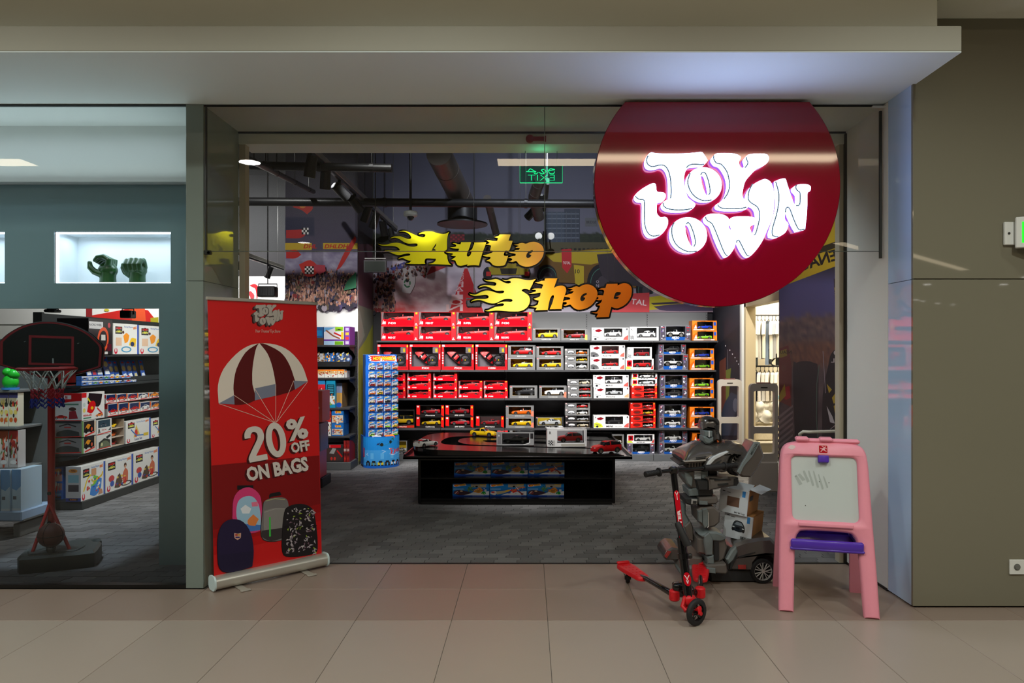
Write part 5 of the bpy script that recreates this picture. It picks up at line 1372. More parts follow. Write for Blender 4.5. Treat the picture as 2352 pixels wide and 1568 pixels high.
        p.rect(-W2 * .95, h * .1, -W2 * .75, h * .9, (120, 118, 122)); p.text('R', -W2 * .9, h * .66, h * .14, (226, 226, 228), bold=.02); p.rect(W2 * .8, h * .5, W2 * .96, h * .9, (40, 38, 42)); p.curve([(W2 * .4, h * .04), (W2 * .74, h * .2), (W2 * .77, h * .9), (W2 * .8, h * .9), (W2 * .8, h * .16), (W2 * .5, h * .01)], (214, 214, 216))
    elif style == 'H':
        p.poly([(-W2 * .98, .004), (W2 * .98, .004), (W2 * .98, h * .16), (W2 * .2, h * .12), (-W2 * .98, h * .1)], (190, 44, 26)); p.text('Off Road Truck', -W2 * .2, h * .04, h * .07, (236, 226, 216), w=w * .3, bold=.02)
    p.obj('front_print', PRINT_GLOSS, o)
    # the car inside
    ww = e - a; wh = g - c
    if style == 'S':
        L = min(ww * .62, wh * 1.05)
        make_car('toy_car', kind, color, L, o, (a + ww * .36, d * .3, c + wh * .5), (PI / 2 - .2, .75, 0))
        sw = MB().tube([(math.cos(t * PI / 10), 0, math.sin(t * PI / 10)) for t in range(20)], .17, 8, closed=True)
        for k in (-.1, 1.15, 2.0 + .1): sw.box((.45 * math.cos(PI * k + .1), 0, .45 * math.sin(PI * k + .1)), (.9, .12, .3), rot=(0, -(PI * k + .1), 0), b=.04)
        sw.cyl((0, .08, 0), (0, -.16, 0), .36, n=14).cyl((0, -.16, 0), (0, -.19, 0), .13, n=10, mi=1)
        s_ = obj('steering_wheel', sw, [M_tyre, mat('badge_yellow', (240, 200, 30), .3)], o, smooth=40, loc=(a + ww * .76, -d * .2, c + wh * .33))
        q_ = wh * .26; s_.scale = (q_, q_, q_)
    else:
        Hk = max(s[2] for s in KINDS[kind][0]) + .02
        L = min(ww * .9, wh * .94 / Hk)
        if style == 'F': L = min(ww * .86, h * .66 / Hk)
        z = c + .002
        x = (a + e) / 2 + (ww * .08 if style in 'FG' else 0)
        if style == 'F': z = h * .3
        make_car('toy_car', kind, color, L, o, (x, -d / 2 + L * .22 + .012, z), (0, 0, r.choice((-.08, 0, .1))))
        if style in 'FG' and ww > .18:
            rc = MB().box((0, 0, 0), (.05, .03, .05), b=.008).cyl((0, 0, .02), (0, 0, .07), .004, n=6).cyl((-.01, -.016, .01), (-.01, -.022, .01), .012, n=10)
            obj('remote_control', rc, mat('remote_dark', (60, 24, 28) if style == 'F' else (34, 32, 34), .35), o, smooth=35, loc=(a + .035, 0, g - .06))
    fm = MB(); fm.add([(a, yf - .0003, c), (e, yf - .0003, c), (e, yf - .0003, g), (a, yf - .0003, g)], [(0, 1, 2, 3)])
    if style in 'FNOKRBw': fm.add([(-W2, yf, h - .0005), (W2, yf, h - .0005), (W2, -yf, h - .0005), (-W2, -yf, h - .0005)], [(0, 1, 2, 3)])
    obj('window_film', fm, M_film, o)
    return o
# ================================================================ BACK WALL SHELVING AND ITS BOXES
YF = 11.03
SHX0, SHX1 = PX(865, YF), PX(1645, YF)
M_shelf = mat('shelf_black', (34, 34, 36), .45, metal=.2)
M_shelfe = mat('shelf_edge', (70, 70, 72), .4, metal=.3)
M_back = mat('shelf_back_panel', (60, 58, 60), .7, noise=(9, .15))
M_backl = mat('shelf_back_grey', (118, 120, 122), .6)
seams = [SHX0] + [PX(p, YF) for p in (1012, 1159, 1355, 1501.6)] + [SHX1]
sh = empty('wall_shelving', ((SHX0 + SHX1) / 2, 11.4, 0), label='long black five-bay shelving along the back wall, full of toy car boxes', cat='shelving')
ox, oy = (SHX0 + SHX1) / 2, 11.4
for i in range(5):
    a, b = seams[i] - ox, seams[i + 1] - ox
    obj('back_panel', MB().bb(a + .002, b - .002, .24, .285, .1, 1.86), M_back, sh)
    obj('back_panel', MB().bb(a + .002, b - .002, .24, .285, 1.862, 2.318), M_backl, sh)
    obj('plinth', MB().box(((a + b) / 2, -.04, .05), (b - a - .004, .62, .1), b=.004), mat('plinth_grey', (84, 86, 88), .5), sh)
for i in range(6):
    x = seams[i] - ox
    u = MB().bb(x - .012, x + .012, .225, .245, .1, 2.318)
    for k in range(60): u.bb(x - .004, x + .004, .223, .2255, .14 + k * .036, .158 + k * .036, 1)
    obj('upright', u, [M_backl if i not in (0,) else M_shelf, M_dark], sh)
SZ = {'A': 1.854, 'B': 1.403, 'C': .967, 'D': .508, 'E': .102}
for key in 'ABCD':
    z = SZ[key]
    for i in range(5):
        a, b = seams[i] - ox, seams[i + 1] - ox
        if key == 'A' and i == 4: b += .03
        obj('shelf_board', MB().box(((a + b) / 2, -.07, z - .0125), (b - a - .004, .62, .025), b=.003).bb(a + .003, b - .003, -.383, -.379, z - .028, z - .002, 1), [M_shelf, M_shelfe], sh)
        for x in (a + .006, b - .006):
            obj('bracket', MB().prism([(.22, z - .026), (-.32, z - .026), (-.3, z - .045), (.1, z - .14), (.22, z - .15)], x - .003, x + .003, fn=lambda u, y, v: (y, u, v)), M_shelf, sh)

RN = {'A': 'top', 'B': 'second', 'C': 'third', 'D': 'fourth', 'E': 'bottom'}
BOX = []
def B(row, x0, y0, x1, y1, st, col, kind='sport', txt=''): BOX.append((row, x0, y0, x1, y1, st, col, kind, txt))
# top shelf
FT = ['F430 GT', 'SUPER', 'FXX EVO', 'FXX EVO', 'F430', 'F430 GT', 'SUPER', 'F430']
for i, (a, b) in enumerate(((875, 961), (961.5, 1047), (1048, 1134.5), (1135.5, 1222))):
    B('A', a, 748.5, b, 781, 'F', 'red', 'sport', FT[i]); B('A', a, 716, b, 748, 'F', 'red', 'coupe' if i == 1 else 'sport', FT[i + 4])
B('A', 1223.8, 753, 1287, 782, 'G', 'yellow', 'suv', 'URUS'); B('A', 1288.5, 754.5, 1350, 782, 'G', 'cherry', 'coupe', 'AMG GT')
B('A', 1358.5, 752, 1444, 782, 'W', 'white', 'suv', 'Land Rover'); B('A', 1446, 750, 1513.5, 782, 'w', 'white', 'suv', 'q')
B('A', 1516, 748, 1586, 782, 'N', 'white', 'truck'); B('A', 1590, 758.5, 1647, 782, 'O', 'green'); B('A', 1590, 736, 1647, 758, 'O', 'blue')
# second
for i, (a, b) in enumerate(((866, 938), (939.6, 1012), (1014.6, 1089), (1091, 1165))): B('B', a, 790, b, 847, 'S', 'red', 'sport', 'SCUDERIA' if i in (0, 3) else 'FXX')
B('B', 1166.5, 820.5, 1230, 848, 'G', 'yellow', 'sport', 'MURCIELAGO'); B('B', 1166.5, 792, 1230, 820, 'G', 'red', 'hatch', 'MINI COOPER')
B('B', 1232, 821, 1295, 848, 'G', 'yellow', 'coupe', 'SLS AMG'); B('B', 1232, 795, 1295, 820.6, 'G', 'red', 'coupe', 'SLS AMG')
for i, (c, k) in enumerate((('white', 'suv'), ('yellow', 'coupe'), ('orange', 'hatch'))): B('B', 1297.5, 831.5 - i * 15.5, 1353.5, 846.5 - i * 15.5, 'g', c, k)
B('B', 1355.6, 820.5, 1436, 848, 'W', 'red', 'sport', 'Audi R8'); B('B', 1355.6, 792.5, 1436, 820, 'W', 'red', 'sport', 'Audi R8')
B('B', 1437.5, 823.5, 1502, 848, 'w', 'red', 'suv', 'Land Rover'); B('B', 1441, 797, 1497.5, 823, 'w', 'cherry', 'suv', 'q')
B('B', 1511, 813.5, 1580.5, 848, 'N', 'white', 'truck'); B('B', 1513, 790, 1576, 813, 'N', 'black', 'hatch')
B('B', 1584.5, 823.5, 1641, 848, 'O', 'green'); B('B', 1584.5, 800, 1641, 823, 'O', 'blue')
# third
for i, (a, b) in enumerate(((885, 931), (935, 990), (994.5, 1050))):
    for j in range(3): B('C', a, 893.8 - j * 19.4, b, 912.6 - j * 19.4, 'F', 'red', 'sport', '458')
for a, b in ((1053, 1108), (1111, 1166)):
    for j in range(2): B('C', a, 893.8 - j * 19.4, b, 912.6 - j * 19.4, 'F', 'red', 'sport', 'F430')
B('C', 1170, 885.7, 1234, 914, 'G', 'black', 'suv', 'CAYENNE'); B('C', 1238, 885.7, 1301.5, 914, 'G', 'white', 'suv', 'CAYENNE')
for i, (c, k) in enumerate((('red', 'coupe'), ('red', 'coupe'), ('cream', 'suv'))): B('C', 1303.5, 899.8 - i * 14.6, 1361, 914 - i * 14.6, 'g', c, k)
B('C', 1363, 889, 1445, 914, 'W', 'silver', 'coupe', 'Porsche'); B('C', 1363, 861, 1445, 888.5, 'W', 'white', 'hatch', 'MINI')
for i, c in enumerate(('red', 'red', 'silver', 'white')): B('C', 1450.7, 900.5 - i * 14.8, 1509.6, 914.5 - i * 14.8, 'r' if i < 2 else 'w', c, 'sport', 'i8' if i > 1 else '')
B('C', 1516, 891, 1579, 914, 'N', 'black', 'hatch'); B('C', 1516, 861, 1579, 890.5, 'N', 'black', 'hatch')
B('C', 1584, 891.6, 1640, 914, 'O', 'green'); B('C', 1584, 868, 1640, 891, 'O', 'green')
# fourth
B('D', 893, 941, 952, 981, 'H', 'yellow', 'hummer')
B('D', 955.7, 956.5, 1020, 982, 'R', 'yellow', 'sport', 'California'); B('D', 955.7, 930, 1020, 956, 'R', 'cherry', 'sport', 'Fiorano')
B('D', 1023, 956.5, 1088, 982, 'R', 'cherry', 'coupe', '599 GTO'); B('D', 1023, 930, 1088, 956, 'R', 'cherry', 'coupe', '599 GTO'); B('D', 1093, 955, 1158, 982, 'R', 'cherry', 'sport', 'Fiorano')
B('D', 1162, 957.7, 1227, 983, 'G', 'yellow', 'sport', 'GALLARDO'); B('D', 1162, 931, 1227, 957.3, 'G', 'orange', 'sport', 'MURCIELAGO'); B('D', 1229.7, 956.6, 1295, 983, 'K', 'silver', 'sport', 'Audi R8')
for i, (c, k) in enumerate((('cream', 'coupe'), ('silver', 'coupe'), ('white', 'coupe'), ('red', 'coupe'))): B('D', 1298, 968.7 - i * 14.8, 1355.5, 983 - i * 14.8, 'k' if i < 2 else 'g', c, k)
B('D', 1363, 954.5, 1445, 983, 'W', 'black', 'hatch', 'MINI')
for i, (c, k) in enumerate((('white', 'sport'), ('red', 'sport'), ('yellow', 'sport'), ('red', 'sport'))): B('D', 1448.5, 968.7 - i * 15, 1506, 983.2 - i * 15, 'r', c, k)
B('D', 1514, 957.5, 1576.5, 983, 'N', 'white', 'coupe'); B('D', 1514, 929, 1576.5, 957, 'N', 'white', 'coupe')
B('D', 1584.5, 957, 1641, 983, 'O', 'red'); B('D', 1584.5, 934, 1641, 956.5, 'O', 'blue')
# bottom
B('E', 902, 1010, 936, 1043, 'K', 'white', 'sport', 'Audi R8'); B('E', 1234, 1024, 1292, 1043, 'g', 'red', 'coupe'); B('E', 1234, 995, 1292, 1023, 'g', 'white', 'coupe'); B('E', 1303, 1022, 1361, 1043, 'g', 'cream', 'coupe'); B('E', 1303, 995, 1361, 1021, 'g', 'white', 'coupe')
B('E', 1376, 1022, 1434, 1043, 'g', 'silver', 'coupe'); B('E', 1376, 997, 1434, 1021.5, 'g', 'white', 'coupe')
B('E', 1441, 1018, 1504, 1043.7, 'N', 'black', 'hatch'); B('E', 1441, 997, 1504, 1017.5, 'w', 'white', 'hatch', 'MINI')
B('E', 1513.6, 1017, 1579, 1043.7, 'N', 'white', 'coupe'); B('E', 1513.6, 989, 1579, 1016.5, 'N', 'white', 'coupe')
B('E', 1590, 1018, 1643, 1043.7, 'O', 'green'); B('E', 1590, 993, 1643, 1017.5, 'O', 'red')

SD = {'F': 'red window box', 'S': 'large red box with steering wheel and', 'G': 'grey window box', 'g': 'slim grey box', 'k': 'slim black box', 'r': 'slim red box', 'w': 'white window box', 'W': 'white printed box', 'N': 'blue banded box', 'O': 'orange box', 'R': 'red-black box', 'H': 'dark wide box', 'K': 'black yellow-backed box'}
YBX = 11.065
cols = {}
placed = []
for row in 'ABCDE':
    L = [b for b in BOX if b[0] == row]
    col_l = []
    for b in sorted(L, key=lambda q: q[1]):
        if not col_l or b[1] - col_l[-1][0] > 12: col_l.append([b[1], []])
        col_l[-1][1].append(b)
    for ci, (_, bs) in enumerate(col_l):
        bs.sort(key=lambda q: -q[2])
        n = len(bs); z = SZ[row]
        for k, b in enumerate(bs):
            _, x0, y0, x1, y1, st, c, kind, txt = b
            zt = PZ(y0, YBX)
            h = zt - z - .001
            X0, X1 = PX(x0, YBX), PX(x1, YBX)
            d = {'S': .2, 'N': .24}.get(st, .22)
            cn = NAMES.get(c, c)
            desc = SD[st] + (' %s car' % cn if st == 'S' else ' with %s %s' % (cn, SKIND[kind]))
            pos = '' if n == 1 else {2: ('lower in', 'upper in'), 3: ('bottom of', 'middle of', 'top of'), 4: ('lowest of', 'second lowest of', 'second highest of', 'top of')}[n][k]
            lab = '%s, %s %s column, %s back shelf' % (desc, pos, ORD[ci], RN[row]) if pos else '%s, alone in %s column, %s back shelf' % (desc, ORD[ci], RN[row])
            toy_box(st, ((X0 + X1) / 2 + R.uniform(-.003, .003), YBX + d / 2 + .01 * (k % 2), z), X1 - X0 - .004, h, d, c, kind, lab, 'toy car boxes on the %s back shelf' % RN[row], txt, rz=R.uniform(-.015, .015), seed=hash((row, int(x0), k)) % 999)
            z = zt
# ================================================================ DISPLAY TABLE WITH RACE TRACK
M_tb = mat('table_black', (14, 13, 14), .18, spec=.5)
M_tbm = mat('table_black_matt', (16, 15, 16), .4)
TX0, TX1, TY0, TY1 = -1.21, .948, 7.86, 9.42
tbl = empty('track_table', ((TX0 + TX1) / 2, 8.64, 0), label='long black display table with a raised toy race track, centre of the shop', cat='table')
cx_ = (TX0 + TX1) / 2
hx = (TX1 - TX0) / 2
for s in (-1, 1): obj('side_panel', MB().box((s * (hx - .015), 0, .27), (.03, TY1 - TY0, .5), b=.003), M_tb, tbl)
obj('back_panel', MB().box((0, .4, .27), (2 * hx - .06, .02, .5)), M_tbm, tbl)
obj('plinth', MB().box((0, .01, .025), (2 * hx - .06, TY1 - TY0 - .06, .05)), M_tbm, tbl)
for z in (.06, .292): obj('shelf', MB().box((0, -.19, z), (2 * hx - .06, 1.16, .02), b=.002), M_tb, tbl)
obj('top_rail', MB().box((0, -.77, .51), (2 * hx - .06, .02, .035)), M_tb, tbl)
ax0, ax1, ay0, ay1 = -1.345 - cx_, 1.113 - cx_, 7.7 - 8.64, 9.6 - 8.64
obj('tray_floor', MB().bb(ax0, ax1, ay0, ay1, .527, .545), M_tb, tbl)
rimz = lambda x: .568
rm = MB()
rm.bb(ax0, ax1, ay0, ay0 + .02, .527, .56, b=.002).bb(ax0, ax1, ay1 - .02, ay1, .527, .6, b=.002).bb(ax0, ax0 + .02, ay0 + .02, ay1 - .02, .527, .575, b=.002).bb(ax1 - .02, ax1, ay0 + .02, ay1 - .02, .527, .575, b=.002)
obj('tray_rim', rm, M_tb, tbl)
def topz(X): return .632 + (.566 - .632) * (X + 1.3) / 2.35
def trk(u, y, v): return (u - cx_, v - 8.64, topz(u) if y == 0 else (topz(u) - .004 if y < .01 else .545))
def sl(l): return smooth_loop(l, 4, 80)
outer = sl([(1.03, 7.735), (.4, 7.735), (-.4, 7.735), (-.98, 7.74), (-1.18, 7.83), (-1.28, 8.03), (-1.3, 8.4), (-1.28, 9.0), (-1.18, 9.26), (-.95, 9.38), (-.3, 9.4), (.4, 9.4), (1.03, 9.4)])
groove = sl([(.93, 8.17), (.2, 8.16), (-.6, 8.15), (-.86, 8.17), (-.99, 8.27), (-1.03, 8.5), (-.99, 8.85), (-.85, 9.02), (-.6, 9.05), (.2, 9.05), (.93, 9.05)])
isl = sl([(.93, 8.25), (.2, 8.24), (-.5, 8.24), (-.7, 8.28), (-.81, 8.42), (-.84, 8.6), (-.81, 8.8), (-.7, 8.92), (-.5, 8.96), (.2, 8.96), (.93, 8.96)])
slot = sl([(.3, 8.5), (-.4, 8.5), (-.52, 8.56), (-.55, 8.63), (-.5, 8.7), (-.4, 8.73), (.3, 8.73)])
obj('outer_track', MB().prism([outer, groove], 0, 1, fn=trk), M_tb, tbl)
obj('inner_track', MB().prism([isl, slot], 0, 1, fn=trk), M_tb, tbl)

# cars and boxes standing on the track
make_car('toy_car', 'sport', 'white', .3, None, (PX(978, 8.0), 8.0, topz(-1.14)), (0, 0, -2.2), label='white toy sports car with black stripes, left end of the track table', cat='toy car')
wc = [o for o in COL.objects if o.name.startswith('toy_car') and o.parent is None][-1]
st = MB()
for s in (-1, 1): st.box((.06, s * .05, .277), (.2, .035, .004), rot=(0, .06, 0)).box((.44, s * .05, .215), (.1, .035, .005)).box((-.3, s * .05, .168), (.2, .035, .004), rot=(0, -.2, 0))
st.box((.47, 0, .25), (.05, .36, .012)).box((.46, .12, .23), (.02, .012, .04)).box((.46, -.12, .23), (.02, .012, .04))
obj('stripes_and_spoiler', st, mat('paint_black', CAR_RGB['black'], .18, coat=.6), wc)
make_car('toy_car', 'coupe', 'yellow', .325, None, (PX(1110, 9.1), 9.12, topz(-.57)), (0, 0, PI - .3), label='yellow toy coupe parked on the far lane of the track table', cat='toy car')
make_car('toy_car', 'suv', 'red', .335, None, (PX(1393, 7.86), 7.9, topz(.83)), (0, 0, .42), label='red toy off-road car at the right front corner of the track table', cat='toy car')
def tbox(x0, x1, y0, Y, base, st, c, k, label, txt):
    X0, X1 = PX(x0, Y), PX(x1, Y)
    z = topz((X0 + X1) / 2) + .004
    return toy_box(st, ((X0 + X1) / 2, Y + .09, z), X1 - X0, PZ(y0, Y) - z, .18, c, k, label, None, txt, rz=.05 if st == 'w' else -.03, seed=base)
tbox(1141, 1227, 992, 8.27, 3, 'B', 'black', 'coupe', 'silver window box with a black coupe, standing on the track table', '')
tbox(1256, 1347, 985, 8.27, 5, 'w', 'red', 'suv', 'largest box on the track table, white with a red off-roader', 'q')

# boxed track sets on the two open shelves
def art_base(p, w, h, bg=(26, 96, 170), white=True):
    p.rect(-w / 2, 0, w / 2, h, bg); p.poly([(-w / 2, h * .42), (w / 2, h * .72), (w / 2, h), (-w / 2, h)], (20, 116, 190))
    if white: p.poly([(-w * .2, h * .1), (w / 2, h * .1), (w / 2, h * .42), (w * .1, h * .36)], (206, 208, 214))
    p.rect(-w / 2, 0, w / 2, h * .09, (24, 62, 150)); p.rect(w * .04, h * .03, w * .36, h * .055, (120, 140, 200))
def flame_logo(p, x, y, w, h, rot=.12):
    c, s_ = math.cos(rot), math.sin(rot)
    f = lambda u, v: (x + u * w * c - v * h * s_, y + u * w * s_ + v * h * c)
    p.curve([f(-.08, .9), f(.0, .62), f(-.06, .5), f(.0, .36), f(-.03, .14), f(.2, .0), f(.7, .06), f(1.04, .0), f(1.0, .5), f(.94, .92), f(.6, .8), f(.2, .98)], (226, 226, 232))
    p.curve([f(-.04, .84), f(.06, .6), f(.0, .5), f(.06, .36), f(.02, .18), f(.22, .06), f(.4, .2), f(.4, .8), f(.2, .92)], (206, 40, 34))
    p.text('HOT WHEELS', f(.1, .24)[0], f(.1, .24)[1], h * .5, (196, 44, 28), w=w * .88, rot=rot, bold=.16)
    p.text('HOT WHEELS', f(.12, .26)[0], f(.12, .26)[1], h * .46, (248, 196, 20), w=w * .84, rot=rot, bold=.04)
def set_art(w, h, kind):
    def q(p):
        art_base(p, w, h)
        flame_logo(p, -w * .46, h * .74, w * .33, h * .2)
        for i in range(3): p.rect(-w * .48, h * (.6 - i * .045), -w * .2, h * (.625 - i * .045), (120, 170, 214))
        p.rect(w * .0, h * .72, w * .42, h * .98, (156, 146, 130)); p.ell(w * .16, h * .78, w * .035, h * .06, (30, 28, 28)); p.text('TRACK', w * .24, h * .86, h * .08, (236, 196, 40), w=w * .2, rot=.1, bold=.04)
        if kind == 0:
            p.curve([(-w * .48, h * .22), (-w * .44, h * .44), (-w * .3, h * .5), (-w * .1, h * .4), (w * .02, h * .28), (-w * .1, h * .16), (-w * .3, h * .1)], (60, 40, 52)); p.ell(-w * .38, h * .3, w * .06, h * .11, (130, 60, 60)); p.line([(-w * .44, h * .2), (-w * .36, h * .42)], .006, (200, 190, 190)); p.ell(-w * .26, h * .42, w * .04, h * .05, (206, 170, 130))
            for i in range(34): p.ell(w * R.gauss(-.03, .045), h * R.gauss(.58, .1), w * .022, h * .035, R.choice([(70, 120, 70), (96, 146, 84), (50, 96, 60)]), 7)
            p.curve([(w * .06, h * .4), (w * .14, h * .56), (w * .24, h * .72), (w * .32, h * .56), (w * .3, h * .36), (w * .2, h * .28)], (196, 134, 44)); p.ell(w * .2, h * .44, w * .06, h * .1, (150, 100, 40)); p.line([(w * .06, h * .5), (w * .2, h * .62), (w * .34, h * .44)], .007, (170, 80, 40))
            p.curve([(w * .28, h * .22), (w * .3, h * .34), (w * .36, h * .4), (w * .42, h * .28), (w * .38, h * .16)], (26, 140, 50)); p.ell(w * .4, h * .5, w * .035, h * .06, (200, 206, 196))
        else:
            p.curve([(-w * .48, h * .2), (-w * .46, h * .38), (-w * .34, h * .44), (-w * .3, h * .26), (-w * .36, h * .12)], (206, 196, 190)); p.ell(-w * .41, h * .34, w * .05, h * .06, (180, 40, 44)); p.curve([(-w * .32, h * .4), (-w * .1, h * .46), (w * .04, h * .56), (w * .04, h * .42), (-w * .14, h * .24), (-w * .3, h * .16)], (176, 160, 120))
            p.curve([(-w * .1, h * .42), (w * .02, h * .54), (w * .06, h * .48), (-w * .02, h * .36)], (220, 170, 40)); p.poly([(w * .04, h * .5), (w * .2, h * .6), (w * .26, h * .4), (w * .14, h * .28)], (204, 44, 44)); p.line([(w * .1, h * .4), (w * .3, h * .66), (w * .46, h * .74)], .012, (206, 110, 50)); p.line([(w * .26, h * .44), (w * .4, h * .18)], .014, (150, 52, 44)); p.ell(w * .38, h * .2, w * .04, h * .07, (120, 44, 44)); p.ell(w * .02, h * .3, w * .05, h * .06, (50, 80, 170)); p.line([(w * .22, h * .72), (w * .3, h * .5)], .008, (230, 200, 200))
        for i in range(18): p.ell(w * R.uniform(.05, .45), h * R.uniform(.2, .66), w * R.uniform(.006, .016), h * R.uniform(.01, .03), R.choice([(230, 200, 120), (196, 60, 50), (240, 240, 240), (60, 50, 60), (236, 150, 40)]), 7)
    return q
def plain_box(name, loc, w, h, d, col, art, label=None, cat='toy box', group=None, rz=0.0, side=None, side_art=None, parent=None):
    """Closed carton, base centre at loc, printed on its front (-y) and optionally its left end."""
    o = obj(name, MB().box((0, 0, h / 2), (w, d, h), b=.0015), cmat(col), loc=loc, rot=(0, 0, rz), label=label, cat=cat, group=group)
    p = Pr(T=lambda u, hh, v: (u, -d / 2 - hh, v)); art(p); p.obj('front_print', PRINT_GLOSS, o)
    if side_art:
        p = Pr(T=lambda u, hh, v: (-w / 2 - hh, -u, v)); side_art(p); p.obj('end_print', PRINT_GLOSS, o)
    return o
YT = 7.99
for ri, (y0, y1, z, xs) in enumerate(((1061.5, 1101, .302, (1042.5, 1127.5, 1212.5, 1297)), (1110.5, 1152.5, .07, (1039, 1124, 1210, 1296)))):
    for i in range(3):
        X0, X1 = PX(xs[i] + .6, YT), PX(xs[i + 1] - .6, YT)
        k = ((0, 0, 1), (0, 1, 0))[ri][i]
        h = min(PZ(y0, YT) - z, .19)
        plain_box('track_set_box', ((X0 + X1) / 2, YT + .15, z), X1 - X0, h, .3, (26, 86, 160), set_art(X1 - X0, h, k),
                  'blue track set box with %s artwork, %s on the %s table shelf' % (('green tree', 'red launcher')[k], ('left', 'middle', 'right')[i], ('upper', 'lower')[ri]), group='track set boxes under the table')
# ================================================================ SMALL STANDS, LEFT SHELVES, GATES, NEIGHBOUR SHOP
# ---- blue stand of carded cars
HX, HY, HA = -2.19, 10.62, .40
M_hb = mat('stand_blue', (12, 96, 196), .4)
hs = empty('carded_car_stand', (HX, HY, 0), (0, 0, HA), label='tall blue cardboard stand of carded toy cars, left of the back shelves', cat='display stand')
HWd = .46
obj('back_board', MB().box((0, .04, .83), (HWd, .22, 1.62), b=.006), M_hb, hs)
obj('base', MB().prism([(-HWd / 2, .15)] + ellipse(0, -.06, .262, .2, 20, PI, 2 * PI) + [(HWd / 2, .15)], .0, .03, fn=lambda u, y, v: (u, v, y)), M_hb, hs)
def binp(u, h, v): return ((.262 + h) * math.cos(u), -.06 + (.2 + h) * math.sin(u), v)
bn_ = MB(); nb = 24
vs = [binp(PI + PI * i / nb, 0, z) for z in (.03, .455) for i in range(nb + 1)] + [binp(PI + PI * i / nb, -.008, z) for z in (.03, .455) for i in range(nb + 1)]
n1 = nb + 1
bn_.add(vs, [(i, i + 1, n1 + i + 1, n1 + i) for i in range(nb)] + [(2 * n1 + i + 1, 2 * n1 + i, 3 * n1 + i, 3 * n1 + i + 1) for i in range(nb)] + [(n1 + i, n1 + i + 1, 3 * n1 + i + 1, 3 * n1 + i) for i in range(nb)])
bn_.bb(-.262, -.25, -.06, .15, .03, .455).bb(.25, .262, -.06, .15, .03, .455)
obj('front_bin', bn_, M_hb, hs, smooth=40)
p = Pr(mp=lambda x, y: (PI * 1.5 + (x / 100.0) * PI / 2, .03 + y / 100.0 * .42), T=binp, base=.001)
for i in range(16):
    a = -98 + i * 12.25
    p.rect(a, 2, a + 12.4, 55, (60, 152, 222)); p.rect(a, 55, a + 12.4, 99, (24, 134, 214)); p.rect(a, 25, a + 12.4, 45, (90, 172, 230)) if i % 3 == 1 else None
p.curve([(-22, 74), (-10, 84), (16, 88), (36, 96), (38, 86), (18, 76), (-8, 70)], (26, 120, 64)); p.ell(-8, 74, 6, 6, (20, 30, 26), 10); p.ell(24, 82, 5, 6, (20, 30, 26), 10); p.poly([(-24, 78), (-14, 80), (-16, 74), (-26, 72)], (30, 50, 110))
p.line([(-66, 40), (4, 50)], 1.2, (190, 220, 240)); p.line([(-8, 55), (6, 50), (-6, 45)], 1.1, (190, 220, 240)); p.line([(-60, 46), (-68, 40), (-58, 36)], 1.1, (190, 220, 240))
p.curve([(16, 62), (24, 50), (20, 40), (36, 36), (60, 42), (90, 44), (90, 66), (50, 60), (30, 60)], (232, 232, 238)); p.curve([(18, 60), (28, 50), (24, 42), (40, 40), (48, 50), (40, 58)], (214, 40, 36)); p.poly([(46, 44), (90, 46), (90, 64), (50, 58)], (240, 190, 20)); p.text('HOT', 50, 46, 11, (180, 30, 20), w=30, bold=.05)
for i, c in enumerate(((34, 36, 44), (90, 130, 120), (214, 196, 40), (60, 60, 70), (230, 230, 232), (130, 44, 50))): p.rect(-70 + i * 24, 4, -50 + i * 24, 14, c); p.rect(-66 + i * 24, 12, -54 + i * 24, 19, (24, 26, 34)); p.rect(-70 + i * 24, 2, -50 + i * 24, 5, (18, 18, 22))
p.rect(-92, 30, -80, 62, (150, 30, 70))
p.obj('bin_print', PRINT_MATT, hs)
p = Pr(T=lambda u, h, v: (u, -.07 - h, v))
p.rect(-.2, 1.535, .225, 1.637, (20, 80, 170)); flame_logo(p, -.165, 1.535, .38, .1, .0)
p.obj('header_print', PRINT_MATT, hs)
cardm = MB().box((0, 0, -.045), (.098, .002, .1)).mesh('blister_card', cmat((226, 230, 236)))
blm = MB().box((0, -.011, -.055), (.08, .02, .045), b=.008).mesh('blister', pane_mat('blister_film', (.95, .95, .95), 1.4))
CC = ['red', 'yellow', 'green', 'blue', 'white', 'silver', 'orange', 'black', 'cherry', 'cream']
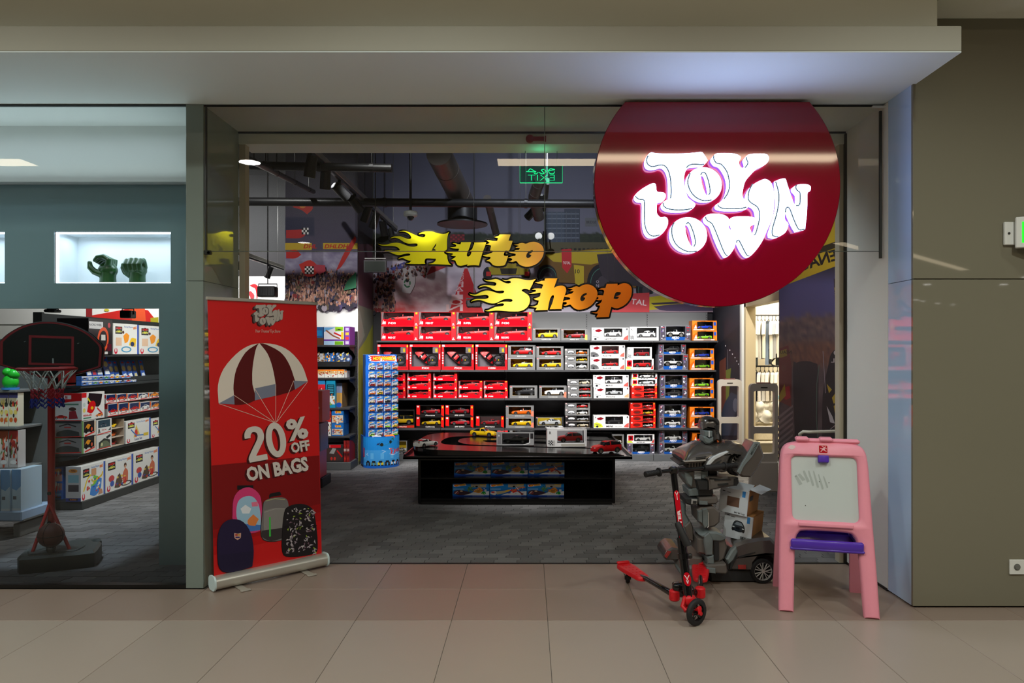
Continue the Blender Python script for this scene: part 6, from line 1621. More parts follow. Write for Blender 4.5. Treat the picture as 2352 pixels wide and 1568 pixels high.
for r in range(9):
    for c in range(4):
        u = -.148 + c * .112
        zt = 1.515 - r * .1215
        yv = -.115 - .03 * math.cos((c - 1.5) * .6)
        col_ = R.choice(CC)
        o = link('blister_card', cardm, None, Matrix.Translation((HX, HY, 0)) @ Matrix.Rotation(HA, 4, 'Z') @ Vector((u, yv, zt)), (.1, 0, HA + (c - 1.5) * .1),
                 label='carded toy car with %s body, %s column of %s row on the blue stand' % (NAMES.get(col_, col_), ORD[c], ORD[r]), cat='toy car', group='carded cars on the blue stand')
        p = Pr(T=lambda u_, h, v: (u_, -.001 - h, v), base=.0004)
        p.rect(-.049, -.095, .049, .005, (70, 140, 206)); p.poly([(-.049, -.095), (.049, -.095), (.049, -.036), (-.049, -.058)], (228, 232, 238)); p.poly([(-.045, -.012), (.02, .0), (.03, -.012), (-.03, -.026)], (214, 214, 226))
        p.poly([(-.045, -.014), (-.01, -.004), (.0, -.014), (-.03, -.024)], R.choice([(206, 60, 40), (240, 180, 30)])); p.rect(-.049, -.095, -.034, -.03, (210, 218, 226)); p.rect(.036, -.09, .048, -.05, R.choice([(240, 130, 30), (60, 90, 170), (206, 40, 50), (90, 160, 70)]))
        p.obj('card_print', PRINT_GLOSS, o)
        me, wme, wr, wx, hw = car_meshes('sport' if (r + c) % 2 else 'hatch', col_)
        k = link('toy_car', me, o, (0, -.012, -.083), (0, 0, R.uniform(-.2, .2))); k.scale = (.078,) * 3
        link('blister', blm, o)
        hk = MB().tube([(0, .04, .012), (0, -.02, .006), (0, -.03, .014)], .002, 5)
        obj('hook', hk, M_wp, o)
for i, (x, c) in enumerate(((-.09, 'silver'), (.1, 'orange'))):
    q = Matrix.Translation((HX, HY, 0)) @ Matrix.Rotation(HA, 4, 'Z') @ Vector((x, -.17, .447))
    bx_ = MB().box((0, 0, 0), (.13, .11, .03), b=.003)
    obj('loose_card', bx_, paint(c), loc=q, rot=(.2, 0, HA), label='%s toy pack lying in the bin of the blue stand' % c, cat='toy car')

# ---- shelf unit in front of the pier
UY0, UY1, UX0, UX1 = 10.2, 10.63, -3.5, -2.525
un = empty('pier_shelf_unit', ((UX0 + UX1) / 2, 10.42, 0), label='black shelf unit with toy packs against the white pier, right of the banner', cat='shelving')
uo = (UX0 + UX1) / 2
UZ = [1.777, 1.486, 1.313, .885, .483]
obj('back_panel', MB().bb(UX0 - uo, UX1 - uo, .18, .2, .1, 1.98), M_shelf, un)
obj('base', MB().box((0, -.0, .055), (UX1 - UX0, .43, .11), b=.004), mat('plinth_grey', (84, 86, 88), .5), un)
up = MB().bb(UX1 - uo - .02, UX1 - uo, .14, .18, .1, 1.98)
for k in range(48): up.bb(UX1 - uo - .012, UX1 - uo - .006, .137, .141, .14 + k * .037, .16 + k * .037, 1)
obj('upright', up, [M_shelf, M_shelfe], un)
for z in UZ:
    if z == 1.486: 
        t_ = MB().box((0, 0, z - .01), (UX1 - UX0 - .03, .4, .02), b=.004).box((0, -.2, z + .02), (UX1 - UX0 - .03, .01, .07), b=.003)
        obj('basket', t_, M_shelf, un); continue
    obj('shelf_board', MB().box((0, -.015, z - .014), (UX1 - UX0 - .03, .41, .028), b=.003), M_shelfe, un)
    obj('bracket', MB().prism([(.16, z - .03), (-.21, z - .03), (-.16, z - .06), (.0, z - .09), (.16, z - .17)], UX1 - uo - .03, UX1 - uo - .024, fn=lambda u, y, v: (y, u, v)), M_shelfe, un)
def up_box(x0, x1, y0, z, col, art, label, d=.3, Yf=10.22, rz=0.0, **k):
    X0, X1 = PX(x0, Yf), PX(x1, Yf)
    return plain_box('toy_pack', ((X0 + X1) / 2, Yf + d / 2, z), X1 - X0, PZ(y0, Yf) - z - .003, d, col, lambda p: art(p, X1 - X0, PZ(y0, Yf) - z - .003), label, group='toy packs on the pier shelf unit', rz=rz, **k)
def blobs(p, w, h, pal, n, seed=0, s=.12):
    r = random.Random(seed)
    for i in range(n):
        x, y = w * r.uniform(-.42, .42), h * r.uniform(.1, .9)
        k = r.random()
        if k < .5: p.ell(x, y, w * s * r.uniform(.4, 1), h * s * r.uniform(.4, 1), r.choice(pal), 9)
        else: p.poly([(x, y), (x + w * s, y + h * s * r.uniform(-.5, .8)), (x + w * s * .9, y + h * s * 1.3), (x - w * s * .3, y + h * s * .6)], r.choice(pal))
def a_track(p, w, h):
    p.rect(-w / 2, 0, w / 2, h, (226, 226, 236)); p.poly([(-w * .5, h * .95), (w * .1, h * .95), (-w * .5, h * .7)], (110, 170, 220)); p.rect(w * .06, h * .74, w * .46, h * .98, (150, 206, 40)); p.car(w * .12, h * .78, w * .26, (40, 60, 40)); p.line([(-w * .4, h * .8), (-w * .05, h * .5), (w * .3, h * .34)], .02, (150, 90, 60)); p.line([(0, h * .66), (w * .45, h * .44)], .022, (196, 40, 40)); p.rect(-w / 2, h * .22, w / 2, h * .3, (100, 40, 150)); p.rect(-w / 2, .002, w * .02, h * .22, (170, 206, 236)); p.rect(w * .04, .002, w * .46, h * .2, (110, 170, 40)); p.rect(w * .36, h * .3, w * .48, h * .7, (240, 200, 50))
up_box(726, 743, 750, 1.777, (30, 90, 150), lambda p, w, h: (p.rect(-w / 2, 0, w / 2, h * .4, (100, 70, 50)), p.rect(-w * .4, h * .5, w * .3, h * .8, (40, 130, 190))), 'blue and brown toy box beside the banner edge, top pier shelf', rz=0)
up_box(744, 790, 749, 1.777, (120, 60, 160), a_track, 'white and purple track set box with a lime panel, top pier shelf')
up_box(791, 803.5, 749, 1.777, (120, 60, 160), lambda p, w, h: [p.rect(-w * .3, h * (.05 + i * .24), w * .3, h * (.2 + i * .24), c) for i, c in enumerate(((200, 190, 210), (220, 60, 60), (230, 190, 60), (190, 180, 220)))], 'narrow purple box end, rightmost on the top pier shelf')
for i, (x0, x1, pal, t) in enumerate(((729, 746, [(200, 206, 214), (120, 90, 70), (60, 60, 70), (206, 160, 90)], 'pale'), (747, 769, [(40, 110, 190), (240, 160, 40), (220, 226, 232), (60, 50, 60)], 'blue and orange'), (770, 803, [(60, 76, 110), (200, 206, 214), (120, 150, 200), (220, 190, 60)], 'dark blue'))):
    X0, X1 = PX(x0, 10.25), PX(x1, 10.25)
    bg_ = MB().sphere(((0, 0, .09)), 1, 14, sc=((X1 - X0) / 2, .15, .10)).box((0, -.05, .05), (X1 - X0, .14, .1), b=.02)
    o = obj('toy_bag', bg_, cmat(pal[0], .2), loc=((X0 + X1) / 2, 10.4, 1.487), smooth=60, label='%s bag of small toys in the basket of the pier shelf' % t, cat='toy bag', group='bags in the pier basket')
    p = Pr(T=lambda u, h, v: (u, -.155 - h, v)); w_ = X1 - X0
    p.rect(-w_ * .46, .01, w_ * .46, .17, pal[0]); blobs(p, w_, .18, pal, 40, i, .13); p.obj('bag_print', PRINT_GLOSS, o)
for i in range(4):
    x0 = 730 + i * 15.3
    up_box(x0, x0 + 14.6, 848, 1.313, (220, 220, 214), lambda p, w, h: (p.rect(-w / 2, h * .82, w / 2, h, (240, 130, 30)), p.rect(-w * .5, h * .5, w * .5, h * .82, (214, 170, 110)), blobs(p, w, h * .8, [(150, 80, 50), (90, 70, 60), (230, 230, 226), (200, 60, 40)], 14, i)), 'small orange and white car pack, %s from the banner, third pier shelf' % ORD[i], d=.1 + .04 * (i % 2))
for i in range(5): up_box(784 + i * 2.6, 785.8 + i * 2.6, 851, 1.313, (206, 206, 204), lambda p, w, h: p.rect(-w * .4, h * .8, w * .4, h, (230, 140, 60)), 'thin white card pack standing on edge, %s from the right on third pier shelf' % ORD[4 - i], d=.2)
up_box(728, 747, 872, .885, (40, 130, 190), lambda p, w, h: (p.rect(-w / 2, h * .02, w / 2, h * .84, (206, 40, 50)), blobs(p, w, h * .8, [(236, 110, 110), (150, 20, 30), (240, 220, 220)], 16, 4)), 'blue box with a red racing car picture, fourth pier shelf', rz=0)
up_box(749, 770, 872, .885, (20, 140, 180), lambda p, w, h: (p.rect(-w * .4, h * .44, w * .42, h * .84, (26, 66, 80)), [p.rect(-w * .3, h * (.78 - i * .06), w * .3, h * (.8 - i * .06), (70, 170, 200)) for i in range(5)], p.rect(-w * .46, h * .12, w * .46, h * .42, (214, 220, 222)), blobs(p, w, h * .5, [(206, 110, 60), (230, 230, 230), (120, 160, 80)], 14, 6)), 'teal book-shaped toy box with pictures, fourth pier shelf')
up_box(771, 786, 879, .885, (150, 120, 80), lambda p, w, h: (p.rect(-w / 2, h * .6, w / 2, h, (130, 140, 170)), p.rect(-w / 2, h * .16, w / 2, h * .6, (196, 150, 80)), p.ell(0, h * .1, w * .4, h * .1, (40, 90, 190))), 'tan and grey toy box, right end of the fourth pier shelf', Yf=10.3)
for i in range(2): up_box(749.5, 760, 939 + (1 - i) * 30, .483 if i == 0 else PZ(969, 10.22), (200, 40, 40) if i else (230, 228, 222), lambda p, w, h: blobs(p, w, h, [(40, 30, 36), (210, 180, 60), (220, 60, 50)], 12, i), '%s red and black pack, left on the fifth pier shelf' % ('upper' if i else 'lower'))
for i in range(2):
    z = .483 if i == 0 else PZ(973.5, 10.22)
    up_box(761.5, 789, 973.5 if i == 0 else 939.5, z, (30, 110, 190), lambda p, w, h: (flame_logo(p, -w * .2, h * .72, w * .5, h * .24, 0), p.rect(-w * .46, h * .1, w * .46, h * .6, (214, 200, 180)), blobs(p, w, h * .6, [(196, 110, 50), (60, 120, 180), (230, 150, 60), (200, 60, 50), (230, 226, 220)], 26, i)), '%s blue track box of the stacked pair, fifth pier shelf' % ('upper' if i else 'lower'))
up_box(735, 788, 1020, .112, (50, 46, 48), lambda p, w, h: (p.curve([(-w * .5, h * .3), (-w * .2, h * .8), (w * .2, h * .8), (w * .48, h * .3), (w * .3, h * .08), (-w * .4, h * .1)], (74, 56, 54)), p.poly([(-w * .1, h * .5), (w * .05, h * .8), (w * .2, h * .76), (w * .1, h * .46)], (160, 162, 160)), p.rect(-w * .1, h * .82, w * .4, h * .98, (206, 30, 40)), p.text('1', -w * .08, h * .84, h * .1, (240, 240, 240), bold=.04), p.ell(-w * .36, h * .22, w * .1, h * .16, (24, 22, 24)), p.ell(w * .0, h * .2, w * .05, h * .1, (200, 60, 50)), p.ell(w * .14, h * .2, w * .05, h * .1, (200, 60, 50)), p.line([(w * .24, h * .66), (w * .46, h * .3)], .02, (200, 30, 30))), 'dark box with a big racing car picture, bottom of the pier shelf', d=.34)
for i in range(4): up_box(789.5 + i * 3.4, 792 + i * 3.4, 1011, .112, (150, 40, 40), lambda p, w, h: [p.rect(-w * .3, h * (.1 + .2 * k), w * .3, h * (.22 + .2 * k), ((220, 60, 50), (40, 36, 40), (226, 220, 216), (200, 40, 40))[k]) for k in range(4)], 'narrow red box standing on end, %s from the right at pier shelf bottom' % ORD[3 - i], d=.34)
lb_ = obj('toy_pack', MB().box((0, 0, .045), (.42, .2, .09), b=.01), cmat((96, 104, 120), .3), loc=(-2.86, 10.48, PZ(1020, 10.22) + .001), label='grey bagged toy lying on the dark racing car box', cat='toy box')

# ---- end of a nearer shelf peeping out right of the banner
nx = PX(737, 8.9)
ne = empty('low_end_shelf', (nx - .3, 8.95, 0), label='low black shelf end with red toy packs, half hidden by the banner', cat='shelving')
obj('base', MB().box((0, .1, .06), (.66, .4, .12), b=.004), M_shelf, ne)
obj('upright', MB().box((-.05, .28, .62), (.5, .03, 1.1), b=.004), M_shelf, ne)
for i, (z, h, pal, t) in enumerate(((.125, .33, [(196, 30, 50), (150, 20, 40), (230, 200, 206)], 'red stacked pack at the foot'), (.46, .34, [(120, 90, 110), (60, 50, 66), (206, 190, 196)], 'dark pack with pictures in the middle'), (.82, .38, [(190, 70, 60), (96, 30, 34), (230, 190, 170), (60, 30, 36)], 'bundle of red figures at the top'))):
    w_ = .6 + .02 * i
    plain_box('toy_pack', (nx - .29 + .01 * i, 8.95, z), w_, h, .34, pal[0], lambda p: blobs(p, w_, h, pal, 70, i, .05), '%s of the low shelf end beside the banner' % t)

# ---- anti-theft gates
def gate(x0, x1, Y, label):
    X0, X1 = PX(x0, Y), PX(x1, Y); w_ = X1 - X0; H = 1.3
    o = empty('security_gate', ((X0 + X1) / 2, Y, 0), label=label, cat='security gate', group='anti-theft gates at the side exit')
    m_ = mat('gate_grey', (196, 190, 182), .4)
    k = w_ / 2
    fr = MB().prism([rrect(-k, .34, k, H, .05), rrect(-k * .74, .78, k * .74, H - .09, .02), rrect(-k * .74, .46, k * .74, .70, .02)], -.035, .035)
    obj('frame', fr, m_, o)
    obj('bar', MB().box((0, -.0, .742), (w_ * .74, .03, .014)), m_, o)
    obj('base_panel', MB().box((0, 0, .18), (w_ * .98, .11, .36), b=.012), m_, o)
    obj('signal_lamp', MB().box((0, 0, H - .004), (w_ * .5, .05, .03), b=.006), mat('lamp_dark_red', (96, 20, 26), .3), o)
    obj('slot', MB().box((0, -.036, H - .05), (w_ * .24, .004, .012)), M_spot, o)
gate(1721, 1785, 8.65, 'nearer grey security gate at the side exit, in front of the hanging clothes')
gate(1648, 1702, 9.9, 'farther pale security gate, right end of the back shelves')

# ---- clothes in the neighbouring shop
wf = empty('clothes_fixture', (3.75, 11.2, 0), label='cream clothes wall fixture with rails and a shelf, seen through the side exit', cat='clothes rail')
obj('back_board', MB().bb(-.65, .75, .28, .3, 0, 3.0), M_cream, wf)
for z in (2.24, 1.46, .98): obj('rail', MB().cyl((-.6, -.2, z), (.7, -.2, z), .012, n=8).box((-.6, .04, z), (.02, .5, .03)).box((.7, .04, z), (.02, .5, .03)), M_spot, wf)
obj('shelf', MB().box((.05, 0, .935), (1.3, .5, .03), b=.004).box((.05, 0, .3), (1.3, .5, .03), b=.004), M_cream, wf)
obj('post', MB().box((.22, -.1, 1.5), (.05, .05, 1.1), b=.004).box((.5, -.1, 1.56), (.56, .05, .04), b=.004), mat('pale_wood', (205, 188, 150), .5), wf)
GAR = {'shirt': [(-.09, .0), (-.2, -.04), (-.24, -.2), (-.16, -.22), (-.15, -.55), (.15, -.55), (.16, -.22), (.24, -.2), (.2, -.04), (.09, 0), (.0, -.03)],
       'dungarees': [(-.1, 0), (-.08, -.02), (-.12, -.2), (-.14, -.35), (-.17, -.66), (-.02, -.66), (0, -.42), (.02, -.66), (.17, -.66), (.14, -.35), (.12, -.2), (.08, -.02), (.1, 0), (.05, -.14), (-.05, -.14)]}
def garment(x, z, kind, col, sc, label, grp):
    o = empty('hanging_garment', (x, 11.0, z), (0, 0, 1.1 + R.uniform(-.06, .06)), label=label, cat='clothing', group=grp)
    l = smooth_loop(GAR[kind], 2, 50)
    obj('cloth', MB().prism([(u * sc, v * sc - .05) for u, v in l], -.022, .022, ch=.008), mat('cloth_%d_%d_%d' % col, col, .9, noise=(40, .08)), o)
    obj('hanger', MB().tube([(-.16 * sc, 0, -.08), (0, 0, -.02), (.16 * sc, 0, -.08)], .006, 5).tube([(0, 0, -.02), (0, 0, .03), (.02, 0, .045), (.03, 0, .02)], .004, 5), M_spot, o)
GC = [((112, 132, 150), 'dungarees', 'blue denim dungarees'), ((122, 140, 156), 'dungarees', 'pale denim dungarees'), ((206, 200, 190), 'shirt', 'off-white top'), ((176, 172, 164), 'shirt', 'grey top'), ((216, 208, 190), 'shirt', 'cream top'), ((96, 110, 128), 'dungarees', 'slate trousers'), ((220, 212, 196), 'shirt', 'ivory top'), ((150, 150, 150), 'shirt', 'mid grey top'), ((200, 194, 180), 'shirt', 'beige top')]
for i, (c, k, n) in enumerate(GC): garment(3.4 + i * .055, 2.2, k, c, 1.05 - .02 * (i % 3), '%s, %s along the upper clothes rail' % (n, ORD[i]), 'clothes on the upper rail')
GD = [((34, 38, 60), 'dungarees', 'navy trousers'), ((30, 34, 54), 'dungarees', 'dark navy trousers'), ((214, 208, 198), 'shirt', 'white striped top'), ((190, 186, 178), 'shirt', 'pale grey top'), ((222, 214, 200), 'shirt', 'cream blouse'), ((206, 198, 184), 'shirt', 'sand top'), ((216, 210, 200), 'shirt', 'light top')]
for i, (c, k, n) in enumerate(GD): garment(3.42 + i * .065, 1.42, k, c, .8, '%s, %s along the middle clothes rail' % (n, ORD[i]), 'clothes on the middle rail')
for i in range(3): obj('folded_stack', MB().box((0, 0, .03), (.16, .24, .028), b=.01).box((0, 0, .06), (.155, .24, .026), b=.01), cmat(((226, 220, 206), (230, 226, 214), (30, 150, 190))[i], .8), loc=(3.5 + i * .17, 11.08, .937), label='%s folded clothes on the shelf under the middle rail' % ('left pile of cream', 'middle pile of ivory', 'turquoise')[i], cat='clothing')
r2 = random.Random(4)
for i in range(9):
    x = 3.4 + (i % 5) * .11; z = .86 - (i // 5) * .14
    o = obj('cloth_hat', MB().lathe([(.12, -.05), (.09, -.03), (.075, .0), (.07, .045), (.04, .065), (1e-6, .07)], n=16), mat('hat_cream', (206, 200, 184), .9, noise=(30, .12)), loc=(x, 10.98 - .05 * (i % 2), z), rot=(r2.uniform(.9, 1.4), 0, r2.uniform(-.4, .4)), smooth=50, label='cream cloth hat, %s from the left in the %s row of the clothes fixture' % (ORD[i % 5], ('upper', 'lower')[i // 5]), cat='hat', group='hats on the lower rail')
for i in range(2): obj('wicker_basket', MB().box((0, 0, .14), (.36, .3, .26), b=.02).box((0, 0, .28), (.4, .34, .03), b=.01), mat('basket_cream', (196, 182, 150), .8, noise=(50, .2)), loc=(3.55 + i * .42, 11.1, .317 if i < 2 else 0), label='%s cream basket under the hats' % ('left', 'right')[i], cat='basket')
fan = empty('wall_fan', (3.78, 10.9, 1.62), label='black round fan among the hanging clothes', cat='fan')
obj('guard', MB().tube([(.16 * math.cos(t * PI / 12), 0, .16 * math.sin(t * PI / 12)) for t in range(24)], .01, 6, closed=True), M_spot, fan)
obj('hub', MB().cyl((0, .03, 0), (0, -.03, 0), .045, n=14).cyl((0, .03, 0), (0, .3, -.1), .012, n=8), M_spot, fan)
for k in range(4): obj('blade', MB().box((.085, 0, 0), (.12, .008, .06), b=.003, M=Matrix.Rotation(k * PI / 2, 4, 'Y') @ Matrix.Rotation(.4, 4, 'X')), M_spot, fan)
# ================================================================ LEFT PART OF THE SHOP SEEN THROUGH THE WINDOW
GX = -4.74
GY0, GY1 = 7.62, 10.7
M_gond = mat('gondola_grey', (52, 56, 57), .5, metal=.2)
gd = empty('toy_gondola', (-5.21, 9.1, 0), label='black double-sided toy shelving seen through the left window behind the hoop', cat='shelving')
gx, gy = -5.21, 9.1
obj('centre_panel', MB().bb(-.02, .02, GY0 - gy + .03, GY1 - gy, .1, 2.09), M_gond, gd)
obj('end_post', MB().bb(-.05, .05, GY0 - gy + .0, GY0 - gy + .04, 0, 2.1, b=.004), M_gond, gd)
for s in (1, -1):
    obj('base', MB().box((s * .245, (GY0 + GY1) / 2 - gy, .045), (.47, GY1 - GY0, .09), b=.006), M_gond, gd)
    for z in (1.648, 1.315, .944, .592):
        obj('shelf_board', MB().box((s * .235, (GY0 + GY1) / 2 - gy, z - .013), (.45, GY1 - GY0, .026), b=.003), M_gond, gd)
        obj('bracket', MB().prism([(.02, z - .03), (.44, z - .03), (.42, z - .05), (.2, z - .09), (.02, z - .17)], GY0 - gy + .006, GY0 - gy + .012, fn=lambda u, y, v, s=s: (s * u, y, v)), M_gond, gd)
def gb(x0, x1, ytop, z, col, art, label, d=.4, end=None, group=None, name='toy_box', gap=.004):
    Y0, Y1 = GX * F / (x0 - VX), GX * F / (x1 - VX)
    h = PZ(ytop, Y0) - z - .002; w_ = Y1 - Y0 - gap
    return plain_box(name, (GX - d / 2, (Y0 + Y1) / 2, z), w_, h, d, col, lambda p: art(p, w_, h), label, group=group, rz=PI / 2, side_art=(lambda p: end(p, d, h)) if end else None)
def a_wheel(p, w, h):
    p.rect(-w / 2, 0, w / 2, h, (44, 38, 40)); p.rect(-w * .48, h * .72, w * .1, h * .92, (196, 196, 198)); p.text('RACING WHEEL', -w * .46, h * .8, h * .06, (40, 40, 44), w=w * .5)
    p.poly(ellipse(w * .1, h * .42, w * .24, h * .36, 26, rot=-.2), (214, 84, 50), [ellipse(w * .1, h * .42, w * .17, h * .26, 22, rot=-.2)]); p.rect(w * .02, h * .4, w * .2, h * .56, (206, 206, 200)); p.poly([(-w * .4, h * .3), (-w * .1, h * .3), (-w * .02, h * .1), (-w * .3, h * .06)], (190, 90, 70)); p.rect(w * .28, h * .1, w * .46, h * .3, (90, 20, 40)); p.rect(-w * .48, .002, w * .3, h * .08, (210, 210, 206)); p.rect(-w * .48, .002, -w * .36, h * .08, (240, 200, 40)); p.ell(w * .36, h * .84, w * .06, h * .08, (180, 60, 70), 7)
def a_white(p, w, h, v=0):
    p.rect(-w / 2, 0, w / 2, h, (228, 228, 224)); p.rect(w * .44, 0, w * .5, h, (40, 80, 180)); p.rect(-w * .42, h * .66, -w * .16, h * .9, (40, 38, 40)); p.car(-w * .4, h * .8, w * .22, (196, 40, 40)); p.car(-w * .4, h * .69, w * .22, (220, 220, 90)); p.text('Racing Playset', -w * .08, h * .88, h * .05, (110, 140, 196), w=w * .34)
    p.ell(-w * .4, h * .11, w * .06, h * .1, (206, 30, 60), 14); p.ell(-w * .4, h * .13, w * .03, h * .06, (228, 228, 224), 12); p.rect(-w * .42, h * .15, -w * .38, h * .24, (228, 228, 224)); p.text('FIRE', w * .28, h * .82, h * .08, (236, 120, 40), w=w * .14, rot=.2, bold=.04)
    if v == 0:
        p.rect(-w * .4, h * .28, -w * .18, h * .54, (226, 190, 160)); p.curve([(-w * .12, h * .6), (0, h * .7), (w * .12, h * .62), (w * .06, h * .42), (-w * .06, h * .36)], (240, 150, 40)); p.ell(-w * .12, h * .72, w * .04, h * .05, (90, 60, 44)); p.curve([(w * .1, h * .3), (w * .2, h * .54), (w * .4, h * .52), (w * .36, h * .24)], (232, 190, 40)); p.ell(w * .24, h * .34, w * .08, h * .08, (40, 50, 90)); p.poly(ellipse(-w * .0, h * .16, w * .2, h * .1, 20), (70, 150, 190), [ellipse(0, h * .16, w * .15, h * .065, 18)])
    elif v == 1:
        p.curve([(-w * .14, h * .12), (-w * .06, h * .5), (w * .1, h * .62), (w * .36, h * .5), (w * .3, h * .18), (w * .06, h * .04)], (60, 130, 206)); p.curve([(-w * .1, h * .34), (w * .02, h * .66), (w * .2, h * .6), (w * .1, h * .4)], (120, 190, 70)); p.line([(-w * .4, h * .26), (-w * .24, h * .6), (-w * .1, h * .7)], .018, (232, 200, 40)); p.line([(w * .1, h * .5), (w * .36, h * .6), (w * .4, h * .7)], .02, (232, 190, 40)); blobs(p, w * .6, h * .6, [(232, 232, 236), (40, 90, 180), (206, 60, 50), (240, 200, 60)], 22, 3, .08); p.rect(-w * .08, h * .66, w * .12, h * .86, (206, 150, 110)); p.curve([(w * .2, h * .04), (w * .26, h * .2), (w * .36, h * .18), (w * .4, h * .06)], (196, 140, 110))
    elif v == 2:
        p.curve([(-w * .2, h * .08), (-w * .1, h * .4), (.0, h * .5), (w * .1, h * .24), (0, h * .06)], (88, 70, 56)); p.curve([(w * .12, h * .16), (w * .1, h * .42), (w * .2, h * .62), (w * .3, h * .5), (w * .3, h * .2)], (206, 110, 80)); p.ell(w * .2, h * .7, w * .05, h * .08, (84, 58, 44)); p.ell(w * .2, h * .66, w * .035, h * .05, (206, 160, 130)); p.poly(ellipse(w * .24, h * .12, w * .2, h * .07, 20), (36, 34, 36), [ellipse(w * .24, h * .12, w * .15, h * .045, 18)]); p.poly([(w * .12, h * .12), (w * .24, h * .14), (w * .22, h * .36)], (206, 40, 40)); blobs(p, w * .5, h * .5, [(206, 60, 60), (60, 80, 160), (230, 200, 90)], 12, 5, .1); p.ell(-w * .3, h * .4, w * .1, h * .1, (196, 70, 70)); p.ell(-w * .28, h * .24, w * .07, h * .09, (60, 90, 170))
    else:
        p.poly([(-w * .2, h * .2), (-w * .1, h * .8), (w * .05, h * .3)], (220, 190, 90)); p.ell(-w * .1, h * .4, w * .06, h * .18, (206, 60, 50)); p.line([(-w * .3, h * .6), (-w * .1, h * .3), (w * .3, h * .24)], .014, (60, 120, 190)); p.rect(w * .2, h * .2, w * .4, h * .34, (220, 190, 60)); p.text("Loop Set", -w * .16, h * .08, h * .1, (70, 80, 150), w=w * .3)
def e_red(p, w, h):
    p.rect(-w / 2, 0, w / 2, h, (206, 204, 200)); p.poly([(-w / 2, h), (w / 2, h), (w / 2, h * .72), (w * .1, h * .68), (-w / 2, h * .56)], (196, 30, 34)); p.rect(-w * .16, h * .78, w * .16, h * .92, (226, 220, 220)); p.text('BJ', 0, h * .81, h * .08, (150, 30, 36), 'c', bold=.04); p.rect(-w * .36, h * .56, w * .4, h * .62, (90, 130, 110)); p.ell(w * .2, h * .42, w * .12, h * .07, (84, 58, 50)); p.curve([(w * .08, h * .06), (w * .1, h * .34), (w * .3, h * .36), (w * .38, h * .08)], (150, 50, 56)); p.car(-w * .4, h * .06, w * .44, (196, 40, 36)); p.rect(-w / 2, 0, w / 2, h * .02, (196, 30, 34))
def a_helmet(p, w, h):
    p.rect(-w / 2, 0, w / 2, h, (226, 224, 222)); p.rect(-w / 2, h * .82, -w * .3, h, (206, 30, 34)); p.curve([(-w * .2, h * .98), (w * .4, h * .9), (w * .3, h * .5), (0, h * .4), (-w * .26, h * .6)], (40, 30, 34)); p.line([(-w * .26, h * .8), (-w * .1, h * .6)], .02, (220, 200, 40)); p.curve([(-w * .28, h * .3), (-w * .2, h * .6), (0, h * .68), (w * .1, h * .54), (w * .04, h * .34), (-w * .1, h * .22)], (210, 26, 30)); p.ell(-w * .06, h * .42, w * .06, h * .06, (240, 190, 30)); p.curve([(w * .06, h * .46), (w * .4, h * .4), (w * .44, h * .12), (w * .1, h * .1)], (222, 226, 226)); p.line([(w * .16, h * .4), (w * .4, h * .16)], .02, (200, 60, 60)); p.car(w * .1, h * .06, w * .34, (236, 120, 50)); p.ell(-w * .4, h * .56, w * .06, h * .08, (190, 206, 200)); p.ell(-w * .4, h * .36, w * .06, h * .08, (226, 206, 110)); p.text('FERRARI', -w * .44, h * .14, h * .06, (200, 30, 34), w=w * .36, bold=.03); p.rect(-w * .44, h * .05, -w * .1, h * .1, (80, 140, 110))
def a_racer(c, bg=(20, 40, 84)):
    def q(p, w, h):
        p.rect(-w / 2, 0, w / 2, h, (226, 222, 218)); p.poly([(-w * .46, h * .4), (-w * .46, h * .96), (w * .42, h * .96), (w * .42, h * .3), (w * .1, h * .3), (-w * .1, h * .4)], bg); p.car(-w * .4, h * .24, w * .78, c); p.rect(w * .42, h * .3, w * .5, h, (240, 110, 40)); p.rect(-w / 2, 0, w / 2, h * .06, (206, 30, 34)); p.line([(-w * .3, h * .14), (w * .3, h * .2)], .008, (196, 60, 60))
    return q
def a_truck(p, w, h):
    p.rect(-w / 2, 0, w / 2, h, (214, 212, 206)); p.rect(-w * .36, h * .3, w * .38, h * .96, (46, 42, 44)); p.curve([(-w * .3, h * .5), (-w * .1, h * .78), (w * .14, h * .7), (w * .0, h * .5)], (226, 150, 40)); p.ell(w * .16, h * .46, w * .14, h * .22, (26, 24, 26)); p.ell(w * .2, h * .46, w * .06, h * .12, (206, 90, 60)); p.ell(-w * .2, h * .4, w * .1, h * .18, (26, 24, 26)); p.rect(-w * .5, h * .0, -w * .38, h, (110, 150, 90)); p.line([(-w * .3, h * .08), (w * .4, h * .26)], .016, (206, 50, 40)); p.rect(w * .4, h * .3, w * .48, h * .9, (220, 190, 150))
def a_helm2(p, w, h):
    p.rect(-w / 2, 0, w / 2, h, (220, 220, 216)); p.poly([(-w * .36, h * .1), (-w * .36, h * .5), (0, h * .74), (w * .4, h * .56), (w * .4, h * .12)], (58, 62, 58)); p.curve([(-w * .3, h * .12), (-w * .2, h * .46), (.1 * w, h * .56), (w * .34, h * .36), (w * .36, h * .12)], (110, 118, 96)); p.ell(-w * .16, h * .34, w * .07, h * .12, (200, 200, 150)); p.poly([(w * .1, h * .8), (w * .4, h * .96), (w * .44, h * .8), (w * .2, h * .66)], (50, 52, 54)); p.line([(-w * .46, h * .06), (w * .46, h * .1)], .01, (206, 60, 50))
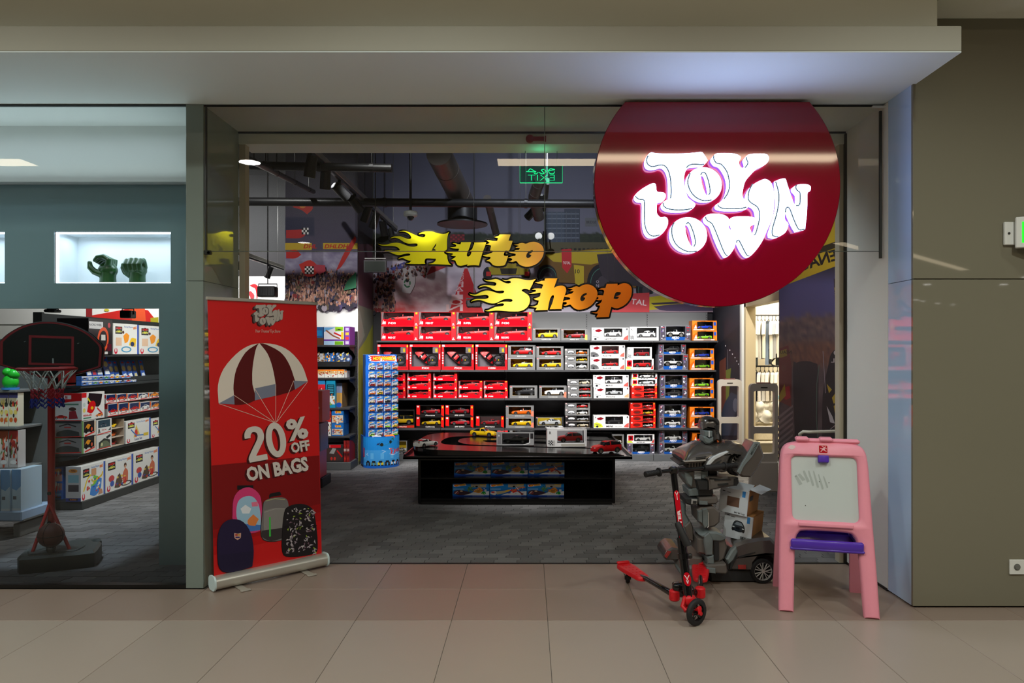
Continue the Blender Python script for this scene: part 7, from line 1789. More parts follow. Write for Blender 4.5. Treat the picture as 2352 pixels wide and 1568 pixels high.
def a_helm1(p, w, h):
    p.rect(-w / 2, 0, w / 2, h, (222, 222, 218)); p.rect(-w * .4, h * .46, w * .4, h * .96, (56, 74, 86)); p.car(-w * .3, h * .52, w * .5, (70, 84, 96)); p.text('Racing Team', -w * .16, h * .26, h * .09, (196, 50, 50), w=w * .3); p.line([(-w * .4, h * .1), (-w * .34, h * .4), (-w * .28, h * .1)], .012, (40, 42, 44)); p.poly([(w * .26, h * .2), (w * .44, h * .42), (w * .44, h * .2)], (60, 60, 64)); p.line([(-w * .46, h * .02), (w * .46, h * .1)], .01, (206, 60, 50))
def e_truck(p, w, h):
    p.rect(-w / 2, 0, w / 2, h, (128, 124, 122)); p.curve([(-w * .4, h * .12), (-w * .36, h * .36), (0, h * .5), (w * .4, h * .36), (w * .42, h * .14), (0, h * .04)], (58, 62, 62)); p.line([(-w * .3, h * .7), (0, h * .84), (w * .3, h * .68)], .012, (50, 48, 48)); p.rect(-w * .12, h * .6, w * .12, h * .68, (160, 60, 56)); p.line([(-w * .48, h * .04), (w * .48, h * .1)], .01, (190, 50, 46)); p.rect(-w * .44, h * .86, -w * .2, h * .94, (110, 140, 90))
def e_white(p, w, h):
    p.rect(-w / 2, 0, w / 2, h, (176, 170, 168)); p.rect(-w * .34, h * .54, w * .36, h * .76, (120, 160, 170)); p.rect(-w * .34, h * .28, w * .36, h * .48, (66, 60, 66)); p.ell(-w * .02, h * .88, w * .3, h * .06, (196, 130, 60)); p.text('FIRE', 0, h * .86, h * .05, (110, 50, 30), 'c', bold=.04); p.rect(-w / 2, 0, w / 2, h * .1, (50, 60, 120)); p.rect(-w * .3, h * .03, w * .3, h * .09, (30, 28, 36)); p.text('BURAGO', 0, h * .04, h * .03, (220, 120, 60), 'c', w=w * .4)
g3 = 'toy boxes on the left gondola'
gb(203, 258, 730, 1.65, (44, 38, 40), a_wheel, 'black box with an orange steering wheel, top gondola shelf', d=.34, end=lambda p, w, h: p.rect(-w / 2, 0, w / 2, h, (26, 24, 27)), group=g3)
gb(259.5, 318.5, 741, 1.65, (228, 228, 224), lambda p, w, h: a_white(p, w, h, 0), 'white race playset box beside the steering wheel box, top gondola shelf', d=.3, group=g3)
gb(319.5, 380, 746, 1.65, (228, 228, 224), lambda p, w, h: a_white(p, w, h, 0), 'white race playset box touching the window leg, top gondola shelf', d=.3, group=g3)
# tiny boxed cars in two tiers and leaning cards
r3 = random.Random(12)
for j in range(2):
    for i in range(9 + (1 if j == 0 else 0)):
        c = r3.choice([(206, 60, 50), (240, 190, 40), (220, 226, 232), (60, 60, 70), (230, 120, 40), (90, 160, 80)])
        gb(187.5 + i * 12.6, 199.9 + i * 12.6, 874.8 - i * .35 - j * 11, 1.317 if j == 0 else 1.317 + .052, (70, 120, 200), lambda p, w, h: (p.rect(-w / 2, h * .7, w / 2, h, (216, 220, 228)), p.poly([(-w * .4, h * .2), (w * .4, h * .5), (w * .4, h * .2)], (220, 226, 236)), p.car(-w * .4, h * .2, w * .8, c)),
           'tiny blue car box, %s of the %s tier, second gondola shelf' % (ORD[i], ('lower', 'upper')[j]), d=.06, group='tiny blue car boxes', gap=.002, name='toy_car_box')
for i in range(10):
    x0 = 234 + i * 13.6
    Y0 = GX * F / (x0 - VX)
    o = obj('carded_toy', MB().box((0, 0, .13), (.1, .004, .26), b=.001), cmat((40, 84, 170)), loc=(GX - .14 - .008 * (i % 3) - .04, Y0 + .08, 1.318 + (.06 if i < 4 else .0)), rot=(-.22, 0, PI / 2 + r3.uniform(-.1, .1)),
            label='blue carded toy leaning back, %s from the hoop on the second gondola shelf' % ORD[i], cat='toy pack', group='blue carded toys on the gondola')
    p = Pr(T=lambda u, h, v: (u, -.002 - h, v)); p.rect(-.05, .2, .05, .26, (60, 110, 196)); p.ell(0, .16, .036, .034, (226, 190, 60), 14); p.rect(-.05, .0, .05, .02, (220, 206, 60)); p.curve([(-.04, .04), (-.03, .09), (.03, .1), (.042, .04)], r3.choice([(220, 226, 230), (206, 60, 70), (210, 200, 150)])); p.ell(0, .235, .03, .012, (206, 60, 60), 8)
    p.obj('card_print', PRINT_GLOSS, o)
obj('display_tray', MB().box((0, 0, .03), (1.6, .2, .06), b=.004), M_gond, rot=(0, 0, PI / 2), loc=(GX - .19, 8.55 + .35, 1.3161), label='low dark display tray holding the blue carded toys', cat='tray')
gb(187.6, 240, 902, .946, (226, 224, 222), a_helmet, 'white box with a red helmet picture, third gondola shelf', d=.33, end=e_red, group=g3)
rb_ = plain_box('toy_box', (-5.0, 8.05, .946), .3, .37, .1, (196, 40, 40), lambda p: e_red(p, .3, .37), 'red and white box with a boy picture, just right of the hoop pole', group=g3)
rb_.location = (-5.13, 7.85, .946); 
for j in range(2):
    for i, (c, t) in enumerate((((200, 30, 34), 'red'), ((206, 70, 40), 'red and yellow'), ((190, 26, 34), 'crimson'), ((226, 226, 226), 'white'), ((238, 140, 30), 'orange'))):
        x0 = 243 + i * 25 + (4 if j == 0 else 0); x1 = x0 + 24
        gb(x0, x1, 927.5 - i * 1.2 if j == 0 else 906 - i * .8, .946 if j == 0 else .946 + .145 + .003, (226, 222, 218), a_racer(c), 'white open box with a %s racer, %s tier of the third gondola shelf' % (t, ('lower', 'upper')[j]), d=.2, end=lambda p, w, h: (p.rect(-w / 2, 0, w / 2, h, (200, 196, 192)), p.rect(-w / 2, h * .6, w / 2, h, (196, 36, 40))), group='small racer boxes on the third shelf')
for j in range(2):
    z = .594 + j * .168
    gb(187.6, 220.5, 1003.5 if j == 0 else 967, z, (214, 212, 206), a_truck, 'grey-ended box with an orange truck, %s of the two nearest on the fourth gondola shelf' % ('lower', 'upper')[j], d=.3, end=e_truck, group=g3)
    gb(221.5, 256.5, 1000 if j == 0 else 965, z, (220, 220, 216), a_helm2 if j == 0 else a_helm1, 'white box with %s, %s box, fourth gondola shelf' % (('a grey helmet window', 'lower') if j == 0 else ('a dark blue window', 'upper')), d=.25, group=g3)
# open three tier display with cars
Y0, Y1 = GX * F / (257.5 - VX), GX * F / (287 - VX)
dw = Y1 - Y0; dh = .3
dsp = obj('car_display', MB().bb(-dw / 2, dw / 2, .1, .11, 0, dh).bb(-dw / 2, -dw / 2 + .006, -.09, .1, 0, dh).bb(dw / 2 - .006, dw / 2, -.09, .1, 0, dh).bb(-dw / 2, dw / 2, -.09, .1, 0, .006).bb(-dw / 2, dw / 2, -.09, .1, .1, .106).bb(-dw / 2, dw / 2, -.09, .1, .2, .206), cmat((190, 176, 160)), loc=(GX - .1, (Y0 + Y1) / 2, .594), rot=(0, 0, PI / 2), label='open three tier display of small sports cars, fourth gondola shelf', cat='toy display')
for i, c in enumerate(('red', 'orange', 'yellow')):
    ang = PI / 2
    make_car('toy_car', 'sport', c, .19, None, (GX - .1, (Y0 + Y1) / 2, .594 + .1 * i + .0065), (0, 0, PI / 2 + .12), label='small %s sports car on the %s tier of the open display' % (c, ('bottom', 'middle', 'top')[i]), cat='toy car', group='cars in the open display')
gb(288.5, 346, 968, .594, (228, 228, 226), lambda p, w, h: a_white(p, w, h, 3), 'wide white box with a rocket loop picture, fourth gondola shelf', d=.2, group=g3)
gb(347, 392, 963, .594, (228, 228, 226), lambda p, w, h: a_white(p, w, h, 3), 'white loop box cut by the window leg, fourth gondola shelf', d=.2, group=g3)
gb(185.5, 241, 1071.5, .092, (228, 228, 224), lambda p, w, h: a_white(p, w, h, 1), 'white playset box with a blue ramp, bottom of the gondola', d=.16, end=e_white, group=g3)
gb(242.5, 305.5, 1057, .092, (228, 228, 224), lambda p, w, h: a_white(p, w, h, 2), 'white playset box with a boy, middle of the gondola bottom', d=.16, group=g3)
gb(306.5, 366, 1040, .092, (228, 228, 224), lambda p, w, h: a_white(p, w, h, 2), 'white playset box with a boy, beside the window leg at gondola bottom', d=.16, group=g3)
def a_blue(p, w, h):
    p.rect(-w / 2, 0, w / 2, h, (24, 96, 180)); p.ell(0, h * .9, w * .34, h * .06, (206, 140, 60)); p.rect(-w * .36, h * .56, w * .4, h * .78, (200, 150, 140)); p.rect(-w * .36, h * .28, w * .4, h * .5, (160, 120, 120)); blobs(p, w * .8, h, [(40, 60, 120), (220, 220, 220), (206, 60, 60)], 10, 2); p.rect(-w * .3, h * .03, w * .3, h * .09, (30, 28, 40)); p.rect(-w * .3, h * .13, w * .3, h * .18, (110, 160, 200))
plain_box('toy_box', (-5.06, 7.78, .092), .105, .345, .1, (24, 96, 180), lambda p: a_blue(p, .105, .345), 'narrow blue box end right of the hoop pole, gondola bottom', group=g3)
plain_box('toy_box', (-4.96, 8.0, .092), .06, .33, .3, (196, 50, 46), lambda p: (p.rect(-.03, 0, .03, .33, (120, 90, 86)), p.rect(-.03, .26, .03, .33, (206, 120, 90))), 'thin brown and red box between blue box and white playset', group=g3)
# dark boxes on the far side of the gondola
plain_box('toy_box', (PX(51, 7.75), 7.9, .946), .245, .37, .24, (38, 34, 36), lambda p: (p.rect(-.12, .0, .12, .37, (40, 36, 38)), p.poly([(-.12, .12), (.0, .2), (.12, .3), (.12, .1), (-.12, .08)], (150, 84, 30)), [p.line([(-.02, .2), (.12 * math.cos(a), .2 + .1 * math.sin(a))], .006, (206, 130, 50)) for a in (.2, .6, 1.0, 1.5, 2.0, 2.6)], p.curve([(-.09, .09), (-.02, .16), (.06, .2), (.04, .12)], (110, 60, 40)), p.text('CHAMPION', -.07, .02, .022, (200, 196, 190), w=.14, bold=.03), p.rect(.05, .03, .11, .07, (150, 146, 140)), p.text('RC', -.02, .33, .02, (160, 150, 150))), 'dark box with an orange burst and car picture, left of the hoop pole', group=g3)
plain_box('toy_box', (PX(52, 7.75), 7.9, .594), .245, .19, .24, (58, 56, 60), lambda p: (p.rect(-.12, 0, -.08, .19, (30, 30, 32)), p.curve([(-.06, .02), (-.05, .12), (.02, .16), (.11, .15), (.11, .04)], (92, 86, 88)), p.rect(.0, .08, .03, .11, (30, 30, 34)), p.rect(.05, .09, .08, .12, (30, 30, 34))), 'grey box with dark squares, under the orange burst box', group=g3)
for i in range(2): plain_box('toy_box', (PX(50, 7.75), 7.9, .092 + i * .088), .16, .086, .24, (150, 146, 148), lambda p: p.text('bler', -.07, .04, .018, (50, 48, 50), w=.03), '%s pale grey box of two at the left foot of the gondola' % ('lower', 'upper')[i], group=g3)

# ---- foreground pack rack cut by the left edge of the picture
RXR, RYF = -4.575, 6.45
M_rk = mat('rack_grey', (110, 112, 110), .5, metal=.2)
rk = empty('toy_pack_rack', (RXR - .4, 6.7, 0), label='toy pack rack cut off by the left picture edge, left of the hoop', cat='display stand')
obj('frame', MB().box((0, .2, .95), (.76, .04, 1.7), b=.006), M_rk, rk)
for z, d_ in ((.17, .44), (.62, .36), (.995, .36), (1.33, .36)): obj('shelf_board', MB().box((.0 if z < .6 else -.05, -.0, z - .012), (.84 if z < .6 else .74, d_, .024), b=.004), M_rk, rk)
obj('base_tray', MB().box((0, -.02, .2), (.84, .46, .09), b=.01), mat('tray_pale_blue', (150, 176, 206), .4), rk)
for s in (-1, 1): obj('foot', MB().box((s * .34, 0, .06), (.06, .4, .12), b=.006), M_rk, rk)
for i in range(4):
    plain_box('toy_pack', (RXR - .045 - i * .085, 6.62 - .02 * i, .2455), .08, .37, .28, (176, 200, 216), lambda p: (p.poly([(-.04, .37), (.04, .37), (.04, .22), (.0, .18), (-.04, .2)], (96, 150, 200)), p.rect(-.03, .1, .0, .13, (90, 96, 106)), p.rect(-.04, 0, .04, .02, (210, 220, 226))), 'tall pale blue pack, %s from the right at the bottom of the left rack' % ORD[i], group='pale blue packs on the left rack')
for i in range(4):
    c = [(150, 40, 40), (130, 60, 40), (160, 46, 50), (120, 50, 60)][i]
    plain_box('toy_pack', (RXR - .12 - i * .09, 6.6, .621), .082, .34, .1, (196, 190, 186), lambda p: (p.rect(-.04, .26, .04, .34, c), blobs(p, .08, .28, [(150, 40, 40), (70, 40, 44), (220, 210, 200), (90, 120, 60), (200, 90, 60)], 26, i, .16), p.ell(0, .05, .03, .02, (226, 224, 220))), 'red topped carded pack, %s from the right on the left rack' % ORD[i], group='red carded packs on the left rack')
for i in range(4):
    plain_box('toy_pack', (RXR - .13 - i * .085, 6.6, .996), .08, .31, .08, (222, 214, 190), lambda p: (p.rect(-.04, .26, .04, .31, (90, 90, 150)), [(p.ell(dx, .06 + k * .07, .016, .022, c) ) for k, c in enumerate(((206, 110, 50), (230, 206, 110), (60, 66, 60))) for dx in (-.02, .02)], blobs(p, .08, .26, [(196, 60, 50), (230, 210, 120), (60, 66, 60)], 10, i, .14)), 'cream card of small figures, %s from the right on the left rack' % ORD[i], group='cream carded packs on the left rack')
gt = empty('green_toy_figure', (RXR - .17, 6.58, 1.331), label='bright green plastic toy peeking in at the left picture edge', cat='toy')
obj('body', MB().sphere((0, 0, .07), .07, 14, sc=(1, .8, 1)).sphere((.03, 0, .14), .05, 12).sphere((-.03, 0, .16), .04, 12), mat('toy_green', (40, 190, 50), .35), gt, smooth=60)
obj('base', MB().cyl((0, 0, 0), (0, 0, .02), .07, n=16), mat('toy_blue', (60, 130, 200), .35), gt, smooth=40)

# ---- green toy fists in the lit niche
M_green = mat('glove_green', (34, 74, 34), .28, spec=.6, noise=(18, .25))
def glove(name, loc, rz, fist, label):
    o = empty(name, loc, (0, 0, rz), label=label, cat='toy glove')
    m = MB()
    m.cyl((0, 0, 0), (0, 0, .09), .062, .058, 18)
    m.sphere((0, 0, .115), .075, 18, sc=(1.0, .8, .85)).sphere((0, 0, .07), .062, 16, sc=(1, .9, .8))
    if fist:
        for i in range(4):
            x = -.058 + i * .038
            m.tube([(x, .01, .13), (x * 1.04, -.01, .185 + .006 * (i in (1, 2))), (x * 1.04, -.045, .19 + .006 * (i in (1, 2))), (x * 1.03, -.068, .155), (x, -.055, .115), (x, -.03, .105)], [.022, .023, .022, .022, .02, .016], 10)
            m.sphere((x * 1.04, -.015, .192), .022, 10)
        m.tube([(-.06, .0, .07), (-.085, -.03, .1), (-.088, -.05, .135), (-.08, -.06, .155)], [.024, .024, .022, .015], 10).sphere((-.085, -.055, .155), .017, 8)
    else:
        for i in range(4):
            y = -.05 + i * .034
            m.tube([(.02, y, .15), (.03, y, .195), (-.01, y * 1.05, .222 - .004 * i), (-.055, y * 1.08, .215 - .006 * i), (-.078, y, .19 - .006 * i)], [.024, .024, .022, .02, .016], 10)
            m.sphere((-.078, y, .19 - .006 * i), .016, 8)
        m.tube([(-.04, -.03, .08), (-.085, -.04, .1), (-.115, -.045, .135), (-.118, -.045, .165)], [.028, .027, .024, .018], 10).sphere((-.118, -.045, .168), .02, 8)
    g_ = obj('hand', m, M_green, o, smooth=180)
    md = g_.modifiers.new('remesh', 'REMESH'); md.mode = 'VOXEL'; md.voxel_size = .005; md.use_smooth_shade = True
    sm = g_.modifiers.new('smooth', 'SMOOTH'); sm.factor = .5; sm.iterations = 3
    obj('cuff', MB().lathe([(.064, 0), (.067, .012), (.06, .02)], n=20), mat('cuff_green', (24, 50, 26), .5), o, smooth=40)
glove('toy_glove', (PX(248, 5.8), 5.8, ZN0 + .001), .1, False, 'green toy glove shaped like an open clawed hand, left in the lit niche')
glove('toy_glove', (PX(316, 5.8), 5.8, ZN0 + .001), -.1, True, 'green toy glove clenched into a fist, right in the lit niche')

# ---- toy basketball hoop
M_hoopb = mat('hoop_base_grey', (66, 74, 72), .5, noise=(14, .08), bump=(60, .3))
M_hred = mat('hoop_red', (170, 34, 36), .35)
M_bb = mat('backboard_dark', (24, 28, 28), .35)
HBX, HBY, HBA = -3.70, 5.70, .42
hp = empty('basketball_hoop', (HBX, HBY, 0), (0, 0, 0), label='toy basketball hoop with black fan-shaped backboard and red pole, in the left window', cat='basketball hoop')
Mb = Matrix.Rotation(HBA, 4, 'Z')
bpoly = smooth_loop([(-.2, -.22), (.2, -.22), (.25, -.17), (.26, .0), (.26, .1), (.2, .12), (.2, .16), (.25, .18), (.24, .24), (.12, .25), (-.12, .22), (-.24, .14), (-.27, -.1), (-.25, -.18)], 3, 70)
bs_ = MB().prism(bpoly, .125, 0, fn=lambda u, y, v: Mb @ Vector((u, v, y)), ch=.018)
bs_.prism(smooth_loop([(-.2, -.15), (.12, -.16), (.16, -.02), (.1, .12), (-.12, .12), (-.22, .0)], 3, 70), .135, .12, fn=lambda u, y, v: Mb @ Vector((u, v, y)), ch=.006)
obj('base', bs_, M_hoopb, hp, smooth=35)
px_ = PX(118, 5.72) - HBX
obj('pole', MB().cyl((px_, .02, .12), (px_, .02, 1.68), .026, n=16), M_hred, hp, smooth=40)
for z in (.555, .215, .32): obj('pole_bolt', MB().cyl((px_, -.003, z), (px_, -.012, z), .014, n=12), M_tyre, hp)
for xx, yy, ty in ((75, 1272, 5.55), (160, 1260, 5.62)):
    b_ = P3(xx, yy, ty) - Vector((HBX, HBY, 0)); b_.z = .13
    obj('strut', MB().tube([(px_, .0, .47), b_], .013, 8), M_hred, hp, smooth=50)
obj('tee', MB().lathe([(.02, 0), (.032, .03), (.034, .05), (.026, .05)], (PX(117, 5.55) - HBX, 5.55 - HBY, .12), n=16), mat('tee_metal', (170, 172, 168), .25, metal=.8), hp, smooth=40)
# backboard
YBD = 5.62
kb = lambda l: [(PX(x / 6.19, YBD) - HBX, PZ(700 + y / 6.19, YBD)) for x, y in l]
bl = smooth_loop(kb([(0, 505), (110, 405), (300, 300), (500, 245), (700, 232), (900, 255), (1100, 315), (1260, 395), (1390, 505), (1465, 600), (1460, 730), (1450, 880), (1400, 905), (1200, 960), (980, 1015), (860, 1040), (600, 1040), (480, 1010), (300, 950), (0, 862), (-14, 840), (-14, 530)]), 3, 50)
obj('backboard', MB().prism(bl, YBD - HBY, YBD - HBY + .022, ch=.004), M_bb, hp)
p = Pr(T=lambda u, h, v: (u, YBD - HBY - h, v), base=.001)
def inset(l, k):
    cx = sum(a[0] for a in l) / len(l); cz = sum(a[1] for a in l) / len(l)
    return [(cx + (x - cx) * k, cz + (z - cz) * k) for x, z in l]
p.poly(inset(bl, .975), (120, 34, 40), [inset(bl, .925)])
rr = kb([(410, 430), (1055, 450), (1050, 862), (405, 850)]); p.poly(rr, (124, 36, 42), [kb([(450, 465), (1018, 482), (1012, 832), (446, 820)])])
p.poly(kb([(742, 760), (765, 760), (768, 830), (745, 830)]), (150, 160, 158)); p.poly(kb([(340, 522), (368, 512), (368, 518), (345, 528)]), (150, 160, 158)); p.poly(kb([(1100, 548), (1126, 538), (1126, 544), (1106, 554)]), (150, 160, 158))
p.obj('board_print', PRINT_MATT, hp)
RXc, RYc, RZc, RR = PX(107, 5.4) - HBX, 5.41 - HBY, PZ(847, 5.4), .187
obj('rim', MB().tube([(RXc + RR * math.cos(t * PI / 20), RYc + RR * math.sin(t * PI / 20), RZc) for t in range(40)], .011, 8, closed=True), M_hred, hp, smooth=60)
obj('rim_bracket', MB().box((RXc + .02, YBD - HBY - .012, RZc - .05), (.13, .022, .13), b=.006), M_hred, hp)
def netrow(name, z0, z1, r0, r1, n, m_, th):
    b_ = MB()
    for k in range(n):
        for s in (-1, 1):
            a0_ = 2 * PI * k / n; a1_ = a0_ + s * PI / n * (2 if z0 > RZc - .05 else 1)
            pts = []
            for t in range(5):
                f = t / 4; a = a0_ + (a1_ - a0_) * f; r = r0 + (r1 - r0) * (1 - (1 - f) ** 1.6)
                pts.append((RXc + r * math.cos(a), RYc + r * math.sin(a), z0 + (z1 - z0) * f))
            b_.tube(pts, th, 5)
    obj(name, b_, m_, hp)
netrow('net_white', RZc - .01, RZc - .15, RR, .108, 12, mat('net_white', (196, 204, 200), .8), .0045)
for i, (za, zb) in enumerate(((.15, .185), (.185, .22))): netrow('net_red', RZc - za, RZc - zb, .106, .1, 14, mat('net_red', (176, 44, 60), .8), .0038)
for i, (za, zb) in enumerate(((.22, .255), (.255, .29))): netrow('net_blue', RZc - za, RZc - zb, .1, .108, 14, mat('net_blue', (44, 56, 150), .8), .0042)
bk_ = empty('basketball', (PX(117, 5.55), 5.55, .262), label='brown basketball resting on the hoop base', cat='ball')
obj('ball', MB().sphere((0, 0, 0), .092, 28), mat('ball_brown', (96, 54, 46), .45, noise=(60, .1), bump=(300, .3)), bk_, smooth=180)
sm_ = MB()
for e in ((0, 0, 0), (PI / 2, 0, 0), (PI / 2, 0, PI / 2)):
    Mx = Euler(e).to_matrix()
    sm_.tube([Mx @ Vector((.0915 * math.cos(t * PI / 16), .0915 * math.sin(t * PI / 16), 0)) for t in range(32)], .0022, 5, closed=True)
obj('seam', sm_, M_tyre, bk_)
# ================================================================ PINK EASEL
M_pink = mat('easel_pink', (240, 152, 172), .42, noise=(40, .03), bump=(260, .12))
M_purp = mat('easel_purple', (84, 50, 176), .3)
M_board = mat('whiteboard', (196, 206, 206), .3, noise=(5, .03))
FLp = Vector((1.692, 4.606, 0)); FRp = Vector((2.151, 4.486, 0)); BLp = Vector((1.80, 5.186, 0)); BRp = Vector((2.274, 5.071, 0))
ec = (FLp + FRp + BLp + BRp) / 4
ea = math.atan2(FRp.y - FLp.y, FRp.x - FLp.x)
es = empty('toy_easel', tuple(ec), (0, 0, ea), label='pink plastic toy easel with whiteboard and purple tray, right of the entrance', cat='easel')
ED = .285; EH = 1.075; tilt = math.atan2(ED - .035, EH)
def panel_pt(s):
    ca, sa = math.cos(tilt), math.sin(tilt)
    def f(u, y, v):      # u across, y = depth behind the front face, v up the slope
        yy = -ED + v * sa + y * ca; zz = v * ca - y * sa
        return (u, s * yy if s > 0 else -yy, max(zz, 0.0))
    return f
Lm = EH / math.cos(tilt)
outl = [(-.3, 0), (-.293, .3), (-.284, .55), (-.277, .8), (-.27, .98), (-.25, 1.06), (-.2, 1.092), (-.1, 1.1), (.1, 1.1), (.2, 1.092), (.25, 1.06), (.27, .98), (.277, .8), (.284, .55), (.293, .3), (.3, 0),
        (.21, 0), (.2, .25), (.19, .44), (.17, .5), (.12, .52), (-.12, .52), (-.17, .5), (-.19, .44), (-.2, .25), (-.21, 0)]
outl = smooth_loop(outl, 3, 62)
hole = rrect(-.205, .585, .205, 1.005, .035, 4)
fp = panel_pt(1)
obj('front_frame', MB().prism([outl, hole], 0, .055, fn=fp, ch=.014), M_pink, es, smooth=50)
obj('whiteboard', MB().prism([(-.206, .584), (.206, .584), (.206, 1.006), (-.206, 1.006)], .022, .03, fn=fp), M_board, es)
bp_ = panel_pt(-1)
obj('back_frame', MB().prism([outl, hole], 0, .055, fn=bp_, ch=.014), M_pink, es, smooth=50)
obj('blackboard', MB().prism([(-.206, .584), (.206, .584), (.206, 1.006), (-.206, 1.006)], .022, .03, fn=bp_), mat('chalkboard', (60, 62, 64), .7), es)
# smudges of the marker
p = Pr(T=lambda u, h, v: fp(u, .0215 - h, v), base=.0002)
for a, b, c_, w_ in ((-.17, .87, .05, .03), (-.12, .9, .06, .02), (-.09, .9, .08, .014), (-.06, .9, .09, .012), (-.03, .88, .08, .01), (-.15, .88, .03, .03), (0, .87, .06, .008)):
    p.curve([(a - w_ / 2, b), (a, b + .01), (a + w_ / 2 + .02, b - c_), (a + .015, b - c_ - .01)], (168, 178, 176))
for a, b in ((-.175, .87), (-.03, .84), (-.12, .68), (.03, .835)): p.ell(a, b, .003, .003, (40, 42, 44), 8)
p.obj('marker_smudge', PRINT_MATT, es, kind='stuff')
obj('ledge', MB().prism(rrect(-.17, .545, .165, .572, .008, 3), -.018, .01, fn=fp, ch=.005), M_pink, es, smooth=50)
for x in (-.13, .02): obj('hinge', MB().box((x, 0, EH + .012), (.085, .09, .028), b=.01), M_pink, es)
obj('top_cap', MB().box((0.03, 0, EH + .002), (.4, .06, .03), b=.012), M_pink, es)
p = Pr(T=lambda u, h, v: fp(u, .0 - h, v), base=.0008)
p.poly(rrect(-.034, 1.022, .03, 1.084, .006, 2), (240, 176, 182)); p.poly(rrect(-.028, 1.028, .024, 1.078, .005, 2), (186, 24, 40))
p.line([(-.018, 1.036), (.014, 1.072)], .005, (240, 190, 196)); p.line([(-.02, 1.06), (.018, 1.04)], .004, (240, 190, 196)); p.line([(-.01, 1.074), (.02, 1.056)], .004, (240, 190, 196)); p.ell(0, 1.054, .01, .008, (240, 190, 196), 8)
p.curve([(-.225, 1.055), (-.205, 1.075), (-.175, 1.07), (-.18, 1.055), (-.2, 1.045)], (236, 214, 216))
p.obj('emblem_and_sticker', PRINT_GLOSS, es)
obj('paper_clip', MB().prism(rrect(-.036, .965, .03, 1.012, .006, 3), -.016, .02, fn=fp, ch=.004), M_purp, es, smooth=50)
tz = .405
ty_ = MB().box((0, 0, tz), (.415, .42, .012), b=.004)
for s in (-1, 1): ty_.box((0, s * .2, tz + .016), (.44, .03, .07), b=.01).box((s * .205, 0, tz + .016), (.03, .42, .05), b=.01)
ty_.box((0, -.2, tz - .01), (.45, .036, .02), b=.008)
obj('tray', ty_, M_purp, es, smooth=50)
for s in (-1, 1):
    obj('tray_arm', MB().box((s * .225, .14, tz + .02), (.016, .18, .03), rot=(-.35, 0, 0), b=.005), mat('easel_pink_deep', (214, 84, 116), .4), es)

# ================================================================ CART HANDLE BEHIND THE EASEL
ct = empty('toy_push_cart', (2.62, 6.35, 0), label='toy push cart with a white looped handle, behind the pink easel', cat='toy cart')
YH = 6.2; hz = PZ(994, YH)
x0_, x1_ = PX(1846, YH) - 2.62, PX(1950, YH) - 2.62
M_cw = mat('cart_white', (222, 220, 206), .35); M_cy = mat('cart_yellow', (240, 190, 30), .4)
obj('handle', MB().tube([(x0_ + .06, .05, hz - .12), (x0_ + .0, -.06, hz - .02), (x0_ + .015, -.1, hz + .005), (x0_ + .06, -.12, hz + .005), (x1_ - .06, -.12, hz + .012), (x1_ - .01, -.1, hz), (x1_, -.06, hz - .04), (x1_ - .05, .05, hz - .14)], .014, 8), M_cw, ct, smooth=60)
for x in (x0_ + .06, x1_ - .05): obj('upright', MB().tube([(x, .05, hz - .12), (x, .3, .3)], .014, 8), M_cy, ct, smooth=60)
obj('tub', MB().box((.0, .32, .36), (.36, .44, .2), b=.04), M_cy, ct, smooth=50)
for x in (-.19, .19):
    for y in (.16, .48): obj('wheel', MB().cyl((x - .015, y, .08), (x + .015, y, .08), .08, n=18), M_tyre, ct, smooth=40)
obj('axle', MB().cyl((-.19, .16, .08), (.19, .16, .08), .012, n=8).cyl((-.19, .48, .08), (.19, .48, .08), .012, n=8).box((0, .32, .2), (.08, .3, .2)), M_cw, ct)

# ================================================================ THREE WHEELED SCOOTER
M_sblk = mat('scooter_black', (14, 14, 16), .22, coat=.4)
M_srub = mat('scooter_rubber', (24, 24, 26), .65)
M_sred = mat('scooter_red', (208, 22, 32), .38)
FW = Vector((PX(1602, 4.372), 4.40, .082))
sc_ = empty('wiggle_scooter', (FW.x, FW.y, 0), label='red and black three-wheeled scooter standing before the entrance', cat='scooter')
S0 = Vector((FW.x, FW.y, 0))
def sp(px, py, Y): return P3(px, py, Y) - S0
top = sp(1547, 1084, 4.62); bot = sp(1583, 1388, 4.47)
fork_t = sp(1580, 1372, 4.475)
obj('stem_upper', MB().cyl(top.lerp(bot, -.01), top.lerp(bot, .55), .0205, n=16), M_sblk, sc_, smooth=40)
obj('stem_lower', MB().cyl(top.lerp(bot, .5), top.lerp(bot, .96), .0285, n=18), M_sblk, sc_, smooth=40)
dirv = (bot - top).normalized()
for k in (-1, 1): obj('front_rib', MB().cyl(top.lerp(bot, .52) + Vector((k * .013, -.024, 0)), top.lerp(bot, .95) + Vector((k * .013, -.024, 0)), .007, n=8), M_sblk, sc_, smooth=40)
obj('clamp', MB().cyl(top.lerp(bot, .62), top.lerp(bot, .66), .036, n=16).box(top.lerp(bot, .64) + Vector((.03, 0, 0)), (.05, .03, .03), b=.006), M_sblk, sc_, smooth=40)
gl = sp(1484, 1089, 4.50); gr = sp(1690, 1068, 4.86); mid = top + Vector((0, 0, .012))
gl2 = sp(1518, 1083, 4.55); gr2 = sp(1600, 1076, 4.72)
obj('handlebar', MB().tube([gl.lerp(gl2, .2), gl2, mid, gr2, gr2.lerp(gr, .8)], .0125, 10), M_sblk, sc_, smooth=60)
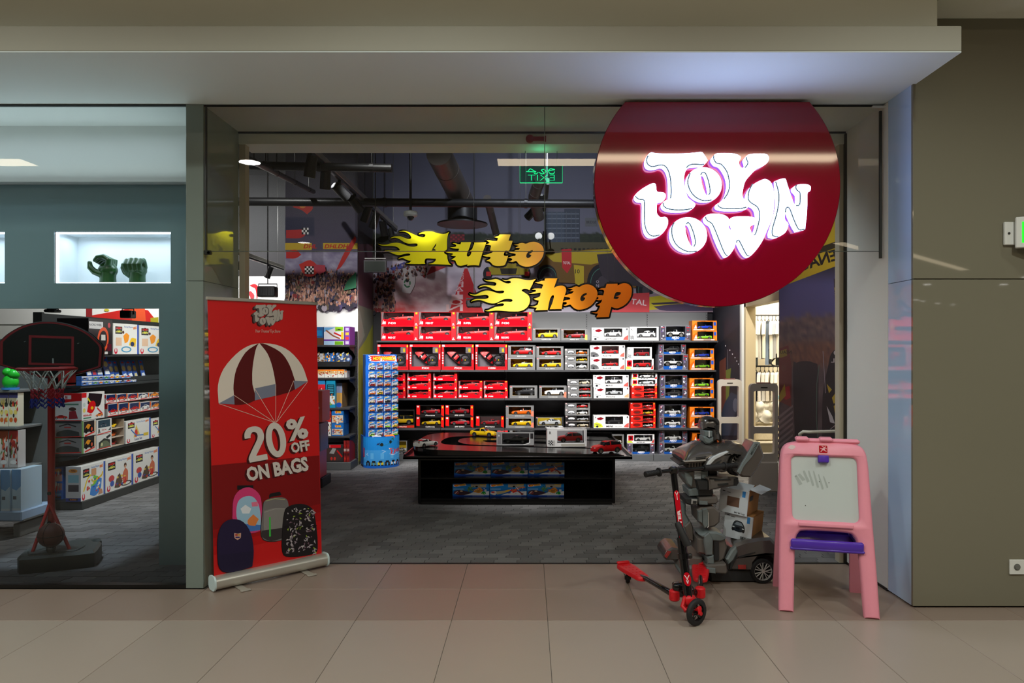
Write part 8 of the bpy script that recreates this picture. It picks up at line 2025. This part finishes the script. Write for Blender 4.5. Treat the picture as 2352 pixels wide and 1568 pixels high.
for a, b in ((gl, gl2), (gr, gr2)):
    d = (b - a).normalized(); L_ = (b - a).length
    g = MB().cyl(a, a + d * .098, .0165, .0155, n=14).cyl(a + d * .094, a + d * .104, .028, n=16).cyl(a - d * .006, a + d * .004, .019, n=14)
    for i in range(7): g.cyl(a + d * (.012 + i * .011), a + d * (.017 + i * .011), .0182, n=14)
    if a is gr: g.cyl(a + d * .1, a + d * .27, .021, .02, n=14)
    obj('grip', g, M_srub, sc_, smooth=40)
obj('stem_head', MB().box(mid, (.06, .05, .05), b=.012).cyl(mid + Vector((0, -.02, 0)), mid + Vector((0, -.03, 0)), .014, n=10), M_sblk, sc_, smooth=40)
# folded padded lever on the stem
la = sp(1555, 1199, 4.52); lb2 = sp(1580, 1254, 4.47)
obj('pad', MB().tube([la, la.lerp(lb2, .1), la.lerp(lb2, .5), la.lerp(lb2, .9), lb2], [.016, .021, .022, .025, .022], 12), M_srub, sc_, smooth=60)
# stem decals
ax_ = dirv; px3 = Vector((1, .3, 0)).normalized()
def decal(t, off):
    c = top.lerp(bot, t)
    return lambda u, h, v: c + Vector((0, -1, 0)) * (off + h) + Vector((1, 0, 0)) * (u - (v) * 0) - ax_ * v
p = Pr(T=decal(.32, .021), base=.0006)
p.rect(-.016, -.19, .016, .13, (196, 18, 34)); p.text('DRIFTER', .009, -.17, .018, (236, 220, 224), w=.2, rot=PI / 2, bold=.04); p.ell(0, .12, .018, .03, (206, 24, 40), 16)
p.line([(-.009, .14), (0, .12), (.009, .14)], .004, (236, 220, 224)); p.line([(0, .12), (0, .09)], .004, (236, 220, 224))
p.obj('stem_decal', PRINT_GLOSS, sc_)
p = Pr(T=decal(.80, .036), base=.0006)
p.ell(0, 0, .024, .042, (196, 18, 34), 20); p.line([(-.014, .024), (-.004, .008), (0, -.004), (.004, .008), (.014, .024)], .005, (240, 226, 228)); p.line([(-.006, -.006), (0, -.026), (.006, -.006)], .005, (240, 226, 228))
p.obj('stem_badge', PRINT_GLOSS, sc_)
# fork and front wheel, wheel turned towards the viewer's left
wr_ = .082
fwz = .62
ff = (Matrix.Rotation(fwz, 4, 'Z'))
wl = MB().lathe([(.052, -.014), (.074, -.015), (.081, -.008), (.082, 0), (.081, .008), (.074, .015), (.052, .014), (.052, -.014)], (0, 0, 0), 'Y', 32, caps=False)
obj('front_tyre', wl, M_srub, sc_, smooth=50, loc=(0, 0, wr_), rot=(0, 0, fwz + PI / 2 * 0 - .0))
hb_ = MB().cyl((0, -.016, 0), (0, .016, 0), .018, n=14)
for k in range(5):
    a = k * 2 * PI / 5 + .3
    hb_.box((.034 * math.cos(a), 0, .034 * math.sin(a)), (.05, .016, .016), rot=(0, -a, 0), b=.004)
obj('front_hub', hb_, M_sblk, sc_, smooth=40, loc=(0, 0, wr_), rot=(0, 0, fwz))
fk = MB()
for s in (-1, 1):
    o_ = ff @ Vector((0, s * .026, 0))
    pts = [bot + o_ * 1.0 + Vector((0, 0, .03)), bot + o_ * 1.15 + Vector((.0, -.02, -.035)), Vector((o_.x, o_.y, wr_)) * 1.0 + Vector((.0, 0, .03)), Vector((o_.x, o_.y, wr_ - .006))]
    fk.tube(pts, [.02, .02, .016, .012], 10)
    fk.cyl(Vector((o_.x, o_.y, wr_)) - o_ * .1, Vector((o_.x, o_.y, wr_)) + o_ * .5, .012, n=10)
obj('fork', fk, M_sred, sc_, smooth=60)
obj('fork_crown', MB().box(bot + Vector((0, 0, .03)), (.075, .06, .06), b=.014, rot=(0, .1, fwz)), M_sred, sc_, smooth=50)
obj('brake_lever', MB().tube([bot + Vector((-.03, -.01, .05)), bot + Vector((-.05, -.03, .0)), bot + Vector((-.03, -.05, -.02))], .012, 8), M_sred, sc_, smooth=50)
# hub block and the two rear arms with foot boards
hubc = sp(1572, 1358, 4.58)
obj('hub_block', MB().box(hubc + Vector((.0, .02, 0)), (.13, .09, .07), b=.018).box(hubc + Vector((-.04, 0, .03)), (.07, .07, .05), b=.01), M_sblk, sc_, smooth=50)
rl = sp(1450, 1308, 5.16); rr_ = sp(1609, 1310, 5.10)
for nm, end, jx in (('left', rl, sp(1549, 1366, 4.57)), ('right', rr_, sp(1608, 1360, 4.62))):
    obj('joint', MB().lathe([(.0, -.035), (.026, -.034), (.034, -.026), (.034, .026), (.026, .034), (.0, .035)], jx, 'Z', 16).lathe([(.02, -.02), (.028, -.016), (.028, .016), (.02, .02)], jx + Vector((0, -.01, 0)), 'Y', 14), M_sred, sc_, smooth=40)
    d = end - jx
    obj('arm', MB().tube([hubc, jx, jx + d * .3 + Vector((0, 0, .0)), jx + d * .62, end + Vector((0, 0, -.03))], [.022, .022, .019, .018, .018], 10), M_sblk, sc_, smooth=60)
    ang = math.atan2(d.y, d.x)
    b_ = smooth_loop([(-.2, -.04), (-.14, -.05), (-.03, -.058), (.1, -.062), (.14, -.04), (.15, 0), (.14, .04), (.1, .062), (-.03, .058), (-.14, .05), (-.2, .04), (-.22, 0)], 2)
    M_ = Matrix.Translation(end + Vector((0, 0, -.005))) @ Matrix.Rotation(ang, 4, 'Z')
    fb_ = MB().prism(b_, .014, -.012, fn=lambda u, y, v: M_ @ Vector((u, v, y)), ch=.006)
    fb_.box((.135, 0, .02), (.03, .1, .022), b=.008, M=M_)
    for i in range(5):
        for j in range(3): fb_.cyl(M_ @ Vector((-.14 + i * .055, -.028 + j * .028, .012)), M_ @ Vector((-.14 + i * .055, -.028 + j * .028, .017)), .008, n=8)
    obj('foot_board', fb_, M_sred, sc_, smooth=45)
    wz = .034
    c = end + d.normalized() * .06; c.z = 0
    obj('castor_wheel', MB().lathe([(.016, -.012), (.032, -.013), (.034, 0), (.032, .013), (.016, .012), (.016, -.012)], (c.x, c.y, wz), 'X', 18, caps=False), M_srub, sc_, smooth=40)
    obj('castor_fork', MB().cyl((c.x, c.y, .05), (c.x, c.y, end.z - .012), .014, n=10).box((c.x, c.y, .056), (.044, .04, .012), b=.004).box((c.x - .02, c.y, .042), (.006, .03, .03)).box((c.x + .02, c.y, .042), (.006, .03, .03)), M_sblk, sc_, smooth=40)
    c2 = jx.copy(); c2.z = 0
jx = sp(1549, 1366, 4.57); d = rl - jx
p = Pr(T=lambda u, h, v: jx + d * .22 + d.normalized() * (u) + Vector((0, -.021 - h, v - .0)), base=.0006)
p.rect(.02, -.016, .2, .016, (196, 18, 34)); p.text('DRIFTER', .05, -.009, .018, (240, 226, 228), w=.13, bold=.04)
p.obj('arm_decal', PRINT_GLOSS, sc_)

# ================================================================ TRANSFORMING ROBOT CAR AND THE CARTONS ON IT
YR0 = 5.32
M_rg = mat('robot_gunmetal', (96, 92, 90), .22, metal=.45, coat=.3)
M_rt = mat('robot_teal_grey', (106, 116, 118), .4)
M_rd = mat('robot_dark', (38, 40, 42), .45)
M_rb = mat('robot_brown_grey', (96, 91, 87), .38)
M_chr = mat('robot_chrome', (190, 188, 184), .25, metal=.35)
M_hl = mat('robot_headlight', (200, 206, 212), .08, spec=.8)
M_rr = mat('robot_redlight', (150, 50, 46), .2)
RBX = PX(1640, YR0)
rb = empty('robot_car', (RBX, YR0 + .1, 0), label='dark grey ride-on car standing up as a robot, beside the scooter at the entrance', cat='toy robot')
RO = Vector((RBX, YR0 + .1, 0))
z2 = lambda l: crop(l, 1500, 940, 7.84)
z3 = lambda l: crop(l, 1500, 1120, 7.127)
def rp(name, l, y0, y1, m, ch=.006, smooth=35, corner=20, sub=1):
    """Part with a side outline placed at its distance and given its own depth."""
    ym = YR0
    pts = [(PX(x, ym) - RO.x, PZ(y, ym)) for x, y in (smooth_loop(l, sub, corner) if sub > 1 else l)]
    pts = [(u, max(v, .004)) for u, v in pts]
    return obj(name, MB().prism(pts, ym + y0 - RO.y, ym + y1 - RO.y, ch=ch), m, rb, smooth=smooth)
# head
rp('helmet', z2([(900, 200), (960, 160), (1050, 145), (1130, 160), (1170, 210), (1172, 300), (1165, 420), (1180, 520), (1150, 570), (1040, 580), (1030, 470), (1025, 360), (870, 350), (880, 270)]), -.06, .12, M_rg, ch=.025, sub=2, corner=60, smooth=50)
rp('crest', z2([(940, 160), (1040, 130), (1110, 150), (1150, 250), (1120, 260), (1060, 190), (960, 180)]), -.075, .05, M_rd, ch=.008)
rp('visor', z2([(870, 362), (1025, 368), (1025, 480), (880, 470)]), -.085, .05, M_rt, ch=.01)
rp('face_plate', z2([(945, 362), (970, 362), (968, 478), (944, 474)]), -.092, -.08, M_hl, ch=.002)
rp('chin_guard', z2([(850, 470), (890, 455), (960, 500), (1030, 470), (1032, 550), (960, 600), (890, 590), (848, 540)]), -.1, .03, M_rt, ch=.012)
for i in range(6): rp('cheek_vent', z2([(1060 + i * 6, 280 + i * 26), (1130 + i * 4, 250 + i * 28), (1134 + i * 4, 262 + i * 28), (1066 + i * 6, 292 + i * 26)]), -.068, -.055, M_rd, ch=.001)
rp('ear', z2([(1185, 420), (1225, 480), (1240, 575), (1200, 575), (1178, 500)]), -.02, .06, M_rd, ch=.008)
rp('neck', z2([(960, 560), (1160, 560), (1160, 640), (960, 640)]), -.03, .1, M_rd)
rp('orange_tab', z2([(1112, 540), (1140, 545), (1150, 575), (1118, 575)]), -.062, -.05, mat('robot_orange', (220, 100, 40), .4), ch=.002)
# bonnet as shoulders
def bonnet():
    m_ = MB(); rows = []
    prof = z2([(450, 835), (540, 720), (640, 640), (760, 570), (870, 590), (1000, 610), (1180, 585), (1340, 570), (1460, 578), (1515, 610)])
    low = z2([(450, 850), (540, 845), (640, 836), (760, 828), (870, 770), (1000, 690), (1180, 640), (1340, 690), (1460, 700), (1515, 700)])
    for (x, y), (xl, yl) in zip(prof, low):
        r = []
        for k in range(7):
            t = k / 6
            yy = -.2 + .46 * t
            s = math.sin(PI * (.12 + .76 * t))
            zt = PZ(y, YR0); zl = PZ(yl, YR0)
            r.append((PX(x, YR0) - RO.x + .02 * s, YR0 + yy - RO.y, zl + (zt - zl) * (.35 + .65 * s) if k not in (0,) else zl))
        rows.append(r)
    n = 7
    vs = [q for r in rows for q in r] + [(q[0], q[1], q[2] - .02) for r in rows for q in r]
    o = len(rows) * n
    fs = []
    for i in range(len(rows) - 1):
        for k in range(n - 1):
            a = (i * n + k, i * n + k + 1, (i + 1) * n + k + 1, (i + 1) * n + k)
            fs.append(a); fs.append(tuple(o + q for q in a[::-1]))
        fs.append((i * n, (i + 1) * n, o + (i + 1) * n, o + i * n)); fs.append((i * n + n - 1, o + i * n + n - 1, o + (i + 1) * n + n - 1, (i + 1) * n + n - 1))
    fs.append(tuple(range(n)) + tuple(o + k for k in range(n - 1, -1, -1))); L = (len(rows) - 1) * n
    fs.append(tuple(L + k for k in range(n - 1, -1, -1)) + tuple(o + L + k for k in range(n)))
    return m_.add(vs, fs)
obj('bonnet', bonnet(), M_rg, rb, smooth=60)
rp('bonnet_edge', z2([(440, 850), (640, 838), (830, 820), (830, 850), (640, 866), (450, 872)]), -.21, -.17, M_chr, ch=.003)
rp('grille', z2([(430, 870), (830, 845), (830, 1020), (560, 1020), (480, 960)]), -.14, .2, M_rd)
for i in range(5): rp('grille_bar', z2([(560 + i * 50, 870), (590 + i * 50, 868), (590 + i * 50, 1000), (560 + i * 50, 1000)]), -.15, -.135, M_rb, ch=.002)
rp('front_lip', z2([(380, 930), (470, 890), (560, 940), (540, 960), (470, 940), (400, 955)]), -.16, .16, M_rd, ch=.003)
rp('fender', z2([(800, 985), (830, 860), (920, 770), (1080, 690), (1230, 690), (1330, 720), (1240, 790), (1200, 900), (1195, 1030), (1100, 1050), (960, 1010)]), -.22, -.02, M_rg, ch=.016, sub=2, corner=60, smooth=50)
rp('headlight', z2([(805, 960), (850, 860), (940, 770), (1060, 710), (1190, 676), (1215, 690), (1100, 760), (980, 820), (900, 900), (860, 968)]), -.23, -.2, M_hl, ch=.005)
rp('fender_slot', z2([(955, 920), (1000, 870), (1090, 830), (1040, 890), (1010, 915)]), -.226, -.21, M_rd, ch=.002)
rp('mecha_mark', z2([(650, 790), (830, 770), (832, 784), (652, 804)]), -.222, -.205, M_rd, ch=.001)
def wheel(name, c, r, ry, rz=0.0, w_=.05, sc_z=1):
    b_ = MB().lathe([(r * .74, -w_ / 2), (r * .95, -w_ / 2), (r, -w_ * .3), (r, w_ * .3), (r * .95, w_ / 2), (r * .74, w_ / 2)], (0, 0, 0), 'Y', 30, caps=False)
    t = obj(name, b_, M_tyre, rb, smooth=50, loc=c, rot=(0, 0, rz))
    h = MB().lathe([(r * .76, -w_ * .44), (r * .72, -w_ * .5), (r * .69, -w_ * .36), (r * .69, -w_ * .1)], (0, 0, 0), 'Y', 30, caps=False).cyl((0, -w_ * .46, 0), (0, 0, 0), r * .15, n=14)
    for k in range(7):
        for dk in (-.16, .16):
            a = 2 * PI * k / 7 + dk
            h.box((r * .42 * math.cos(a), -w_ * .38, r * .42 * math.sin(a)), (r * .6, w_ * .18, r * .06), rot=(0, -a - dk * .5, 0), b=.001)
    obj('rim', h, M_chr, t, smooth=40)
    obj('brake_disc', MB().cyl((0, -w_ * .08, 0), (0, 0, 0), r * .69, n=24), M_tyre, t, smooth=40)
    return t
def rc(px, py, dy): return P3(px, py, YR0) + Vector((0, dy, 0)) - RO
wheel('shoulder_wheel', rc(1679, 1058, -.12), .088, 0, .5)
# shield arm reading MECHA
shl = z2([(1590, 495), (1690, 500), (1770, 740), (1640, 980), (1540, 1100), (1390, 1095), (1310, 1030), (1300, 990), (1400, 820)])
rp('shield', shl, -.3, -.1, M_rg, ch=.014)
rp('shield_face', z2([(1590, 495), (1690, 500), (1560, 740), (1420, 900), (1345, 1050), (1300, 1000), (1400, 820)]), -.31, -.29, M_rt, ch=.004)
p = Pr(lambda x, y: (PX(x, YR0) - RO.x, PZ(y, YR0)), lambda u, h, v: (u, YR0 - .3105 - h - RO.y, v), base=.0006)
q0 = z2([(1545, 712)])[0]
p.text('MECHA', q0[0], q0[1], 4.6, (44, 52, 54), w=27, down=True, rot=-1.06, bold=.02)
p.obj('shield_mark', PRINT_MATT, rb)
# torso and arm
rp('chest_block', z2([(520, 1090), (700, 1060), (930, 1060), (930, 1330), (780, 1400), (620, 1370), (540, 1250)]), -.08, .16, M_rb, ch=.012)
for i in range(6): rp('rib', z2([(690, 1072 + i * 25), (806, 1072 + i * 25), (804, 1086 + i * 25), (692, 1086 + i * 25)]), -.105, -.08, M_hl, ch=.002)
rp('chest_panel', z2([(806, 1070), (930, 1062), (930, 1170), (900, 1220), (820, 1200)]), -.11, .05, M_rt, ch=.006)
rp('chest_side', z2([(525, 1095), (600, 1110), (660, 1180), (660, 1300), (640, 1350), (560, 1290), (530, 1200)]), -.1, .05, M_rt, ch=.008)
rp('belt_box', z2([(700, 1210), (910, 1220), (910, 1390), (740, 1390)]), -.14, .02, M_rd, ch=.008)
rp('elbow', z2([(950, 1040), (1100, 1030), (1110, 1140), (960, 1150)]), -.08, .06, M_rd)
rp('forearm', z2([(850, 1170), (960, 1150), (1380, 1150), (1430, 1190), (1440, 1250), (1400, 1300), (1300, 1320), (920, 1385), (910, 1230)]), -.16, -.02, M_rb, ch=.014, sub=2, corner=50)
rp('forearm_slot', z2([(1000, 1190), (1280, 1175), (1285, 1200), (1005, 1215)]), -.166, -.155, M_rd, ch=.001)
rp('forearm_slot', z2([(1060, 1270), (1240, 1250), (1245, 1285), (1065, 1305)]), -.166, -.155, M_rd, ch=.001)
rp('wrist_ring', z2([(1340, 1180), (1400, 1170), (1425, 1240), (1390, 1300), (1340, 1300)]), -.17, -.15, M_rd, ch=.004)
# waist, hips, legs
rp('waist', z3([(540, 0), (680, -40), (930, -40), (950, 60), (900, 100), (560, 110)]), -.08, .14, M_rt, ch=.01)
rp('waist_core', z3([(690, -20), (900, -30), (920, 90), (700, 90)]), -.1, .1, M_rd, ch=.008)
rp('hip_ring', z3([(690, 110), (980, 90), (1000, 170), (960, 210), (700, 220), (680, 170)]), -.13, .12, M_rb, ch=.012)
rp('hip_plate', z3([(690, 150), (820, 160), (820, 215), (690, 210)]), -.14, -.1, M_rt, ch=.004)
rp('hip_joint', z3([(470, 130), (560, 120), (700, 130), (700, 230), (560, 240), (480, 210)]), -.1, .1, M_rd, ch=.01)
rp('hip_lamp', z3([(575, 135), (665, 140), (660, 215), (570, 210)]), -.125, -.09, M_chr, ch=.006)
rp('hip_lamp_face', z3([(590, 152), (648, 156), (644, 202), (586, 198)]), -.13, -.12, M_rd, ch=.002)
rp('thigh', z3([(660, 300), (730, 260), (930, 250), (1030, 330), (1020, 500), (940, 570), (780, 600), (680, 480)]), -.13, .1, M_rb, ch=.014)
rp('thigh_panel', z3([(730, 280), (800, 270), (830, 330), (830, 530), (770, 580), (730, 500)]), -.15, -.12, M_rt, ch=.004)
rp('thigh_stripe', z3([(805, 320), (826, 330), (832, 545), (805, 575), (800, 565), (818, 535), (812, 345)]), -.158, -.148, M_chr, ch=.002)
rp('thigh_side', z3([(660, 310), (725, 300), (725, 500), (670, 470)]), -.155, -.11, M_rt, ch=.005)
rp('thigh_back', z3([(940, 290), (1030, 360), (1020, 480), (950, 520)]), -.12, .12, M_rd, ch=.01)
rp('far_leg', z3([(470, 240), (540, 260), (540, 420), (620, 560), (650, 860), (560, 850), (500, 640), (470, 420)]), -.0, .16, M_rt, ch=.012)
rp('far_shin', z3([(500, 620), (600, 530), (650, 640), (650, 860), (580, 840)]), -.03, .1, M_rb, ch=.01)
rp('knee', z3([(680, 690), (800, 660), (830, 640), (960, 640), (1090, 700), (1110, 760), (1020, 800), (900, 790), (760, 760)]), -.15, .08, M_rt, ch=.012)
rp('shin', z3([(660, 760), (760, 740), (1100, 760), (1140, 900), (1090, 1080), (1000, 1150), (900, 1140), (780, 1010), (670, 990)]), -.13, .1, M_rb, ch=.012)
rp('shin_plate', z3([(750, 700), (830, 640), (890, 740), (880, 1000), (780, 1000), (750, 800)]), -.165, -.12, M_rt, ch=.008)
rp('shin_slot', z3([(910, 780), (1000, 790), (1000, 1100), (920, 1100)]), -.14, -.12, M_rd, ch=.003)
rp('ankle', z3([(790, 1040), (900, 1000), (910, 1140), (800, 1140)]), -.17, .02, M_rt, ch=.008)
rp('foot', z3([(760, 1140), (1080, 1120), (1110, 1230), (1080, 1280), (780, 1260)]), -.2, .12, M_rb, ch=.012)
rp('toe_plate', z3([(765, 1165), (900, 1180), (905, 1260), (770, 1245)]), -.215, -.18, M_rt, ch=.004)
rp('far_foot', z3([(560, 1060), (760, 1080), (780, 1240), (600, 1290), (400, 1290), (430, 1180)]), -.1, .2, M_rb, ch=.014)
# car body halves on the floor
rp('front_corner', z3([(185, 1130), (240, 1040), (320, 990), (430, 1010), (450, 1200), (230, 1200), (190, 1170)]), .02, .3, M_rg, ch=.014)
rp('front_corner_light', z3([(195, 1130), (245, 1045), (300, 1050), (225, 1160)]), .0, .05, M_rr, ch=.004)
rp('side_sill', z3([(390, 1300), (450, 1190), (640, 1210), (700, 1340), (410, 1360)]), -.16, .1, M_rt, ch=.01)
body = z3([(1100, 1090), (1180, 960), (1280, 850), (1420, 800), (1640, 760), (1840, 750), (1950, 870), (1985, 1000), (1990, 1230), (1950, 1240), (1930, 1140), (1860, 1060), (1760, 1035), (1650, 1070), (1580, 1160), (1555, 1290), (1180, 1280), (1130, 1200)])
rp('rear_body', body, -.12, .3, M_rg, ch=.02, smooth=40)
rp('rear_window', z3([(1110, 1080), (1190, 940), (1270, 870), (1300, 960), (1230, 1100), (1150, 1160)]), -.15, -.1, M_rt, ch=.012)
rp('body_line', z3([(1310, 1050), (1480, 1000), (1590, 980), (1480, 1030), (1340, 1070)]), -.126, -.115, M_rd, ch=.001)
rp('tail_light', z3([(1310, 1180), (1440, 1180), (1440, 1250), (1315, 1250)]), -.126, -.11, M_rr, ch=.002)
rp('sill_trim', z3([(1180, 1100), (1290, 1000), (1300, 1030), (1200, 1240), (1175, 1250)]), -.135, -.11, M_rd, ch=.004)
rp('underbody', z3([(880, 1280), (1560, 1285), (1640, 1460), (900, 1462)]), -.1, .26, M_rd, ch=.006)
rp('blue_step', z3([(950, 1290), (1120, 1285), (1080, 1320), (980, 1322)]), -.125, -.09, mat('robot_blue', (50, 56, 110), .4), ch=.003)
rp('wheel_well', z3(ellipse(1785, 1260, 225, 215, 26)), -.06, .2, M_rd, ch=.004)
wheel('rear_wheel', Vector((PX(1750, YR0 - .1) - RO.x, YR0 - .1 - RO.y, .0885)), .0885, 0, .05, .06)
wheel('rear_wheel', Vector((PX(1750, YR0 - .1) - RO.x + .02, YR0 + .28 - RO.y, .0885)), .0885, 0, PI, .06)

# two open cartons leaning on the robot
M_cbr = mat('cardboard', (160, 112, 58), .8, noise=(12, .06))
M_cwh = mat('carton_white', (206, 216, 226), .4)
def front_carton(loc, rot, label, art, open_top):
    w_, h_, d_ = .20, .185, .26
    o = empty('carton', loc, rot, label=label, cat='box', group='cartons on the robot car')
    b_ = MB()
    t = .005
    b_.bb(-w_ / 2, w_ / 2, d_ / 2 - t, d_ / 2, 0, h_).bb(-w_ / 2, -w_ / 2 + t, -d_ / 2, d_ / 2, 0, h_).bb(w_ / 2 - t, w_ / 2, -d_ / 2, d_ / 2, 0, h_).bb(-w_ / 2, w_ / 2, -d_ / 2, d_ / 2, 0, t)
    if not open_top: b_.bb(-w_ / 2, w_ / 2, -d_ / 2, d_ / 2, h_ - t, h_)
    obj('body', b_, M_cbr, o)
    obj('front', MB().box((0, -d_ / 2, h_ / 2), (w_ + .012, .012, h_), b=.002), M_cwh, o)
    if open_top:
        obj('flap', MB().box((-.0, -.06, h_ + .012), (w_, .13, .004), rot=(.22, 0, 0)).box((w_ / 2 + .04, .02, h_ + .002), (.09, d_ * .9, .004), rot=(0, .2, 0)), M_cwh, o)
        obj('hand_hole', MB().box((w_ / 2 + .001, -.05, h_ * .66), (.004, .07, .035), b=.001), M_rd, o)
    p = Pr(T=lambda u, hh, v: (u, -d_ / 2 - .006 - hh, v)); art(p, w_, h_); p.obj('front_print', PRINT_GLOSS, o)
    return o
def art_up(p, w_, h_):
    p.rect(-w_ * .24, h_ * .3, w_ * .22, h_ * .68, (104, 76, 62)); p.rect(w_ * .3, h_ * .74, w_ * .42, h_ * .98, (40, 130, 206)); p.text('BMW M4 Coupe', w_ * .46, h_ * .05, h_ * .07, (60, 64, 70), 'r', w=w_ * .4); p.rect(-w_ * .44, h_ * .84, -w_ * .34, h_ * .87, (40, 44, 50)); p.rect(-w_ * .28, h_ * .82, -w_ * .14, h_ * .84, (70, 74, 80))
def art_lo(p, w_, h_):
    p.curve([(-w_ * .22, h_ * .36), (-w_ * .2, h_ * .56), (-.02, h_ * .74), (w_ * .14, h_ * .72), (w_ * .26, h_ * .52), (w_ * .27, h_ * .36), (w_ * .05, h_ * .3)], (34, 42, 52)); p.poly([(-w_ * .14, h_ * .58), (-.01, h_ * .7), (w_ * .12, h_ * .68), (w_ * .2, h_ * .56)], (120, 134, 146)); p.rect(-w_ * .2, h_ * .46, -w_ * .12, h_ * .5, (210, 220, 228)); p.rect(w_ * .16, h_ * .44, w_ * .24, h_ * .48, (210, 220, 228)); p.rect(-w_ * .06, h_ * .4, w_ * .08, h_ * .5, (20, 24, 30)); p.line([(-w_ * .2, h_ * .34), (w_ * .26, h_ * .34)], .003, (16, 18, 22)); p.ell(-w_ * .17, h_ * .38, w_ * .04, h_ * .07, (18, 20, 24), 12); p.ell(w_ * .22, h_ * .37, w_ * .04, h_ * .07, (18, 20, 24), 12)
    p.rect(w_ * .32, h_ * .72, w_ * .43, h_ * .98, (40, 130, 206)); p.text('BMW X6', w_ * .47, h_ * .06, h_ * .1, (40, 46, 54), 'r', w=w_ * .34, bold=.03); p.rect(-w_ * .44, h_ * .88, -w_ * .34, h_ * .91, (40, 44, 50)); p.rect(-w_ * .28, h_ * .85, -w_ * .14, h_ * .87, (70, 74, 80))
deckz = PZ(1236, YR0)
crot = (.02, .27, .55)
front_carton((1.61, 5.40, .297), (0, .1, -.62), 'lower white-fronted carton with a dark car picture, on the robot car deck', art_lo, False)
front_carton((1.576, 5.39, .486), (0, .1, -.62), 'upper open carton with a cut-out front, on top of the other carton', art_up, True)
